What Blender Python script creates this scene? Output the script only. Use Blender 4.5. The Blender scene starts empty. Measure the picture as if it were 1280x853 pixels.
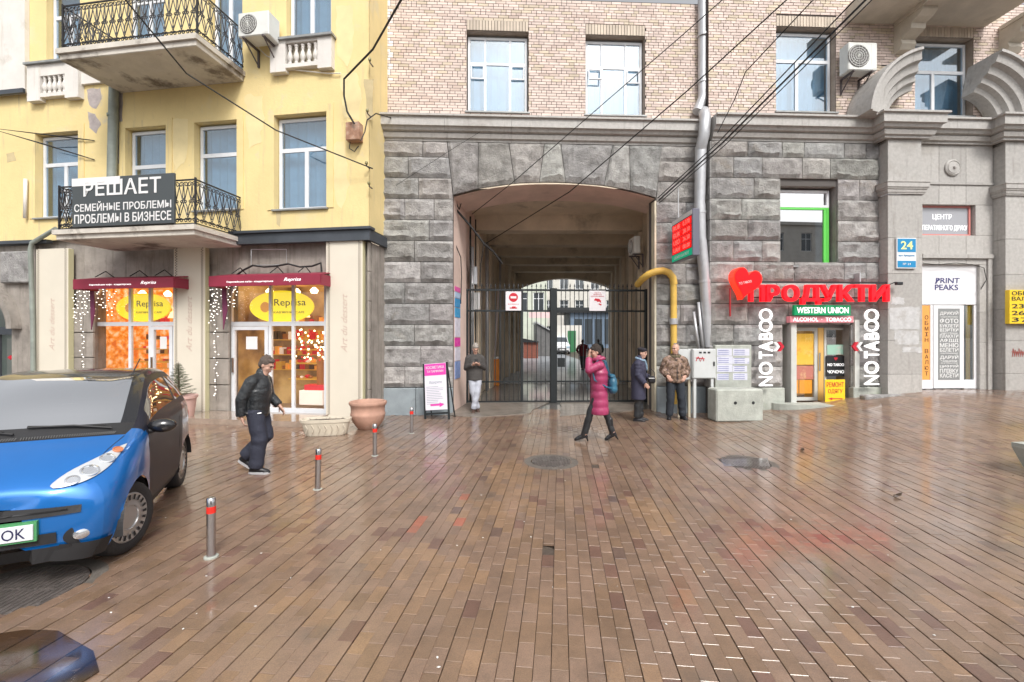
import bpy, bmesh, math, random
from mathutils import Vector, Matrix, noise
R = math.radians
SC = bpy.context.scene
COL = SC.collection
CAM_H = 1.85; FP = 560.0; HY = 421.0
# ---------------- camera, sky, sun, exposure ----------------
cam = bpy.data.cameras.new('camera'); cam.sensor_width = 36; cam.lens = 36*FP/1280
cam.clip_start = .05; cam.clip_end = 3000; cam.shift_y = (426.5-HY)/1280*-1
cam_o = bpy.data.objects.new('camera', cam); COL.objects.link(cam_o)
cam_o.location = (0, 0, CAM_H); cam_o.rotation_euler = (R(90), 0, 0); SC.camera = cam_o
W = bpy.data.worlds.new('World'); SC.world = W; W.use_nodes = True
nt = W.node_tree; bg = nt.nodes['Background']
sky = nt.nodes.new('ShaderNodeTexSky'); sky.sky_type = 'NISHITA'; sky.sun_disc = False
sky.sun_elevation = R(48); sky.sun_rotation = R(160); sky.dust_density = 4; sky.air_density = 1.0
hs = nt.nodes.new('ShaderNodeHueSaturation'); hs.inputs['Saturation'].default_value = .16
nt.links.new(sky.outputs[0], hs.inputs['Color']); nt.links.new(hs.outputs[0], bg.inputs[0])
bg.inputs[1].default_value = .14
sun = bpy.data.lights.new('sun', 'SUN'); sun.energy = 1.3; sun.angle = R(14); sun.color = (1, .95, .88)
so = bpy.data.objects.new('sun', sun); COL.objects.link(so)
# sky sun direction: rotation measured from +Y clockwise
_e, _r = R(48), R(160)
sd = Vector((math.sin(_r)*math.cos(_e), math.cos(_r)*math.cos(_e), math.sin(_e)))
so.rotation_euler = sd.to_track_quat('Z', 'Y').to_euler()
SC.view_settings.view_transform = 'Standard'; SC.view_settings.look = 'None'
SC.view_settings.exposure = .68; SC.view_settings.gamma = 1

# ---------------- helpers ----------------
MATS = {}; ATTRM = set()
rnd = random.Random(7)
def smooth(t): t = max(0, min(1, t)); return t*t*(3-2*t)
def gz(X, Y): return .55*smooth((X-4.5)/6)*smooth((Y-5)/5) - .0
def G(x, y, z=0):                      # photograph pixel -> point on the ground
    Y = FP*(CAM_H-z)/(y-HY); return ((x-640)/FP*Y, Y)
class Frame:                           # a facade plane: u to the right, v into the building, z up
    def __init__(s, ox, oy, deg):
        s.o = Vector((ox, oy, 0)); s.a = R(deg)
        s.r = Vector((math.cos(s.a), math.sin(s.a), 0)); s.n = Vector((-math.sin(s.a), math.cos(s.a), 0))
    def px(s, x, y, v=0):
        d = Vector(((x-640)/FP, 1, (HY-y)/FP)); t = (s.o.dot(s.n)+v)/d.dot(s.n); P = d*t
        return ((P-s.o).dot(s.r), P.z+CAM_H)
    def u(s, x, v=0): return s.px(x, 400, v)[0]
    def w(s, u, v=0, z=0):
        P = s.o+s.r*u+s.n*v; return Vector((P.x, P.y, z))
def link(o, parent=None):
    COL.objects.link(o)
    if parent: o.parent = parent
    return o
def tag(o, label=None, cat=None, group=None, kind=None):
    if label: o['label'] = label
    if cat: o['category'] = cat
    if group: o['group'] = group
    if kind: o['kind'] = kind
    return o
def thing(name, label, cat, loc=(0, 0, 0), rz=0, group=None):
    o = bpy.data.objects.new(name, None); link(o); o.location = loc; o.rotation_euler = (0, 0, rz)
    o.empty_display_size = .1
    return tag(o, label, cat, group)
def fthing(F, name, label, cat, u, v, z, group=None):
    return thing(name, label, cat, F.w(u, v, z), F.a, group)
def copy_tree(o, parent=None, label=None, group=None, loc=None):
    c = o.copy(); link(c, parent)
    if loc is not None: c.location = loc
    if label: c['label'] = label
    if group: c['group'] = group
    for ch in list(o.children): copy_tree(ch, c)
    return c
class MB:
    def __init__(s): s.v = []; s.f = []; s.c = []; s.cc = None
    def face(s, *idx): s.f.append(idx); s.c.append(s.cc)
    def quad(s, *ps):
        n = len(s.v); s.v += [tuple(p) for p in ps]; s.face(*range(n, n+len(ps)))
    def box(s, x0, x1, y0, y1, z0, z1, skip=''):
        n = len(s.v)
        s.v += [(x, y, z) for z in (z0, z1) for y in (y0, y1) for x in (x0, x1)]
        for k, q in (('b', (0, 2, 3, 1)), ('t', (4, 5, 7, 6)), ('f', (0, 1, 5, 4)), ('k', (2, 6, 7, 3)), ('l', (0, 4, 6, 2)), ('r', (1, 3, 7, 5))):
            if k not in skip: s.face(*[n+i for i in q])
        return s
    def bbox(s, x0, x1, y0, y1, z0, z1, b=.01):   # box with chamfered front-facing edges all round
        n = len(s.v)
        def P(ix, iy, iz, mode):
            X = (x0, x1)[ix]; Y = (y0, y1)[iy]; Z = (z0, z1)[iz]; dx = b if ix == 0 else -b; dy = b if iy == 0 else -b; dz = b if iz == 0 else -b
            return {'x': (X, Y+dy, Z+dz), 'y': (X+dx, Y, Z+dz), 'z': (X+dx, Y+dy, Z)}[mode]
        bm = bmesh.new()
        for iz in (0, 1):
            for iy in (0, 1):
                for ix in (0, 1):
                    for m in 'xyz': bm.verts.new(P(ix, iy, iz, m))
        r = bmesh.ops.convex_hull(bm, input=bm.verts)
        bmesh.ops.dissolve_limit(bm, angle_limit=.01, verts=bm.verts, edges=bm.edges)
        s.add_bm(bm); bm.free(); return s
    def add_bm(s, bm, M=None):
        n = len(s.v); bm.verts.index_update()
        for v in bm.verts: s.v.append(tuple(M @ v.co if M else v.co))
        for f in bm.faces: s.face(*[n+v.index for v in f.verts])
    def add(s, o, M=None):
        n = len(s.v); s.v += [tuple(M @ Vector(p)) if M else p for p in o.v]
        for f, c in zip(o.f, o.c): s.f.append(tuple(n+i for i in f)); s.c.append(c)
        return s
    def prism(s, poly, y0, y1):          # poly of (x,z), extruded along y
        n = len(s.v); k = len(poly)
        s.v += [(p[0], y0, p[1]) for p in poly]+[(p[0], y1, p[1]) for p in poly]
        s.face(*range(n, n+k)); s.face(*range(n+2*k-1, n+k-1, -1))
        for i in range(k): j = (i+1) % k; s.face(n+i, n+k+i, n+k+j, n+j)
        return s
    def hprism(s, poly, z0, z1, holes=None):         # poly of (x,y), extruded along z
        n = len(s.v); k = len(poly)
        s.v += [(p[0], p[1], z0) for p in poly]+[(p[0], p[1], z1) for p in poly]
        s.face(*range(n+k-1, n-1, -1)); s.face(*range(n+k, n+2*k))
        for i in range(k): j = (i+1) % k; s.face(n+i, n+j, n+k+j, n+k+i)
        return s
    def rings(s, rs, close=True, cap=True):  # list of rings (lists of points)
        n = len(s.v); k = len(rs[0])
        for r in rs: s.v += [tuple(p) for p in r]
        for a in range(len(rs)-1):
            for i in range(k if close else k-1):
                j = (i+1) % k; s.face(n+a*k+i, n+a*k+j, n+(a+1)*k+j, n+(a+1)*k+i)
        if cap:
            s.face(*[n+i for i in reversed(range(k))]); s.face(*[n+(len(rs)-1)*k+i for i in range(k)])
        return s
    def tube(s, path, r, n=8, cap=True):
        ps = [Vector(p) for p in path]; rr = r if isinstance(r, (list, tuple)) else [r]*len(ps)
        rs = []; up = None
        for i, p in enumerate(ps):
            t = (ps[min(i+1, len(ps)-1)]-ps[max(i-1, 0)]).normalized()
            if up is None:
                up = Vector((0, 0, 1)) if abs(t.z) < .9 else Vector((1, 0, 0))
            a = t.cross(up).normalized(); b = a.cross(t).normalized(); up = b
            rs.append([p+(a*math.cos(2*math.pi*k/n)+b*math.sin(2*math.pi*k/n))*rr[i] for k in range(n)])
        return s.rings(rs, True, cap)
    def lathe(s, prof, n=24, c=(0, 0, 0), cap=True, sx=1, sy=1):
        return s.rings([[(c[0]+r*sx*math.cos(2*math.pi*k/n), c[1]+r*sy*math.sin(2*math.pi*k/n), c[2]+z) for k in range(n)] for r, z in prof], True, cap)
    def ell(s, c, rx, ry, rz, n=12, m=8):
        pr = [(max(.001, math.sin(math.pi*i/m)), -math.cos(math.pi*i/m)) for i in range(m+1)]
        return s.rings([[(c[0]+r*rx*math.cos(2*math.pi*k/n), c[1]+r*ry*math.sin(2*math.pi*k/n), c[2]+z*rz) for k in range(n)] for r, z in pr])
    def mesh(s, name, mat=None, sm=False):
        me = bpy.data.meshes.new(name); me.from_pydata(s.v, [], s.f)
        if mat: me.materials.append(mat)
        if any(c is not None for c in s.c) or (mat and mat.name in ATTRM):
            at = me.color_attributes.new('tone', 'FLOAT_COLOR', 'CORNER'); buf = []
            for p, c in zip(me.polygons, s.c):
                c = c or (1, 1, 1); buf += [c[0], c[1], c[2], 1]*p.loop_total
            at.data.foreach_set('color', buf)
        if sm:
            me.shade_smooth()
            if sm != True:
                me.set_sharp_from_angle(angle=R(sm))
        return me
    def build(s, name, mat=None, parent=None, sm=False, loc=None, rz=0, label=None):
        o = bpy.data.objects.new(name, s.mesh(name, mat, sm)); link(o, parent)
        if loc is not None: o.location = loc
        o.rotation_euler = (0, 0, rz)
        if label: o['label'] = label
        return o
def obj(name, me, parent=None, loc=(0, 0, 0), rot=(0, 0, 0)):
    o = bpy.data.objects.new(name, me); link(o, parent); o.location = loc; o.rotation_euler = rot; return o

# ---------------- materials ----------------

def mat(name, col, rough=.6, metal=0, nz=0, ns=3, bump=0, bs=None, attr=False, coat=0, emit=0, stain=None, world=False, spec=.5, rn=0, streak=None, trans=0):
    if name in MATS: return MATS[name]
    m = bpy.data.materials.new(name); m.use_nodes = True; t = m.node_tree; N = t.nodes; L = t.links
    p = N['Principled BSDF']; MATS[name] = m
    p.inputs['Base Color'].default_value = (*col, 1); p.inputs['Roughness'].default_value = rough
    p.inputs['Metallic'].default_value = metal; p.inputs['Specular IOR Level'].default_value = spec
    p.inputs['Coat Weight'].default_value = coat; p.inputs['Coat Roughness'].default_value = .08
    p.inputs['Transmission Weight'].default_value = trans
    if emit:
        p.inputs['Emission Color'].default_value = (*col, 1); p.inputs['Emission Strength'].default_value = emit
    co = None
    def coord():
        nonlocal co
        if co is None:
            if world: g = N.new('ShaderNodeNewGeometry'); co = g.outputs['Position']
            else: g = N.new('ShaderNodeTexCoord'); co = g.outputs['Object']
        return co
    out = None
    if attr:
        ATTRM.add(name)
        a = N.new('ShaderNodeAttribute'); a.attribute_name = 'tone'
        mx = N.new('ShaderNodeMix'); mx.data_type = 'RGBA'; mx.blend_type = 'MULTIPLY'; mx.inputs[0].default_value = 1
        mx.inputs[6].default_value = (*col, 1); L.new(a.outputs['Color'], mx.inputs[7]); out = mx.outputs[2]
    def noisetex(sc, det=6, r=.6):
        n = N.new('ShaderNodeTexNoise'); n.inputs['Scale'].default_value = sc; n.inputs['Detail'].default_value = det
        n.inputs['Roughness'].default_value = r; L.new(coord(), n.inputs['Vector']); return n
    if nz:
        n = noisetex(ns); mr = N.new('ShaderNodeMapRange'); mr.inputs[1].default_value = .3; mr.inputs[2].default_value = .7
        mr.inputs[3].default_value = 1-nz; mr.inputs[4].default_value = 1+nz; L.new(n.outputs[0], mr.inputs[0])
        mx = N.new('ShaderNodeMix'); mx.data_type = 'RGBA'; mx.blend_type = 'MULTIPLY'; mx.inputs[0].default_value = 1
        if out is not None: L.new(out, mx.inputs[6])
        else: mx.inputs[6].default_value = (*col, 1)
        L.new(mr.outputs[0], mx.inputs[7]); out = mx.outputs[2]
    if stain:   # (colour, scale, threshold, amount) patches of dirt with their own shape
        for sc_, s_, th, am in (stain if isinstance(stain, list) else [stain]):
            n = noisetex(s_, 8, .65); mr = N.new('ShaderNodeMapRange'); mr.inputs[1].default_value = th; mr.inputs[2].default_value = th+.12
            mr.inputs[4].default_value = am; L.new(n.outputs[0], mr.inputs[0])
            mx = N.new('ShaderNodeMix'); mx.data_type = 'RGBA'; L.new(mr.outputs[0], mx.inputs[0])
            if out is not None: L.new(out, mx.inputs[6])
            else: mx.inputs[6].default_value = (*col, 1)
            mx.inputs[7].default_value = (*sc_, 1); out = mx.outputs[2]
    if streak:   # rain streaks: noise drawn out downwards
        sc_, th, am = streak; mp = N.new('ShaderNodeMapping'); mp.inputs['Scale'].default_value = (5, 5, .35); L.new(coord(), mp.inputs['Vector'])
        n = N.new('ShaderNodeTexNoise'); n.inputs['Scale'].default_value = 1.6; n.inputs['Detail'].default_value = 7; n.inputs['Roughness'].default_value = .7; L.new(mp.outputs[0], n.inputs['Vector'])
        mr = N.new('ShaderNodeMapRange'); mr.inputs[1].default_value = th; mr.inputs[2].default_value = th+.16; mr.inputs[4].default_value = am; L.new(n.outputs[0], mr.inputs[0])
        mx = N.new('ShaderNodeMix'); mx.data_type = 'RGBA'; L.new(mr.outputs[0], mx.inputs[0])
        if out is not None: L.new(out, mx.inputs[6])
        else: mx.inputs[6].default_value = (*col, 1)
        mx.inputs[7].default_value = (*sc_, 1); out = mx.outputs[2]
    if out is not None: L.new(out, p.inputs['Base Color'])
    if bump:
        n = noisetex(bs or 12, 8, .7); b = N.new('ShaderNodeBump'); b.inputs['Strength'].default_value = bump
        b.inputs['Distance'].default_value = .045; L.new(n.outputs[0], b.inputs['Height']); L.new(b.outputs[0], p.inputs['Normal'])
    if rn:
        n = noisetex(1.1, 5, .6); mr = N.new('ShaderNodeMapRange'); mr.inputs[1].default_value = .35; mr.inputs[2].default_value = .65
        mr.inputs[3].default_value = max(.02, rough-rn); mr.inputs[4].default_value = rough+rn
        L.new(n.outputs[0], mr.inputs[0]); L.new(mr.outputs[0], p.inputs['Roughness'])
    return m
def glassmat(name, tint=(.8, .9, .95), base=.12, rough=.0, refl=(1, 1, 1)):
    m = bpy.data.materials.new(name); m.use_nodes = True; t = m.node_tree; N = t.nodes; L = t.links
    N.remove(N['Principled BSDF']); o = N['Material Output']
    tr = N.new('ShaderNodeBsdfTransparent'); tr.inputs[0].default_value = (*tint, 1)
    gl = N.new('ShaderNodeBsdfGlossy'); gl.inputs['Roughness'].default_value = rough; gl.inputs['Color'].default_value = (*refl, 1)
    lw = N.new('ShaderNodeLayerWeight'); lw.inputs[0].default_value = .5; fr = N.new('ShaderNodeMath'); fr.operation = 'POWER'; L.new(lw.outputs['Facing'], fr.inputs[0]); fr.inputs[1].default_value = 4
    ad = N.new('ShaderNodeMath'); ad.operation = 'ADD'; ad.use_clamp = True; L.new(fr.outputs[0], ad.inputs[0]); ad.inputs[1].default_value = base
    mx = N.new('ShaderNodeMixShader'); L.new(ad.outputs[0], mx.inputs[0]); L.new(tr.outputs[0], mx.inputs[1]); L.new(gl.outputs[0], mx.inputs[2])
    L.new(mx.outputs[0], o.inputs[0]); return m

GRAN = (.215, .205, .2)
M = {}
M['granite'] = mat('rough_granite', (.345, .335, .328), .75, nz=.36, ns=5, bump=1.0, bs=22, attr=True, streak=((.1, .095, .09), .6, .5), stain=[((.08, .075, .07), 2.6, .57, .65), ((.42, .36, .29), 1.3, .6, .4), ((.5, .49, .47), 4, .62, .5)])
M['smooth'] = mat('dressed_granite', (.42, .405, .385), .6, nz=.12, ns=14, bump=.12, bs=60, attr=True, streak=((.16, .14, .12), .56, .55), stain=[((.28, .25, .22), 1.1, .57, .5), ((.14, .12, .1), 3.5, .66, .5)])
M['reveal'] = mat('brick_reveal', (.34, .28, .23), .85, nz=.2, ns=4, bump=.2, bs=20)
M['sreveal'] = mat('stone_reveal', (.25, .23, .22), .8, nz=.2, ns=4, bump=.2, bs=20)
M['joint'] = mat('dark_joint', (.11, .1, .095), .95)
M['brick'] = mat('pale_brick', (.65, .565, .505), .7, nz=.12, ns=2.5, bump=.1, bs=90, attr=True, streak=((.4, .33, .28), .6, .35))
M['mortar'] = mat('dark_mortar', (.07, .055, .05), .95)
M['whiteframe'] = mat('white_window_plastic', (.72, .74, .77), .4, nz=.05, ns=6)
M['pane'] = glassmat('window_glass', (.72, .84, .92), .16)
M['paneclear'] = glassmat('shop_glass', (.95, .95, .95), .04)
M['curtain'] = mat('pale_curtain', (.40, .48, .53), .9, nz=.1, ns=3)
M['room'] = mat('dim_room', (.2, .21, .22), .9)
M['plaster'] = mat('pink_plaster', (.72, .56, .49), .85, nz=.12, ns=1.6, bump=.15, bs=8, stain=[((.25, .19, .15), .9, .58, .5)])
M['plaster2'] = mat('tan_plaster', (.68, .58, .45), .85, nz=.14, ns=1.4, bump=.15, bs=8, stain=[((.16, .13, .1), .8, .56, .5)])
M['steel'] = mat('brushed_steel', (.5, .5, .5), .25, 1, nz=.1, ns=20)
M['galv'] = mat('galvanised_sheet', (.52, .53, .55), .45, .55, nz=.12, ns=4)
M['black'] = mat('black_paint', (.02, .022, .025), .45)
M['cable'] = mat('black_cable', (.015, .015, .015), .6)
M['gate'] = mat('dark_green_gate_paint', (.010, .014, .016), .5, nz=.2, ns=8)
M['white'] = mat('white_paint', (.75, .75, .75), .5)
M['plinth'] = mat('blue_grey_plinth', (.27, .31, .335), .7, nz=.12, ns=3, bump=.2, bs=6, stain=[((.12, .12, .11), 1.6, .58, .6)])
M['concrete'] = mat('weathered_concrete', (.4, .42, .38), .85, nz=.2, ns=4, bump=.35, bs=14, stain=[((.1, .1, .09), 2.5, .6, .5), ((.25, .3, .22), 1.4, .58, .5)])

# ---------------- lettering ----------------
_tc = {}
def text_mb(s, w, h, d=.004, bold=.0, font_sp=1.0, shear=0):
    """lettering fitted to a w x h rectangle, standing in the xz plane, facing -y"""
    c = bpy.data.curves.new('t', 'FONT'); c.body = s; c.offset = bold; c.resolution_u = 3; c.space_character = font_sp; c.shear = shear
    c.extrude = .02; o = bpy.data.objects.new('t', c); COL.objects.link(o)
    me = bpy.data.meshes.new_from_object(o.evaluated_get(bpy.context.evaluated_depsgraph_get()))
    vs = [v.co.copy() for v in me.vertices]; fs = [tuple(p.vertices) for p in me.polygons]
    bpy.data.objects.remove(o); bpy.data.curves.remove(c); bpy.data.meshes.remove(me)
    x0 = min(v.x for v in vs); x1 = max(v.x for v in vs); y0 = min(v.y for v in vs); y1 = max(v.y for v in vs)
    kx = w/(x1-x0) if w else None; ky = h/(y1-y0) if h else None
    kx = kx or ky; ky = ky or kx
    b = MB(); cx = (x0+x1)/2; cy = (y0+y1)/2
    b.v = [((v.x-cx)*kx, -d if v.z > 0 else 0.0, (v.y-cy)*ky) for v in vs]
    for f in fs: b.face(*f)
    return b
def put(b, dx=0, dy=0, dz=0, rot=0):     # move lettering, rot about y (in the facade plane)
    M_ = Matrix.Translation((dx, dy, dz)) @ Matrix.Rotation(-rot, 4, 'Y')
    r = MB(); return r.add(b, M_)
def text_on(s, w, h, x, y, z, mat_, parent, d=.004, bold=0, name='lettering', rot=0, shear=0, label=None):
    return put(text_mb(s, w, h, d, bold, shear=shear), x, y, z, rot).build(name, mat_, parent, label=label)

# ---------------- walls ----------------
def wall_holes(b, u0, u1, z0, z1, v, holes, depth=.3, rb_=None):
    """front sheet with rectangular openings and their reveals; holes (u0,u1,z0,z1[,depth])"""
    us = sorted({u0, u1, *[x for h in holes for x in h[:2] if u0 < x < u1]}); zs = sorted({z0, z1, *[x for h in holes for x in h[2:4] if z0 < x < z1]})
    for a, c in zip(us, us[1:]):
        for e, f in zip(zs, zs[1:]):
            mu, mz = (a+c)/2, (e+f)/2
            if any(h[0] < mu < h[1] and h[2] < mz < h[3] for h in holes): continue
            b.quad((a, v, e), (c, v, e), (c, v, f), (a, v, f))
    for h in holes:
        d = h[4] if len(h) > 4 else depth
        a, c, e, f = max(h[0], u0), min(h[1], u1), max(h[2], z0), min(h[3], z1)
        r_ = rb_ or b
        r_.quad((a, v, e), (a, v+d, e), (a, v+d, f), (a, v, f)); r_.quad((c, v, e), (c, v, f), (c, v+d, f), (c, v+d, e))
        r_.quad((a, v, f), (a, v+d, f), (c, v+d, f), (c, v, f)); r_.quad((a, v, e), (c, v, e), (c, v+d, e), (a, v+d, e))
    return b
def frame_grid(u0, u1, z0, z1, v, fw, us, zs, dv=.06, bars=None):
    """bars of a window frame: outer frame + full-height/part bars. us: list of (u, za, zb, w); zs: list of (z, ua, ub, w)"""
    b = MB()
    b.box(u0, u0+fw, v, v+dv, z0, z1); b.box(u1-fw, u1, v, v+dv, z0, z1)
    b.box(u0+fw, u1-fw, v, v+dv, z0, z0+fw); b.box(u0+fw, u1-fw, v, v+dv, z1-fw, z1)
    for u, a, c, w in us: b.box(u-w/2, u+w/2, v+.003, v+dv-.003, a, c)
    for z, a, c, w in zs: b.box(a, c, v+.006, v+dv-.006, z-w/2, z+w/2)
    return b
def window(parent, h, v, cols, transom, fw=.07, low_cols=None, sill=None, mat_f=None, curtain=True, lab=None, bw=.05, back=None, pane=None, d=.06):
    """h=(u0,u1,z0,z1) clear opening, cols = fractions of upright bars, transom = fraction of height (from the bottom) or None"""
    u0, u1, z0, z1 = h; w = u1-u0; H = z1-z0; mf = mat_f or M['whiteframe']
    e = bpy.data.objects.new('window', None); link(e, parent); e.empty_display_size = .1
    if lab: e['label'] = lab
    zt = z0+H*transom if transom else z1
    lc = low_cols if low_cols is not None else cols
    us = [(u0+w*c, z0+fw, zt-bw/2, bw*1.3) for c in lc]+([(u0+w*c, zt+bw/2, z1-fw, bw) for c in cols] if transom else [])
    zs = [(zt, u0+fw, u1-fw, bw*1.3)] if transom else []
    frame_grid(u0, u1, z0, z1, v, fw, us, zs, d).build('frame', mf, e)
    def panes(cs, a, c):
        xs = [u0+fw]+[u0+w*k for k in cs]+[u1-fw]
        for p, q in zip(xs, xs[1:]):
            if q-p > .06: MB().box(p+.005, q-.005, v+.028, v+.034, a+.005, c-.005).build('pane', pane or M['pane'], e)
    panes(lc, z0+fw, zt-(bw*.65 if transom else fw))
    if transom: panes(cols, zt+bw*.65, z1-fw)
    if back is None and curtain:
        b = MB(); n = max(8, int(w*14)); q = []
        for i in range(n+1):
            q.append((u0+w*i/n, v+.22+.02*math.sin(i*2.1)+.01*math.sin(i*5.3)))
        for (a, p), (c, r) in zip(q, q[1:]): b.quad((a, p, z0), (c, r, z0), (c, r, z1), (a, p, z1))
        b.build('curtain', M['curtain'], e, sm=True)
    if sill:
        MB().box(u0-.06, u1+.06, sill, v+.02, z0-.04, z0-.005).build('sill', M['sillm'], e)
    return e
M['sillm'] = mat('zinc_sill', (.3, .31, .31), .5, .3, nz=.2, ns=5)
# =====================================================================
#  GROUND
# =====================================================================
VPX = 700.0
pa = math.atan((VPX-640)/FP); PD = Vector((math.sin(pa), math.cos(pa))); PR = Vector((PD.y, -PD.x))
ground = MB(); NX, NY = 60, 60
xs = sorted({-600, -200, -80, -40, -25, *[-16+i*.5 for i in range(77)], 30, 45, 80, 200, 600})
ys = sorted({-600, -200, -60, -20, -5, *[i*.5 for i in range(0, 40)], 25, 30, 45, 60, 90, 200, 800})
base = len(ground.v)
for y in ys:
    for x in xs: ground.v.append((x, y, gz(x, y)-.032))
for j in range(len(ys)-1):
    for i in range(len(xs)-1):
        a = j*len(xs)+i; ground.face(a, a+1, a+1+len(xs), a+len(xs))
M['bed'] = mat('dark_wet_bedding', (.085, .066, .052), .5, nz=.3, ns=5, world=True)
pave = ground.build('pavement', M['bed']); tag(pave, kind='structure')

def paver_mat():
    m = bpy.data.materials.new('wet_clay_paver'); m.use_nodes = True; t = m.node_tree; N = t.nodes; L = t.links; p = N['Principled BSDF']
    a = N.new('ShaderNodeAttribute'); a.attribute_name = 'tone'; g = N.new('ShaderNodeNewGeometry')
    def nz(sc, det, r=.6, vec=None):
        n = N.new('ShaderNodeTexNoise'); n.inputs['Scale'].default_value = sc; n.inputs['Detail'].default_value = det; n.inputs['Roughness'].default_value = r
        L.new(vec or g.outputs['Position'], n.inputs['Vector']); return n
    def mr(src, a0, a1, b0, b1):
        k = N.new('ShaderNodeMapRange'); k.inputs[1].default_value = a0; k.inputs[2].default_value = a1; k.inputs[3].default_value = b0; k.inputs[4].default_value = b1
        L.new(src, k.inputs[0]); return k.outputs[0]
    def mul(c, f):
        x = N.new('ShaderNodeMix'); x.data_type = 'RGBA'; x.blend_type = 'MULTIPLY'; x.inputs[0].default_value = 1; L.new(c, x.inputs[6]); L.new(f, x.inputs[7]); return x.outputs[2]
    grit = mr(nz(140, 5).outputs[0], .3, .7, .78, 1.2); blot = mr(nz(2.6, 8, .75).outputs[0], .3, .7, .68, 1.22)
    c = mul(mul(a.outputs['Color'], grit), blot)
    mud = mr(nz(1.3, 9, .72).outputs[0], .55, .66, 0, .65)
    x = N.new('ShaderNodeMix'); x.data_type = 'RGBA'; L.new(mud, x.inputs[0]); L.new(c, x.inputs[6]); x.inputs[7].default_value = (.095, .072, .056, 1)
    L.new(x.outputs[2], p.inputs['Base Color'])
    wet = nz(.55, 6, .6)
    L.new(mr(wet.outputs[0], .38, .62, .34, .6), p.inputs['Roughness'])
    L.new(mr(wet.outputs[0], .4, .68, 1.0, .5), p.inputs['Coat Weight'])
    L.new(mr(nz(.9, 5).outputs[0], .35, .65, .06, .24), p.inputs['Coat Roughness'])
    p.inputs['Coat IOR'].default_value = 1.5
    b = N.new('ShaderNodeBump'); b.inputs['Strength'].default_value = .5; b.inputs['Distance'].default_value = .006; L.new(nz(60, 6, .7).outputs[0], b.inputs['Height'])
    L.new(b.outputs[0], p.inputs['Normal'])
    b2 = N.new('ShaderNodeBump'); b2.inputs['Strength'].default_value = .18; b2.inputs['Distance'].default_value = .01; L.new(nz(9, 4).outputs[0], b2.inputs['Height'])
    L.new(b2.outputs[0], p.inputs['Coat Normal'])
    return m
M['paver'] = paver_mat()
# manhole covers and small holes in the paving
MAN = [(G(689, 577), .30), (G(931, 578.5), .34), (G(28, 738), .37)]
HOLES = [G(677, 689), G(744, 582)]
ORANGE = [G(568, 655), G(585, 622), G(505, 615), G(523, 655)]
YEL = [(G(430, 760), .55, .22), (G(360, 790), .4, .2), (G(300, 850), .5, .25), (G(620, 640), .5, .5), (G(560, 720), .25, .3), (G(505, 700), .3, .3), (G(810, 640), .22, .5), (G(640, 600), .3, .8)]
def in_build(X, Y):
    if Y > 10.85+.0437*X-.25 and (X < -1.4 or X > 3.6): return True
    if Y > 12.4: return True
    if X < -3.1 and Y > 9.9-.15*(X+3.17): return True
    return False
def tone(X, Y, r):
    k = .86+.25*r.random(); c = [.235*k, .154*k, .107*k]
    z = r.random()
    if z < .12: c = [.235*k, .15*k, .095*k]
    elif z < .2: c = [.19*k, .108*k, .08*k]
    elif z < .22: c = [.17*k, .11*k, .085*k]
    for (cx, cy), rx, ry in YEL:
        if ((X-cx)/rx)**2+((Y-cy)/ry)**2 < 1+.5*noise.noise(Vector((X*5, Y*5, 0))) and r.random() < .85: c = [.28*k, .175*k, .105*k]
    for cx, cy in ORANGE:
        if abs((X-cx)*PR.x+(Y-cy)*PR.y) < .05 and abs((X-cx)*PD.x+(Y-cy)*PD.y) < .14: c = [.36, .12, .07]
    return c
near = []; far = MB(); midb = MB(); tones = []
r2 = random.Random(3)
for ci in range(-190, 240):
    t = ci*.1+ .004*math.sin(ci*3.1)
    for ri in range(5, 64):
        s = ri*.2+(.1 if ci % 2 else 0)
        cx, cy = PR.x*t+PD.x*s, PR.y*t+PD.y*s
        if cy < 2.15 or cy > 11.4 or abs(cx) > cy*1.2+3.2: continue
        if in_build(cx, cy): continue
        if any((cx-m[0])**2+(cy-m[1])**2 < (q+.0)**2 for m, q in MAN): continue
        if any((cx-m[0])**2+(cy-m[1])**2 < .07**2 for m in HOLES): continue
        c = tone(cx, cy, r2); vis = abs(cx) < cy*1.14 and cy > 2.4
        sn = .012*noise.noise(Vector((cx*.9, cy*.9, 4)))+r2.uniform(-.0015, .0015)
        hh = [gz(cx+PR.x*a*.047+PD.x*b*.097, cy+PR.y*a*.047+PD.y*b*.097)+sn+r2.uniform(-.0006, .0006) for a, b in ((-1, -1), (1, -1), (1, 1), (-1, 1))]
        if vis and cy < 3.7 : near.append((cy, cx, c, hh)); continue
        tb = midb if cy < 6.5 else far
        tb.cc = c; n = len(tb.v); W_, L_, bv = .0483, .0986, .0022
        def pt(a, b, z): return (cx+PR.x*a+PD.x*b, cy+PR.y*a+PD.y*b, z)
        if tb is midb:
            for (a, b), z in zip(((-1, -1), (1, -1), (1, 1), (-1, 1)), hh):
                tb.v += [pt(a*W_, b*L_, z-.022), pt(a*W_, b*L_, z-bv), pt(a*(W_-bv), b*(L_-bv), z)]
            for i in range(4):
                j = (i+1) % 4; tb.face(n+3*i, n+3*j, n+3*j+1, n+3*i+1); tb.face(n+3*i+1, n+3*j+1, n+3*j+2, n+3*i+2)
            tb.face(n+2, n+5, n+8, n+11)
        else:
            for (a, b), z in zip(((-1, -1), (1, -1), (1, 1), (-1, 1)), hh):
                tb.v += [pt(a*W_, b*L_, z-.022), pt(a*W_, b*L_, z)]
            for i in range(4):
                j = (i+1) % 4; tb.face(n+2*i, n+2*j, n+2*j+1, n+2*i+1)
            tb.face(n+1, n+3, n+5, n+7)
near.sort(key=lambda q: q[0])
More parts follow.
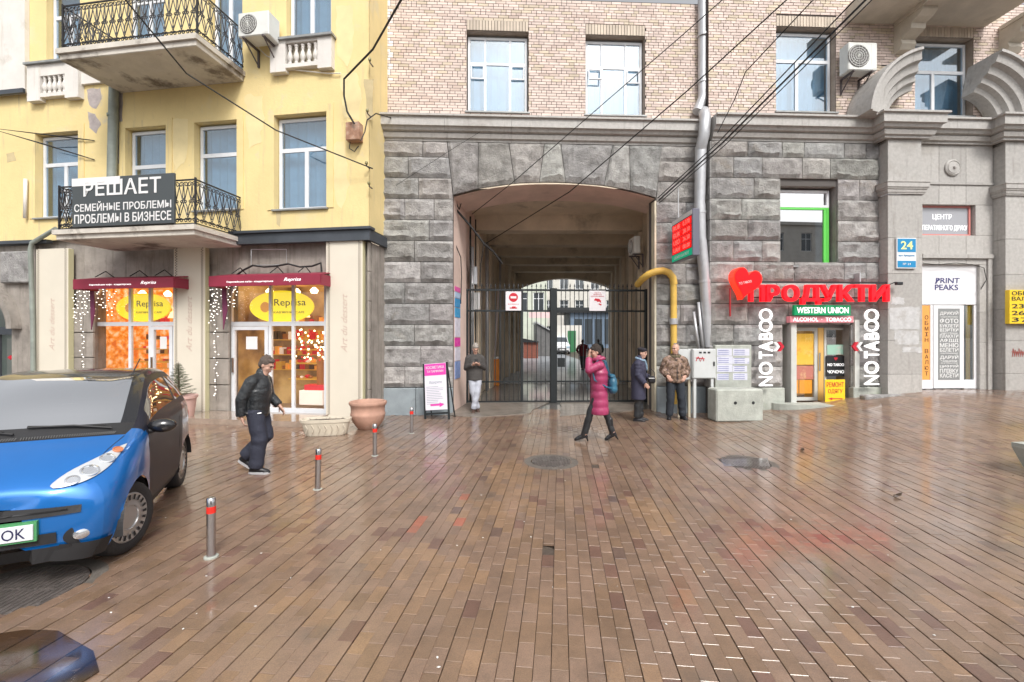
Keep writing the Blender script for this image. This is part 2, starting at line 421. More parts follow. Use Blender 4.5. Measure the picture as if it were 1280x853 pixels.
def near_box(tb, c, hh, ox=0, oy=0):
    tb.cc = c; n = len(tb.v); W_, L_, bv = .0483, .0986, .0022
    for (a, b), z in zip(((-1, -1), (1, -1), (1, 1), (-1, 1)), hh):
        for A, B, Z in ((a*W_, b*L_, z-.022), (a*W_, b*L_, z-bv), (a*(W_-bv), b*(L_-bv), z)):
            tb.v.append((ox+PR.x*A+PD.x*B, oy+PR.y*A+PD.y*B, Z))
    for i in range(4):
        j = (i+1) % 4; tb.face(n+3*i, n+3*j, n+3*j+1, n+3*i+1); tb.face(n+3*i+1, n+3*j+1, n+3*j+2, n+3*i+2)
    tb.face(n+2, n+5, n+8, n+11)
vari = {}
for k, (cy, cx, c, hh) in enumerate(near):
    if k >= 300: near_box(midb, c, hh, cx, cy); continue
    key = (round(c[0]*14), round(c[2]*25), k % 3)
    if key not in vari:
        q = MB(); near_box(q, c, [h_-hh[0] for h_ in hh]); vari[key] = q.mesh('paving_brick', M['paver'])
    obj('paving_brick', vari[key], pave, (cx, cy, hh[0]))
tag(midb.build('paving_bricks', M['paver'], pave), kind='stuff')
tag(far.build('distant_paving_bricks', M['paver'], pave), kind='stuff')
# passage and courtyard floor
M['asphalt'] = mat('wet_asphalt', (.11, .105, .10), .4, nz=.3, ns=1.5, bump=.5, bs=25, coat=.7, world=True, stain=[((.03, .03, .03), .9, .55, .7)])
M['setts'] = mat('wet_cobbles', (.33, .35, .38), .45, nz=.4, ns=6, bump=.8, bs=10, coat=.3, world=True, rn=.12)
b = MB(); b.quad((-1.9, 11.0, -.004), (4.1, 11.25, -.004), (9, 26, -.004), (-2.2, 26, -.004)); tag(b.build('passage_floor', M['asphalt']), kind='structure')
b = MB(); b.quad((-1.5, 17.5, .001), (7, 17.5, .001), (12, 24.2, .001), (-4, 24.2, .001)); b.quad((-30, 24.1, .0015), (40, 24.1, .0015), (60, 95, .001), (-40, 95, .001)); tag(b.build('courtyard_paving', M['setts']), kind='structure')

# =====================================================================
#  GREY STONE AND BRICK BUILDING
# =====================================================================
FG = Frame(0, 10.9, 2.5)
SH = .35                       # the part right of the downpipe stands this much proud
def gb(name='grey_building'):
    return thing(name, 'grey granite building with pale brick upper floor and wide vaulted gateway', 'building', FG.o, FG.a)
BLD = gb()
uL = FG.u(473.5); uA0 = FG.u(566.5); uA1 = FG.u(820); uS = FG.u(889, -SH)
uC1a = FG.u(1110, -SH-.28); uC1b = FG.u(1153, -SH-.28); uC2a = FG.u(1257, -SH-.28); uEnd = FG.u(1560, -SH)
ZR = [.625+.505*k for k in range(12)]+[6.56]     # stone courses
ZC0, ZC1 = 6.56, 7.10                            # cornice
def arch_z(u):       # under side of the gateway arch
    um = (uA0+uA1)/2; k = (u-um)/((uA1-uA0)/2); return 5.62-.34*abs(k)**2.3
# -- rough blocks
rb = random.Random(11)
def rough(mbq, v0, nx, nzc, seed, amp=.062, face=.035):
    """mbq: four (u,z) corners bl,br,tr,tl -> chunky rock-faced stone"""
    b = MB(); k = rb.uniform(.76, 1.14); b.cc = (k*rb.uniform(.97, 1.04), k, k*rb.uniform(.95, 1.02)); amp *= rb.uniform(.7, 1.5); face += rb.uniform(-.012, .012)
    bl, br, tr, tl = mbq
    def P(s, t): 
        x = (bl[0]*(1-s)+br[0]*s)*(1-t)+(tl[0]*(1-s)+tr[0]*s)*t; z = (bl[1]*(1-s)+br[1]*s)*(1-t)+(tl[1]*(1-s)+tr[1]*s)*t; return x, z
    w = abs(br[0]-bl[0]); h = abs(tl[1]-bl[1])
    ex = .007/max(w, .1); ez = .007/max(h, .1)
    S = [ex]+[i/nx+(rb.uniform(-.25, .25)/nx if 0 < i < nx else 0) for i in range(1, nx)]+[1-ex]; T = [ez]+[j/nzc for j in range(1, nzc)]+[1-ez]
    n0 = len(b.v)
    for j, t in enumerate(T):
        for i, s in enumerate(S):
            x, z = P(s, t); ed = i in (0, nx) or j in (0, nzc)
            nn = noise.noise(Vector((x*2.1, z*2.6, seed)))*.6+noise.noise(Vector((x*6, z*7, seed+9)))*.55+noise.noise(Vector((x*14, z*16, seed+3)))*.35
            if ed: y = v0-.006-max(0, nn)*.02
            else: y = v0-face-amp*(nn+.35)*(1.25 if j == nzc-1 else 1)
            if j == 1 and not ed: z += h*.06*nn+h*.03; y -= .01
            if not ed: z += nn*h*.04; x += nn*.02
            b.v.append((x, y, z))
    R_ = nx+1
    for j in range(nzc):
        for i in range(nx): b.face(n0+j*R_+i, n0+j*R_+i+1, n0+(j+1)*R_+i+1, n0+(j+1)*R_+i)
    rim = [n0+i for i in range(R_)]+[n0+j*R_+nx for j in range(1, nzc+1)]+[n0+nzc*R_+i for i in range(nx-1, -1, -1)]+[n0+j*R_ for j in range(nzc-1, 0, -1)]
    m0 = len(b.v)
    for i in rim: p = b.v[i]; b.v.append((p[0], v0+.05, p[2]))
    for i in range(len(rim)): j = (i+1) % len(rim); b.face(rim[j], rim[i], m0+i, m0+j)
    return b
def stone(q, v0, seed=None, nx=None, **k):
    w = abs(q[1][0]-q[0][0]); nx = nx or max(4, min(12, round(w/.095)))
    h = abs(q[3][1]-q[0][1]); nn = max(5, min(12, round(h/.09)))
    rough(q, v0, nx, nn, seed if seed is not None else rb.random()*50, **k).build('stone_block', M['granite'], BLD, sm=22)
def course(u0, u1, z0, z1, v0, first=None):
    u = u0; first = first or rb.choice((.55, .8, 1.05))
    ws = []
    L_ = u1-u0
    while L_ > 1e-3:
        w = first if first else rb.choice((.55, .7, .85, 1.0, 1.25)); first = None
        if L_-w < .35: w = L_
        ws.append(w); L_ -= w
    for w in ws: stone([(u, z0), (u+w, z0), (u+w, z1), (u, z1)], v0); u += w
# pier left of the gateway, rows 0..
uV0 = FG.u(556)       # where the voussoirs start
def lean(z, s): return uA0-.15*max(0, z-5.28)/1.28 if s < 0 else uA1+.14*max(0, z-5.28)/1.28
for k in range(len(ZR)-1):
    z0, z1 = ZR[k], ZR[k+1]
    if z1 < 5.3: course(uL, uA0-.003, z0, z1, 0, (.62, 1.0, .85, 1.2)[k % 4])
    else:
        m = uL+(.95, .7, 1.05)[k % 3]; course(uL, m, z0, z1, 0); stone([(m, z0), (lean(z0, -1), z0), (lean(z1, -1), z1), (m, z1)], 0)
for k in range(len(ZR)-1):
    z0, z1 = ZR[k], ZR[k+1]
    e = uS+.02
    if z1 < 5.3: course(uA1+.003, e, z0, z1, 0, (.6, .95, .75)[k % 3])
    else: stone([(lean(z0, 1), z0), (e, z0), (e, z1), (lean(z1, 1), z1)], 0)
# voussoirs fanned over the arch
ua, ub = uA0, uA1
NV = 7
fr9 = [0, .12, .3, .42, .55, .74, .87, 1]
def arc_pt(i):
    u = ua+(ub-ua)*fr9[i]; return (u, arch_z(u)+.0)
def top_pt(i):
    f = fr9[i]; l, r = lean(6.56, -1), lean(6.56, 1); return (l+(r-l)*(f+.03*math.sin(f*19)), 6.56)
for i in range(NV):
    a, c = arc_pt(i), arc_pt(i+1); d, e = top_pt(i+1), top_pt(i)
    stone([a, c, d, e], 0, nx=11)
# blue-grey plinth under the piers
for a, c in ((uL, uA0-.003), (uA1+.003, uS+.05)):
    b = MB(); n = max(1, round((c-a)/1.05))
    for i in range(n):
        p, q = a+(c-a)*i/n, a+(c-a)*(i+1)/n
        MB().bbox(p+.004, q-.004, -.07, .2, -.1, .615, .012).build('plinth_block', M['plinth'], BLD)
# right part, set forward by SH
hg = (*[FG.px(x, 300, -SH)[0] for x in (975.5, 1047)], FG.px(1000, 333, -SH)[1], FG.px(1000, 232, -SH)[1])   # window beside the portal
hd = (FG.u(978, -SH), FG.u(1063, -SH), .1, FG.px(1000, 400, -SH)[1])                                        # shop door
for k in range(len(ZR)-1):
    z0, z1 = ZR[k], ZR[k+1]; segs = [(uS, uC1a+.05)]
    for h in (hg, hd):
        if h[2]-.1 < (z0+z1)/2 < h[3]+.1:
            ns = []
            for a, c in segs:
                if h[0] > a and h[1] < c: ns += [(a, h[0]), (h[1], c)]
                else: ns.append((a, c))
            segs = ns
    if z0 < .3: continue
    for i, (a, c) in enumerate(segs): course(a, c, z0, z1, -SH, (.75, 1.05, .55, .9)[(k+i) % 4])
for k in range(2):
    pass
# plinth right of the cabinets
for a, c in ((uS, hd[0]), (hd[1], uC1a+.05)):
    MB().bbox(a, c, -SH-.10, -SH+.2, -.1, .62, .015).build('plinth_block', M['smooth2'] if 'smooth2' in M else M['concrete'], BLD)
# backing wall
VP_ = -SH-.28
arch_n = 24
def backing():
    b = MB()
    b.box(uL, uA0, .04, .5, -.1, 6.6); b.box(uA1, uS, .04, .5, -.1, 6.6)
    for i in range(arch_n):
        a, c = ua+(ub-ua)*i/arch_n, ua+(ub-ua)*(i+1)/arch_n; za_, zc_ = arch_z(a), arch_z(c)
        b.quad((a, .04, za_), (c, .04, zc_), (c, .04, 6.6), (a, .04, 6.6))
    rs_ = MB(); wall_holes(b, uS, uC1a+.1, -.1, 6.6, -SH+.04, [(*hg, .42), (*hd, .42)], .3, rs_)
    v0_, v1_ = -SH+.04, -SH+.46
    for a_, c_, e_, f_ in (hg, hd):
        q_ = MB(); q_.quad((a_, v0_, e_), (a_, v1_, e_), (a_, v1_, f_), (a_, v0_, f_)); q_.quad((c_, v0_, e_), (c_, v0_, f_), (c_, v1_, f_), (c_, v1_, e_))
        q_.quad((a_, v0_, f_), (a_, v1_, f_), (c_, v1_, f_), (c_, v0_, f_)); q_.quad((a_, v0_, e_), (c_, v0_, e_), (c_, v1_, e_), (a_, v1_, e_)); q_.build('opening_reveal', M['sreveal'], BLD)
    b.box(uS+.01, uEnd, -SH+.06, -SH+.3, 6.5, 7.12); b.box(uL, uS, .12, .3, 6.5, 7.12); b.box(uC1a+.01, uC1b-.01, VP_+.06, -SH+.05, 6.5, 7.0); b.box(uC2a+.01, uEnd, VP_+.06, -SH+.05, 6.5, 7.0)
    b.quad((uS, -SH+.04, -.1), (uS, .04, -.1), (uS, .04, 6.6), (uS, -SH+.04, 6.6))
    return b
backing().build('wall', M['joint'], BLD)
# stone side of the step at uS
for k in range(len(ZR)-1):
    MB().bbox(uS-.03, uS+.02, -SH+.0, .02, max(ZR[k], 0)+.006, ZR[k+1]-.006, .008).build('quoin', M['granite'], BLD)
# cornice: three stacked mouldings, cut in lengths
def cornice_profile(z0, z1, d):     # list of (offset outwards, z)
    H = z1-z0
    return [(0, z0), (d*.35, z0), (d*.35, z0+.09*H), (d*.5, z0+.12*H), (d*.58, z0+.28*H), (d*.5, z0+.34*H), (d*.72, z0+.38*H), (d*.8, z0+.5*H), (d*.95, z0+.53*H), (d*.95, z0+.9*H), (d*1.1, z0+.92*H), (d*1.1, z1), (0, z1)]
def cornice(path, z0, z1, d, name, m, parent, cap=True):
    """path: list of (u,v) plan points left to right, outward = -v side; mitred"""
    pr = cornice_profile(z0, z1, d); b = MB(); b.cc = (1, 1, 1); rs = []
    P = [Vector(p) for p in path]
    for i, p in enumerate(P):
        d0 = (P[i]-P[i-1]).normalized() if i else (P[1]-P[0]).normalized(); d1 = (P[i+1]-P[i]).normalized() if i < len(P)-1 else d0
        n0 = Vector((d0.y, -d0.x)); n1 = Vector((d1.y, -d1.x)); mm = (n0+n1); k = mm.length_squared/2; mm = mm/k if k > .01 else n0
        rs.append([(p.x+mm.x*o, p.y+mm.y*o, z) for o, z in pr])
    b.rings(rs, True, cap); return b.build(name, m, parent)
for i in range(5):
    a = uL+(uS-.02-uL)*i/5; c = uL+(uS-.02-uL)*(i+1)/5
    cornice([(a+.003, .1), (c-.003, .1)], ZC0, ZC1, .36, 'cornice_stone', M['smooth'], BLD)
for a, c in ((uS, (uS+uC1a)/2), ((uS+uC1a)/2, uC1a-.16)):
    cornice([(a+.003, .1-SH), (c-.003, .1-SH)], ZC0, ZC1, .36, 'cornice_stone', M['smooth'], BLD)
# ---- brick upper storey
VB = .15; RV = MB(); RS = MB()
def uz(x, y, v): return FG.px(x, y, v)
def hole(x0, x1, y0, y1, v): a = uz(x0, y0, v); c = uz(x1, y1, v); return (a[0], c[0], c[1], a[1])
H1 = hole(583.5, 660.5, 38, 141.5, VB); H2 = hole(732, 806, 43.5, 145.5, VB)
H3 = hole(970, 1044.5, 33, 141.5, VB-SH); H4 = hole(1143.5, 1216, 46, 146, VB-SH)
ZT = 10.2
M['brickwall'] = M['mortar']
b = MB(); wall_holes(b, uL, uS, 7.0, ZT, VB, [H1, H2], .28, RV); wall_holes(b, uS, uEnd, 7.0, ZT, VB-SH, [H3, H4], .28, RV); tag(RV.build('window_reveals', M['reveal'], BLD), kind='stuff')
b.quad((uS, VB-SH, 7.0), (uS, VB, 7.0), (uS, VB, ZT), (uS, VB-SH, ZT)); b.build('brick_backing_wall', M['mortar'], BLD)
def brickrun(u0, u1, z0, z1, v, holes):
    out = []; r = random.Random(5)
    bh, bl = .07, .25; row = 0; z = z0
    while z < z1-.02:
        off = (0, .125, .19, .06)[row % 4]; u = u0-off
        while u < u1:
            a, c = max(u, u0), min(u+bl, u1)
            if r.random() < .3 and c-a > .2: pieces = [(a, (a+c)/2), ((a+c)/2, c)]
            else: pieces = [(a, c)]
            for a_, c_ in pieces:
                segs = [(a_, c_)]
                for h in holes:
                    lo, hi = h[2]-.0, h[3]+.27
                    if z+bh*.6 > lo and z+bh*.4 < hi:
                        ns = []
                        for p, q in segs:
                            if q <= h[0] or p >= h[1]: ns.append((p, q))
                            else:
                                if p < h[0]-.03: ns.append((p, h[0]))
                                if q > h[1]+.03: ns.append((h[1], q))
                        segs = ns
                for p, q in segs:
                    if q-p > .03: out.append((p, q, z, z+bh, v))
            u += bl
        z += bh; row += 1
    for h in holes:       # upright soldier course over each opening
        n = round((h[1]-h[0])/.075)
        for i in range(n): out.append((h[0]+(h[1]-h[0])*i/n, h[0]+(h[1]-h[0])*(i+1)/n, h[3], h[3]+.262, v))
    return out
BR = brickrun(uL, uS, ZC1+.0, ZT, VB, [H1, H2])+brickrun(uS, uEnd, ZC1+.0, ZT, VB-SH, [H3, H4])
def seen(q): 
    P = FG.w((q[0]+q[1])/2, q[4]); zz = 1.85+ (HY/FP)*P.y
    return q[2] < zz+.1 and abs(P.x) < P.y*1.5
BR = [q for q in BR if seen(q) or q[2] < 9.95]
BR.sort(key=lambda q: (-(round((q[1]-q[0])*(q[3]-q[2])*60)), (FG.w((q[0]+q[1])/2, q[4]).length)**2+(q[2]-1.85)**2))
stuffb = MB(); rr = random.Random(9); bm_cache = {}
def btone(q):
    k = rr.uniform(.86, 1.1); t = rr.random()
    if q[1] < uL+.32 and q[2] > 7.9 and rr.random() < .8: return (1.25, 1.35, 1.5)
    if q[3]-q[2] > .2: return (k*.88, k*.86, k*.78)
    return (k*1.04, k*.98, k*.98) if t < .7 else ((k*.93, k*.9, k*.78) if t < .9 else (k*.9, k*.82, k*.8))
J = .0065
for i, (a, c, z0, z1, v) in enumerate(BR):
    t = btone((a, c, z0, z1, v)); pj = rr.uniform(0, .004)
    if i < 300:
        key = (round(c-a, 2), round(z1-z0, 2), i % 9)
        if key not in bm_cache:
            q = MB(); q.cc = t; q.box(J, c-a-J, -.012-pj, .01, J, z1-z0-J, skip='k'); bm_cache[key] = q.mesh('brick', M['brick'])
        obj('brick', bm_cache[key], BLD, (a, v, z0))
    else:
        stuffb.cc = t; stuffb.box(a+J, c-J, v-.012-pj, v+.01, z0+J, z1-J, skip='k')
tag(stuffb.build('bricks', M['brick'], BLD), kind='stuff')
# window frames of the upper floor
def fr(h, dx=.02): return (h[0]+dx, h[1]-dx, h[2]+.01, h[3]-.06)
w1 = window(BLD, fr(H1), VB+.16, [.29, .71], .66, low_cols=[.29, .71], sill=VB-.06, fw=.06, bw=.045)
w2 = window(BLD, fr(H2), VB+.16, [.29, .71], .66, low_cols=[.29, .71], sill=VB-.06, fw=.06, bw=.045)
w3 = window(BLD, fr(H3), VB-SH+.16, [], .66, low_cols=[.42], sill=VB-SH-.06, fw=.06, bw=.06)
w4 = window(BLD, fr(H4), VB-SH+.16, [], .62, low_cols=[.42], sill=VB-SH-.04, fw=.06, bw=.06)
# little vent lights (hinged) in the two old windows
for w_, h, op in ((w1, fr(H1), 0), (w2, fr(H2), .35)):
    W0 = h[1]-h[0]; zt = h[2]+(h[3]-h[2])*.66
    for a, c, o in ((.05, .27, op), (.73, .95, 0)):
        b = frame_grid(0, W0*(c-a), -.34, 0, 0, .025, [], [], .03); e = b.build('vent_light', M['whiteframe'], w_)
        e.location = (h[0]+W0*a, VB+.135, zt-.05); e.rotation_euler = (-o, 0, 0)
# lower window right of the gateway : white transom, green lower frame
GW = hg
e = bpy.data.objects.new('window', None); link(e, BLD); e['label'] = 'window with white top light and bright green lower frame'
vg = -SH+.2; ug0, ug1, zg0, zg1 = GW[0]+.0, GW[1]-.06, GW[2]+.02, GW[3]-.05; zt = zg1-.42
M['green'] = mat('bright_green_frame', (.13, .62, .10), .4)
frame_grid(ug0, ug1, zt, zg1, vg, .06, [], [], .07).build('frame', M['whiteframe'], e)
frame_grid(ug0, ug1, zg0, zt-.005, vg, .05, [], [], .07).build('frame', M['green'], e)
MB().box(ug1-.13, ug1-.055, vg+.005, vg+.06, zg0+.055, zt-.06).build('frame_liner', M['green'], e)
for a, c in ((zt+.06, zg1-.06), (zg0+.05, zt-.055)): MB().box(ug0+.05, ug1-.05, vg+.03, vg+.036, a, c).build('pane', glassmat('dark_reflecting_glass', (.3, .36, .4), .5), e)
MB().box(ug0-.1, ug1+.1, vg+.6, vg+.65, zg0-.1, zg1).build('interior', M['room'], e)
MB().box(GW[0]-.02, GW[1]+.02, -SH-.05, -SH+.2, zg0-.05, zg0-.005).build('sill', M['sillm'], e)
# rooms behind the upper windows
for h, s in ((H1, 0), (H2, 0), (H3, SH), (H4, SH)):
    MB().box(h[0]-.2, h[1]+.2, VB-s+.95, VB-s+1.0, h[2]-.2, h[3]+.2).build('interior', M['room'], BLD)
# roof slab closing the building above the picture (keeps daylight out of the rooms)
MB().box(uL, uEnd, VB+.3, 12, ZT-.02, ZT+.2).build('floor_slab', M['smooth'], BLD)

# ---- portal at the right : pilasters, entablature, broken segmental pediment
def tint_box(a, c, v0, v1, z0, z1, name='dressed_stone', m=None, b_=.006, k=None):
    q = MB(); k = k or rb.uniform(.88, 1.08); q.cc = (k, k, k); q.bbox(a, c, v0, v1, z0, z1, b_); return q.build(name, m or M['smooth'], BLD)
VP = -SH-.28                      # pilaster face
zcap0 = FG.px(1130, 243, VP)[1]; zcap1 = FG.px(1130, 228, VP)[1]
hs_ = (FG.u(1153, -SH), FG.u(1219, -SH), FG.px(1200, 294.5, -SH)[1], FG.px(1200, 256.5, -SH)[1])    # fanlight with the sign
hp = (FG.u(1151.5, -SH), FG.u(1224, -SH), .2, FG.px(1200, 331, -SH)[1])                # print shop door
for ci, (a, c) in enumerate(((uC1a, uC1b), (uC2a, uEnd))):
    zz = [.1, .95, 1.75, 2.5, 3.35, 4.2, zcap0]
    for p, q in zip(zz, zz[1:]): tint_box(a, c, VP, -SH+.1, p+.002, q-.002)
    cornice([(a, -SH), (a, VP), (c, VP), (c, -SH)], zcap0, zcap1, .10, 'capital', M['smooth'], BLD)
    tint_box(a+.01, c-.01, VP+.01, -SH+.1, zcap1+.002, ZC0-.002, 'dressed_stone')
# wall of the bay between the pilasters, ashlar slabs round the openings
bay = (uC1b, uC2a)
def slab(a, c, p, q): tint_box(a+.002, c-.002, -SH-.01, -SH+.3, p+.002, q-.002)
def row(p, q, hs2, n=3):
    segs = [bay]
    for h in hs2:
        ns = []
        for a, c in segs:
            if h[0]-.02 > a: ns.append((a, h[0]))
            if h[1] < c: ns.append((h[1], c))
        segs = ns or segs
    for a, c in segs:
        k = max(1, round((c-a)/.75))
        for i in range(k): slab(a+(c-a)*i/k, a+(c-a)*(i+1)/k, p, q)
zrow = [.1, .9, 1.7, 2.45, hp[3]]
for p, q in zip(zrow, zrow[1:]): row(p, q, [hp])
row(hp[3], hs_[2], []); row(hs_[2], hs_[3], [hs_]); row(hs_[3], hs_[3]+.5, []); row(hs_[3]+.5, ZC0, [])
wall_holes(MB(), bay[0]-.1, uEnd, -.1, 6.6, -SH+.05, [(*hs_, .4), (*hp, .4)]).build('bay_backing_wall', M['smooth'], BLD)
# door surround moulding
zz = FG.px(1200, 322, -SH)[1]
b = MB(); b.cc = (1, 1, 1); b.box(hp[0]-.02, hp[1]+.30, -SH-.07, -SH-.012, zz-.03, zz+.07); b.box(hp[1]+.18, hp[1]+.28, -SH-.05, -SH-.012, .3, zz-.032); b.build('door_surround', M['smooth'], BLD)
b = MB(); b.cc = (.9, .9, .9); zl = hs_[3]+.52; b.box(bay[0]+.01, bay[1]-.01, -SH-.04, -SH-.012, zl-.03, zl+.03); b.build('string_course', M['smooth'], BLD)
# round boss
ud, zd = FG.px(1191, 210, -SH-.03)
b = MB(); b.cc = (1, 1, 1)
def yl(prof, n=28, c=(0, 0, 0)):      # lathe about the y axis
    q = MB(); q.cc = b.cc; q.rings([[(c[0]+r*math.cos(2*math.pi*k/n), c[1]-o, c[2]+r*math.sin(2*math.pi*k/n)) for k in range(n)] for r, o in prof]); return q
b.add(yl([(.2, 0), (.2, .03), (.17, .05), (.15, .035), (.14, .05), (.04, .06), (.03, .09), (.005, .1)], c=(ud, -SH-.012, zd))); b.build('round_boss', M['smooth'], BLD, sm=35)
# entablature broken forward over the pilasters
cornice([(uC1a-.16, .1-SH), (uC1a-.02, .1-SH), (uC1a-.02, VP+.05), (uC1b+.02, VP+.05), (uC1b+.02, .05-SH), (uC2a-.02, .05-SH), (uC2a-.02, VP+.05), (uEnd, VP+.05)], ZC0, ZC1, .34, 'entablature', M['smooth'], BLD)
# broken segmental pediment: two curved blocks
def ped(side):
    # rectangle section stepping, swept on an arc; s = arc angle
    b = MB(); cx = (uC1a+uC2a+.85)/2+.02; cz = 6.55
    R0, R1 = 3.06, 2.16
    prof = [(R1, -.05), (R1, -.30), (R1+.16, -.34), (R1+.2, -.46), (R1+.36, -.50), (R1+.38, -.62), (R1+.56, -.68), (R1+.62, -.84), (R0-.12, -.92), (R0-.1, -1.02), (R0, -1.05), (R0, -.05)]
    rs = []; n = 12
    lo, hi = (R(168), R(126))
    for i in range(n+1):
        t = lo+(hi-lo)*i/n; rs.append([(cx+side*(-1)*-math.cos(t)*r if side > 0 else cx+math.cos(t)*r, -SH+.15+v*.95, cz+math.sin(t)*r*.93) for r, v in prof])
    b.cc = (1, 1, 1); b.rings(rs); return b
# left half rises to the right; right half mirrored
pl = MB(); pl.cc = (1, 1, 1)
def arcblock(cx, cz, R1, R0, t0, t1, ks, dep=1.0, n=14):
    b = MB(); b.cc = (1, 1, 1)
    k = R0-R1
    prof = [(R1, -.0), (R1, -.38*dep), (R1+.14*k, -.42*dep), (R1+.2*k, -.55*dep), (R1+.36*k, -.57*dep), (R1+.42*k, -.7*dep), (R1+.62*k, -.74*dep), (R1+.68*k, -.88*dep), (R1+.9*k, -.92*dep), (R1+.92*k, -dep), (R0, -dep), (R0, 0)]
    rs = []
    for i in range(n+1):
        t = t0+(t1-t0)*i/n; rs.append([(cx+math.cos(t)*r*ks, v+.1-SH, cz+math.sin(t)*r) for r, v in prof])
    b.rings(rs); return b
# anchor points of the left half in the picture: foot about (1085,148), head about (1172,66)
uf, zf = FG.px(1100, 146, -SH-.9); uh, zh = FG.px(1172, 66, -SH-.9)
cxp = (FG.u(1235, -SH-.4)); 
cxl = uh+.28; Rr = cxl-uf; 
arcblock(cxl, 6.95, Rr*.52, zh-6.95+.02 if False else Rr, R(176), R(103), 1.0, .76).build('pediment_block', M['smooth'], BLD, sm=30)
ur, zr_ = FG.px(1264, 66, -SH-.9)
cxr = ur-.28
arcblock(cxr, 6.95, Rr*.52, Rr, R(4), R(77), 1.0, .76).build('pediment_block', M['smooth'], BLD, sm=30)
# balcony over the portal: slab under side and two scroll brackets
zbs = FG.px(1180, 8, -SH-.5)[1]
ub0, ub1 = FG.u(1106, -SH-1.0), FG.u(1300, -SH-1.0)
M['cream'] = mat('cream_painted_stone', (.55, .5, .42), .8, nz=.12, ns=3, bump=.2, bs=10, stain=[((.2, .17, .13), 1.5, .6, .5)])
MB().box(ub0+.05, ub1, -SH-.85, VB-SH, zbs+.0, zbs+.4).build('balcony_slab', M['cream'], BLD)
for x0 in (1128, 1262):
    u0 = FG.u(x0, -SH-.1)
    prof = [(.14, zbs-.75), (-.02, zbs-.72), (-.1, zbs-.62), (-.06, zbs-.5), (-.2, zbs-.45), (-.32, zbs-.4), (-.34, zbs-.28), (-.5, zbs-.24), (-.62, zbs-.16), (-.64, zbs-.05), (-.82, zbs), (.14, zbs)]
    b = MB(); rs = [[(uu, -SH+v, z) for v, z in prof] for uu in (u0, u0+.36)]
    b.rings(rs)
    for dz in (0,): b.box(u0-.03, u0+.39, -SH-.84, -SH+.1, zbs-.09, zbs-.002)
    b.build('balcony_bracket', M['cream'], BLD)
# =====================================================================
#  PASSAGE AND COURTYARD
# =====================================================================
def loc(X, Y, F=None):
    F = F or FG; d = Vector((X, Y, 0))-F.o; return d.dot(F.r), d.dot(F.n)
SL = .13
def PL(Y, o=0): return loc(-1.44+SL*(Y-10.9)+o, Y)
def PRt(Y, o=0): return loc(3.55+SL*(Y-11.0)-o, Y)
b = MB(); n = 24; Yf, Yb = 10.95, 12.3
rsn = []
for Y in (Yf, Yb):
    l, r = PL(Y), PRt(Y+.15)
    ring = []
    for i in range(n+1):
        f = i/n; k = 2*f-1; ring.append((l[0]*(1-f)+r[0]*f, l[1]*(1-f)+r[1]*f, 5.60-.34*abs(k)**2.3))
    rsn.append(ring)
for i in range(n): b.quad(rsn[0][i], rsn[0][i+1], rsn[1][i+1], rsn[1][i])
# upstand at the inner edge
for i in range(n): p, q = rsn[1][i], rsn[1][i+1]; b.quad(p, q, (q[0], q[1], 5.75), (p[0], p[1], 5.75))
b.build('arch_soffit', M['plaster'], BLD, sm=30)
def wallstrip(name, side, Y0, Y1, o, z0, z1, m):
    f = PL if side == 'l' else PRt
    p, q = f(Y0, o), f(Y1, o); p2, q2 = f(Y0, -.25), f(Y1, -.25)
    MB().hprism([p, q, q2, p2] if side == 'r' else [p, p2, q2, q], z0, z1).build(name, m, BLD)
for s_ in 'lr':
    wallstrip('jamb_wall', s_, 10.98 if s_ == 'l' else 11.16, 12.3, 0, -.1, 5.7, M['plaster'] if s_ == 'l' else M['plaster2'])
    wallstrip('passage_wall', s_, 12.3, 15.2, -.12, -.1, 5.7, M['plaster'] if s_ == 'l' else M['plaster2'])
    wallstrip('passage_wall', s_, 15.2, 24, -.12, -.1, 5.7, M['plaster2'])
    for k in range(5): wallstrip('passage_pilaster', s_, 13.9+k*2.2, 14.45+k*2.2, .02, -.1, 5.1, M['plaster2'])
MB().box(uA1-.035, uA1+.012, .0, .22, 0, 5.2).build('jamb_edge', mat('cream_jamb_edge', (.6, .55, .42), .7, nz=.15, ns=3), BLD)
# ceiling and its cross beams
b = MB(); a1, a2 = PL(12.28, -.35), PRt(12.28, -.35); c1, c2 = PL(24.4, -.35), PRt(24.4, -.35)
b.hprism([a1, a2, c2, c1], 5.62, 5.9); b.build('ceiling_slab', M['plaster2'], BLD)
for k in range(6):
    Y = 13.95+k*2.2; p, q = PL(Y, -.2), PRt(Y, -.2); r_, s2 = PL(Y+.5, -.2), PRt(Y+.5, -.2)
    b = MB(); b.hprism([p, q, s2, r_], 5.16, 5.625); b.build('ceiling_beam', M['plaster2'], BLD)
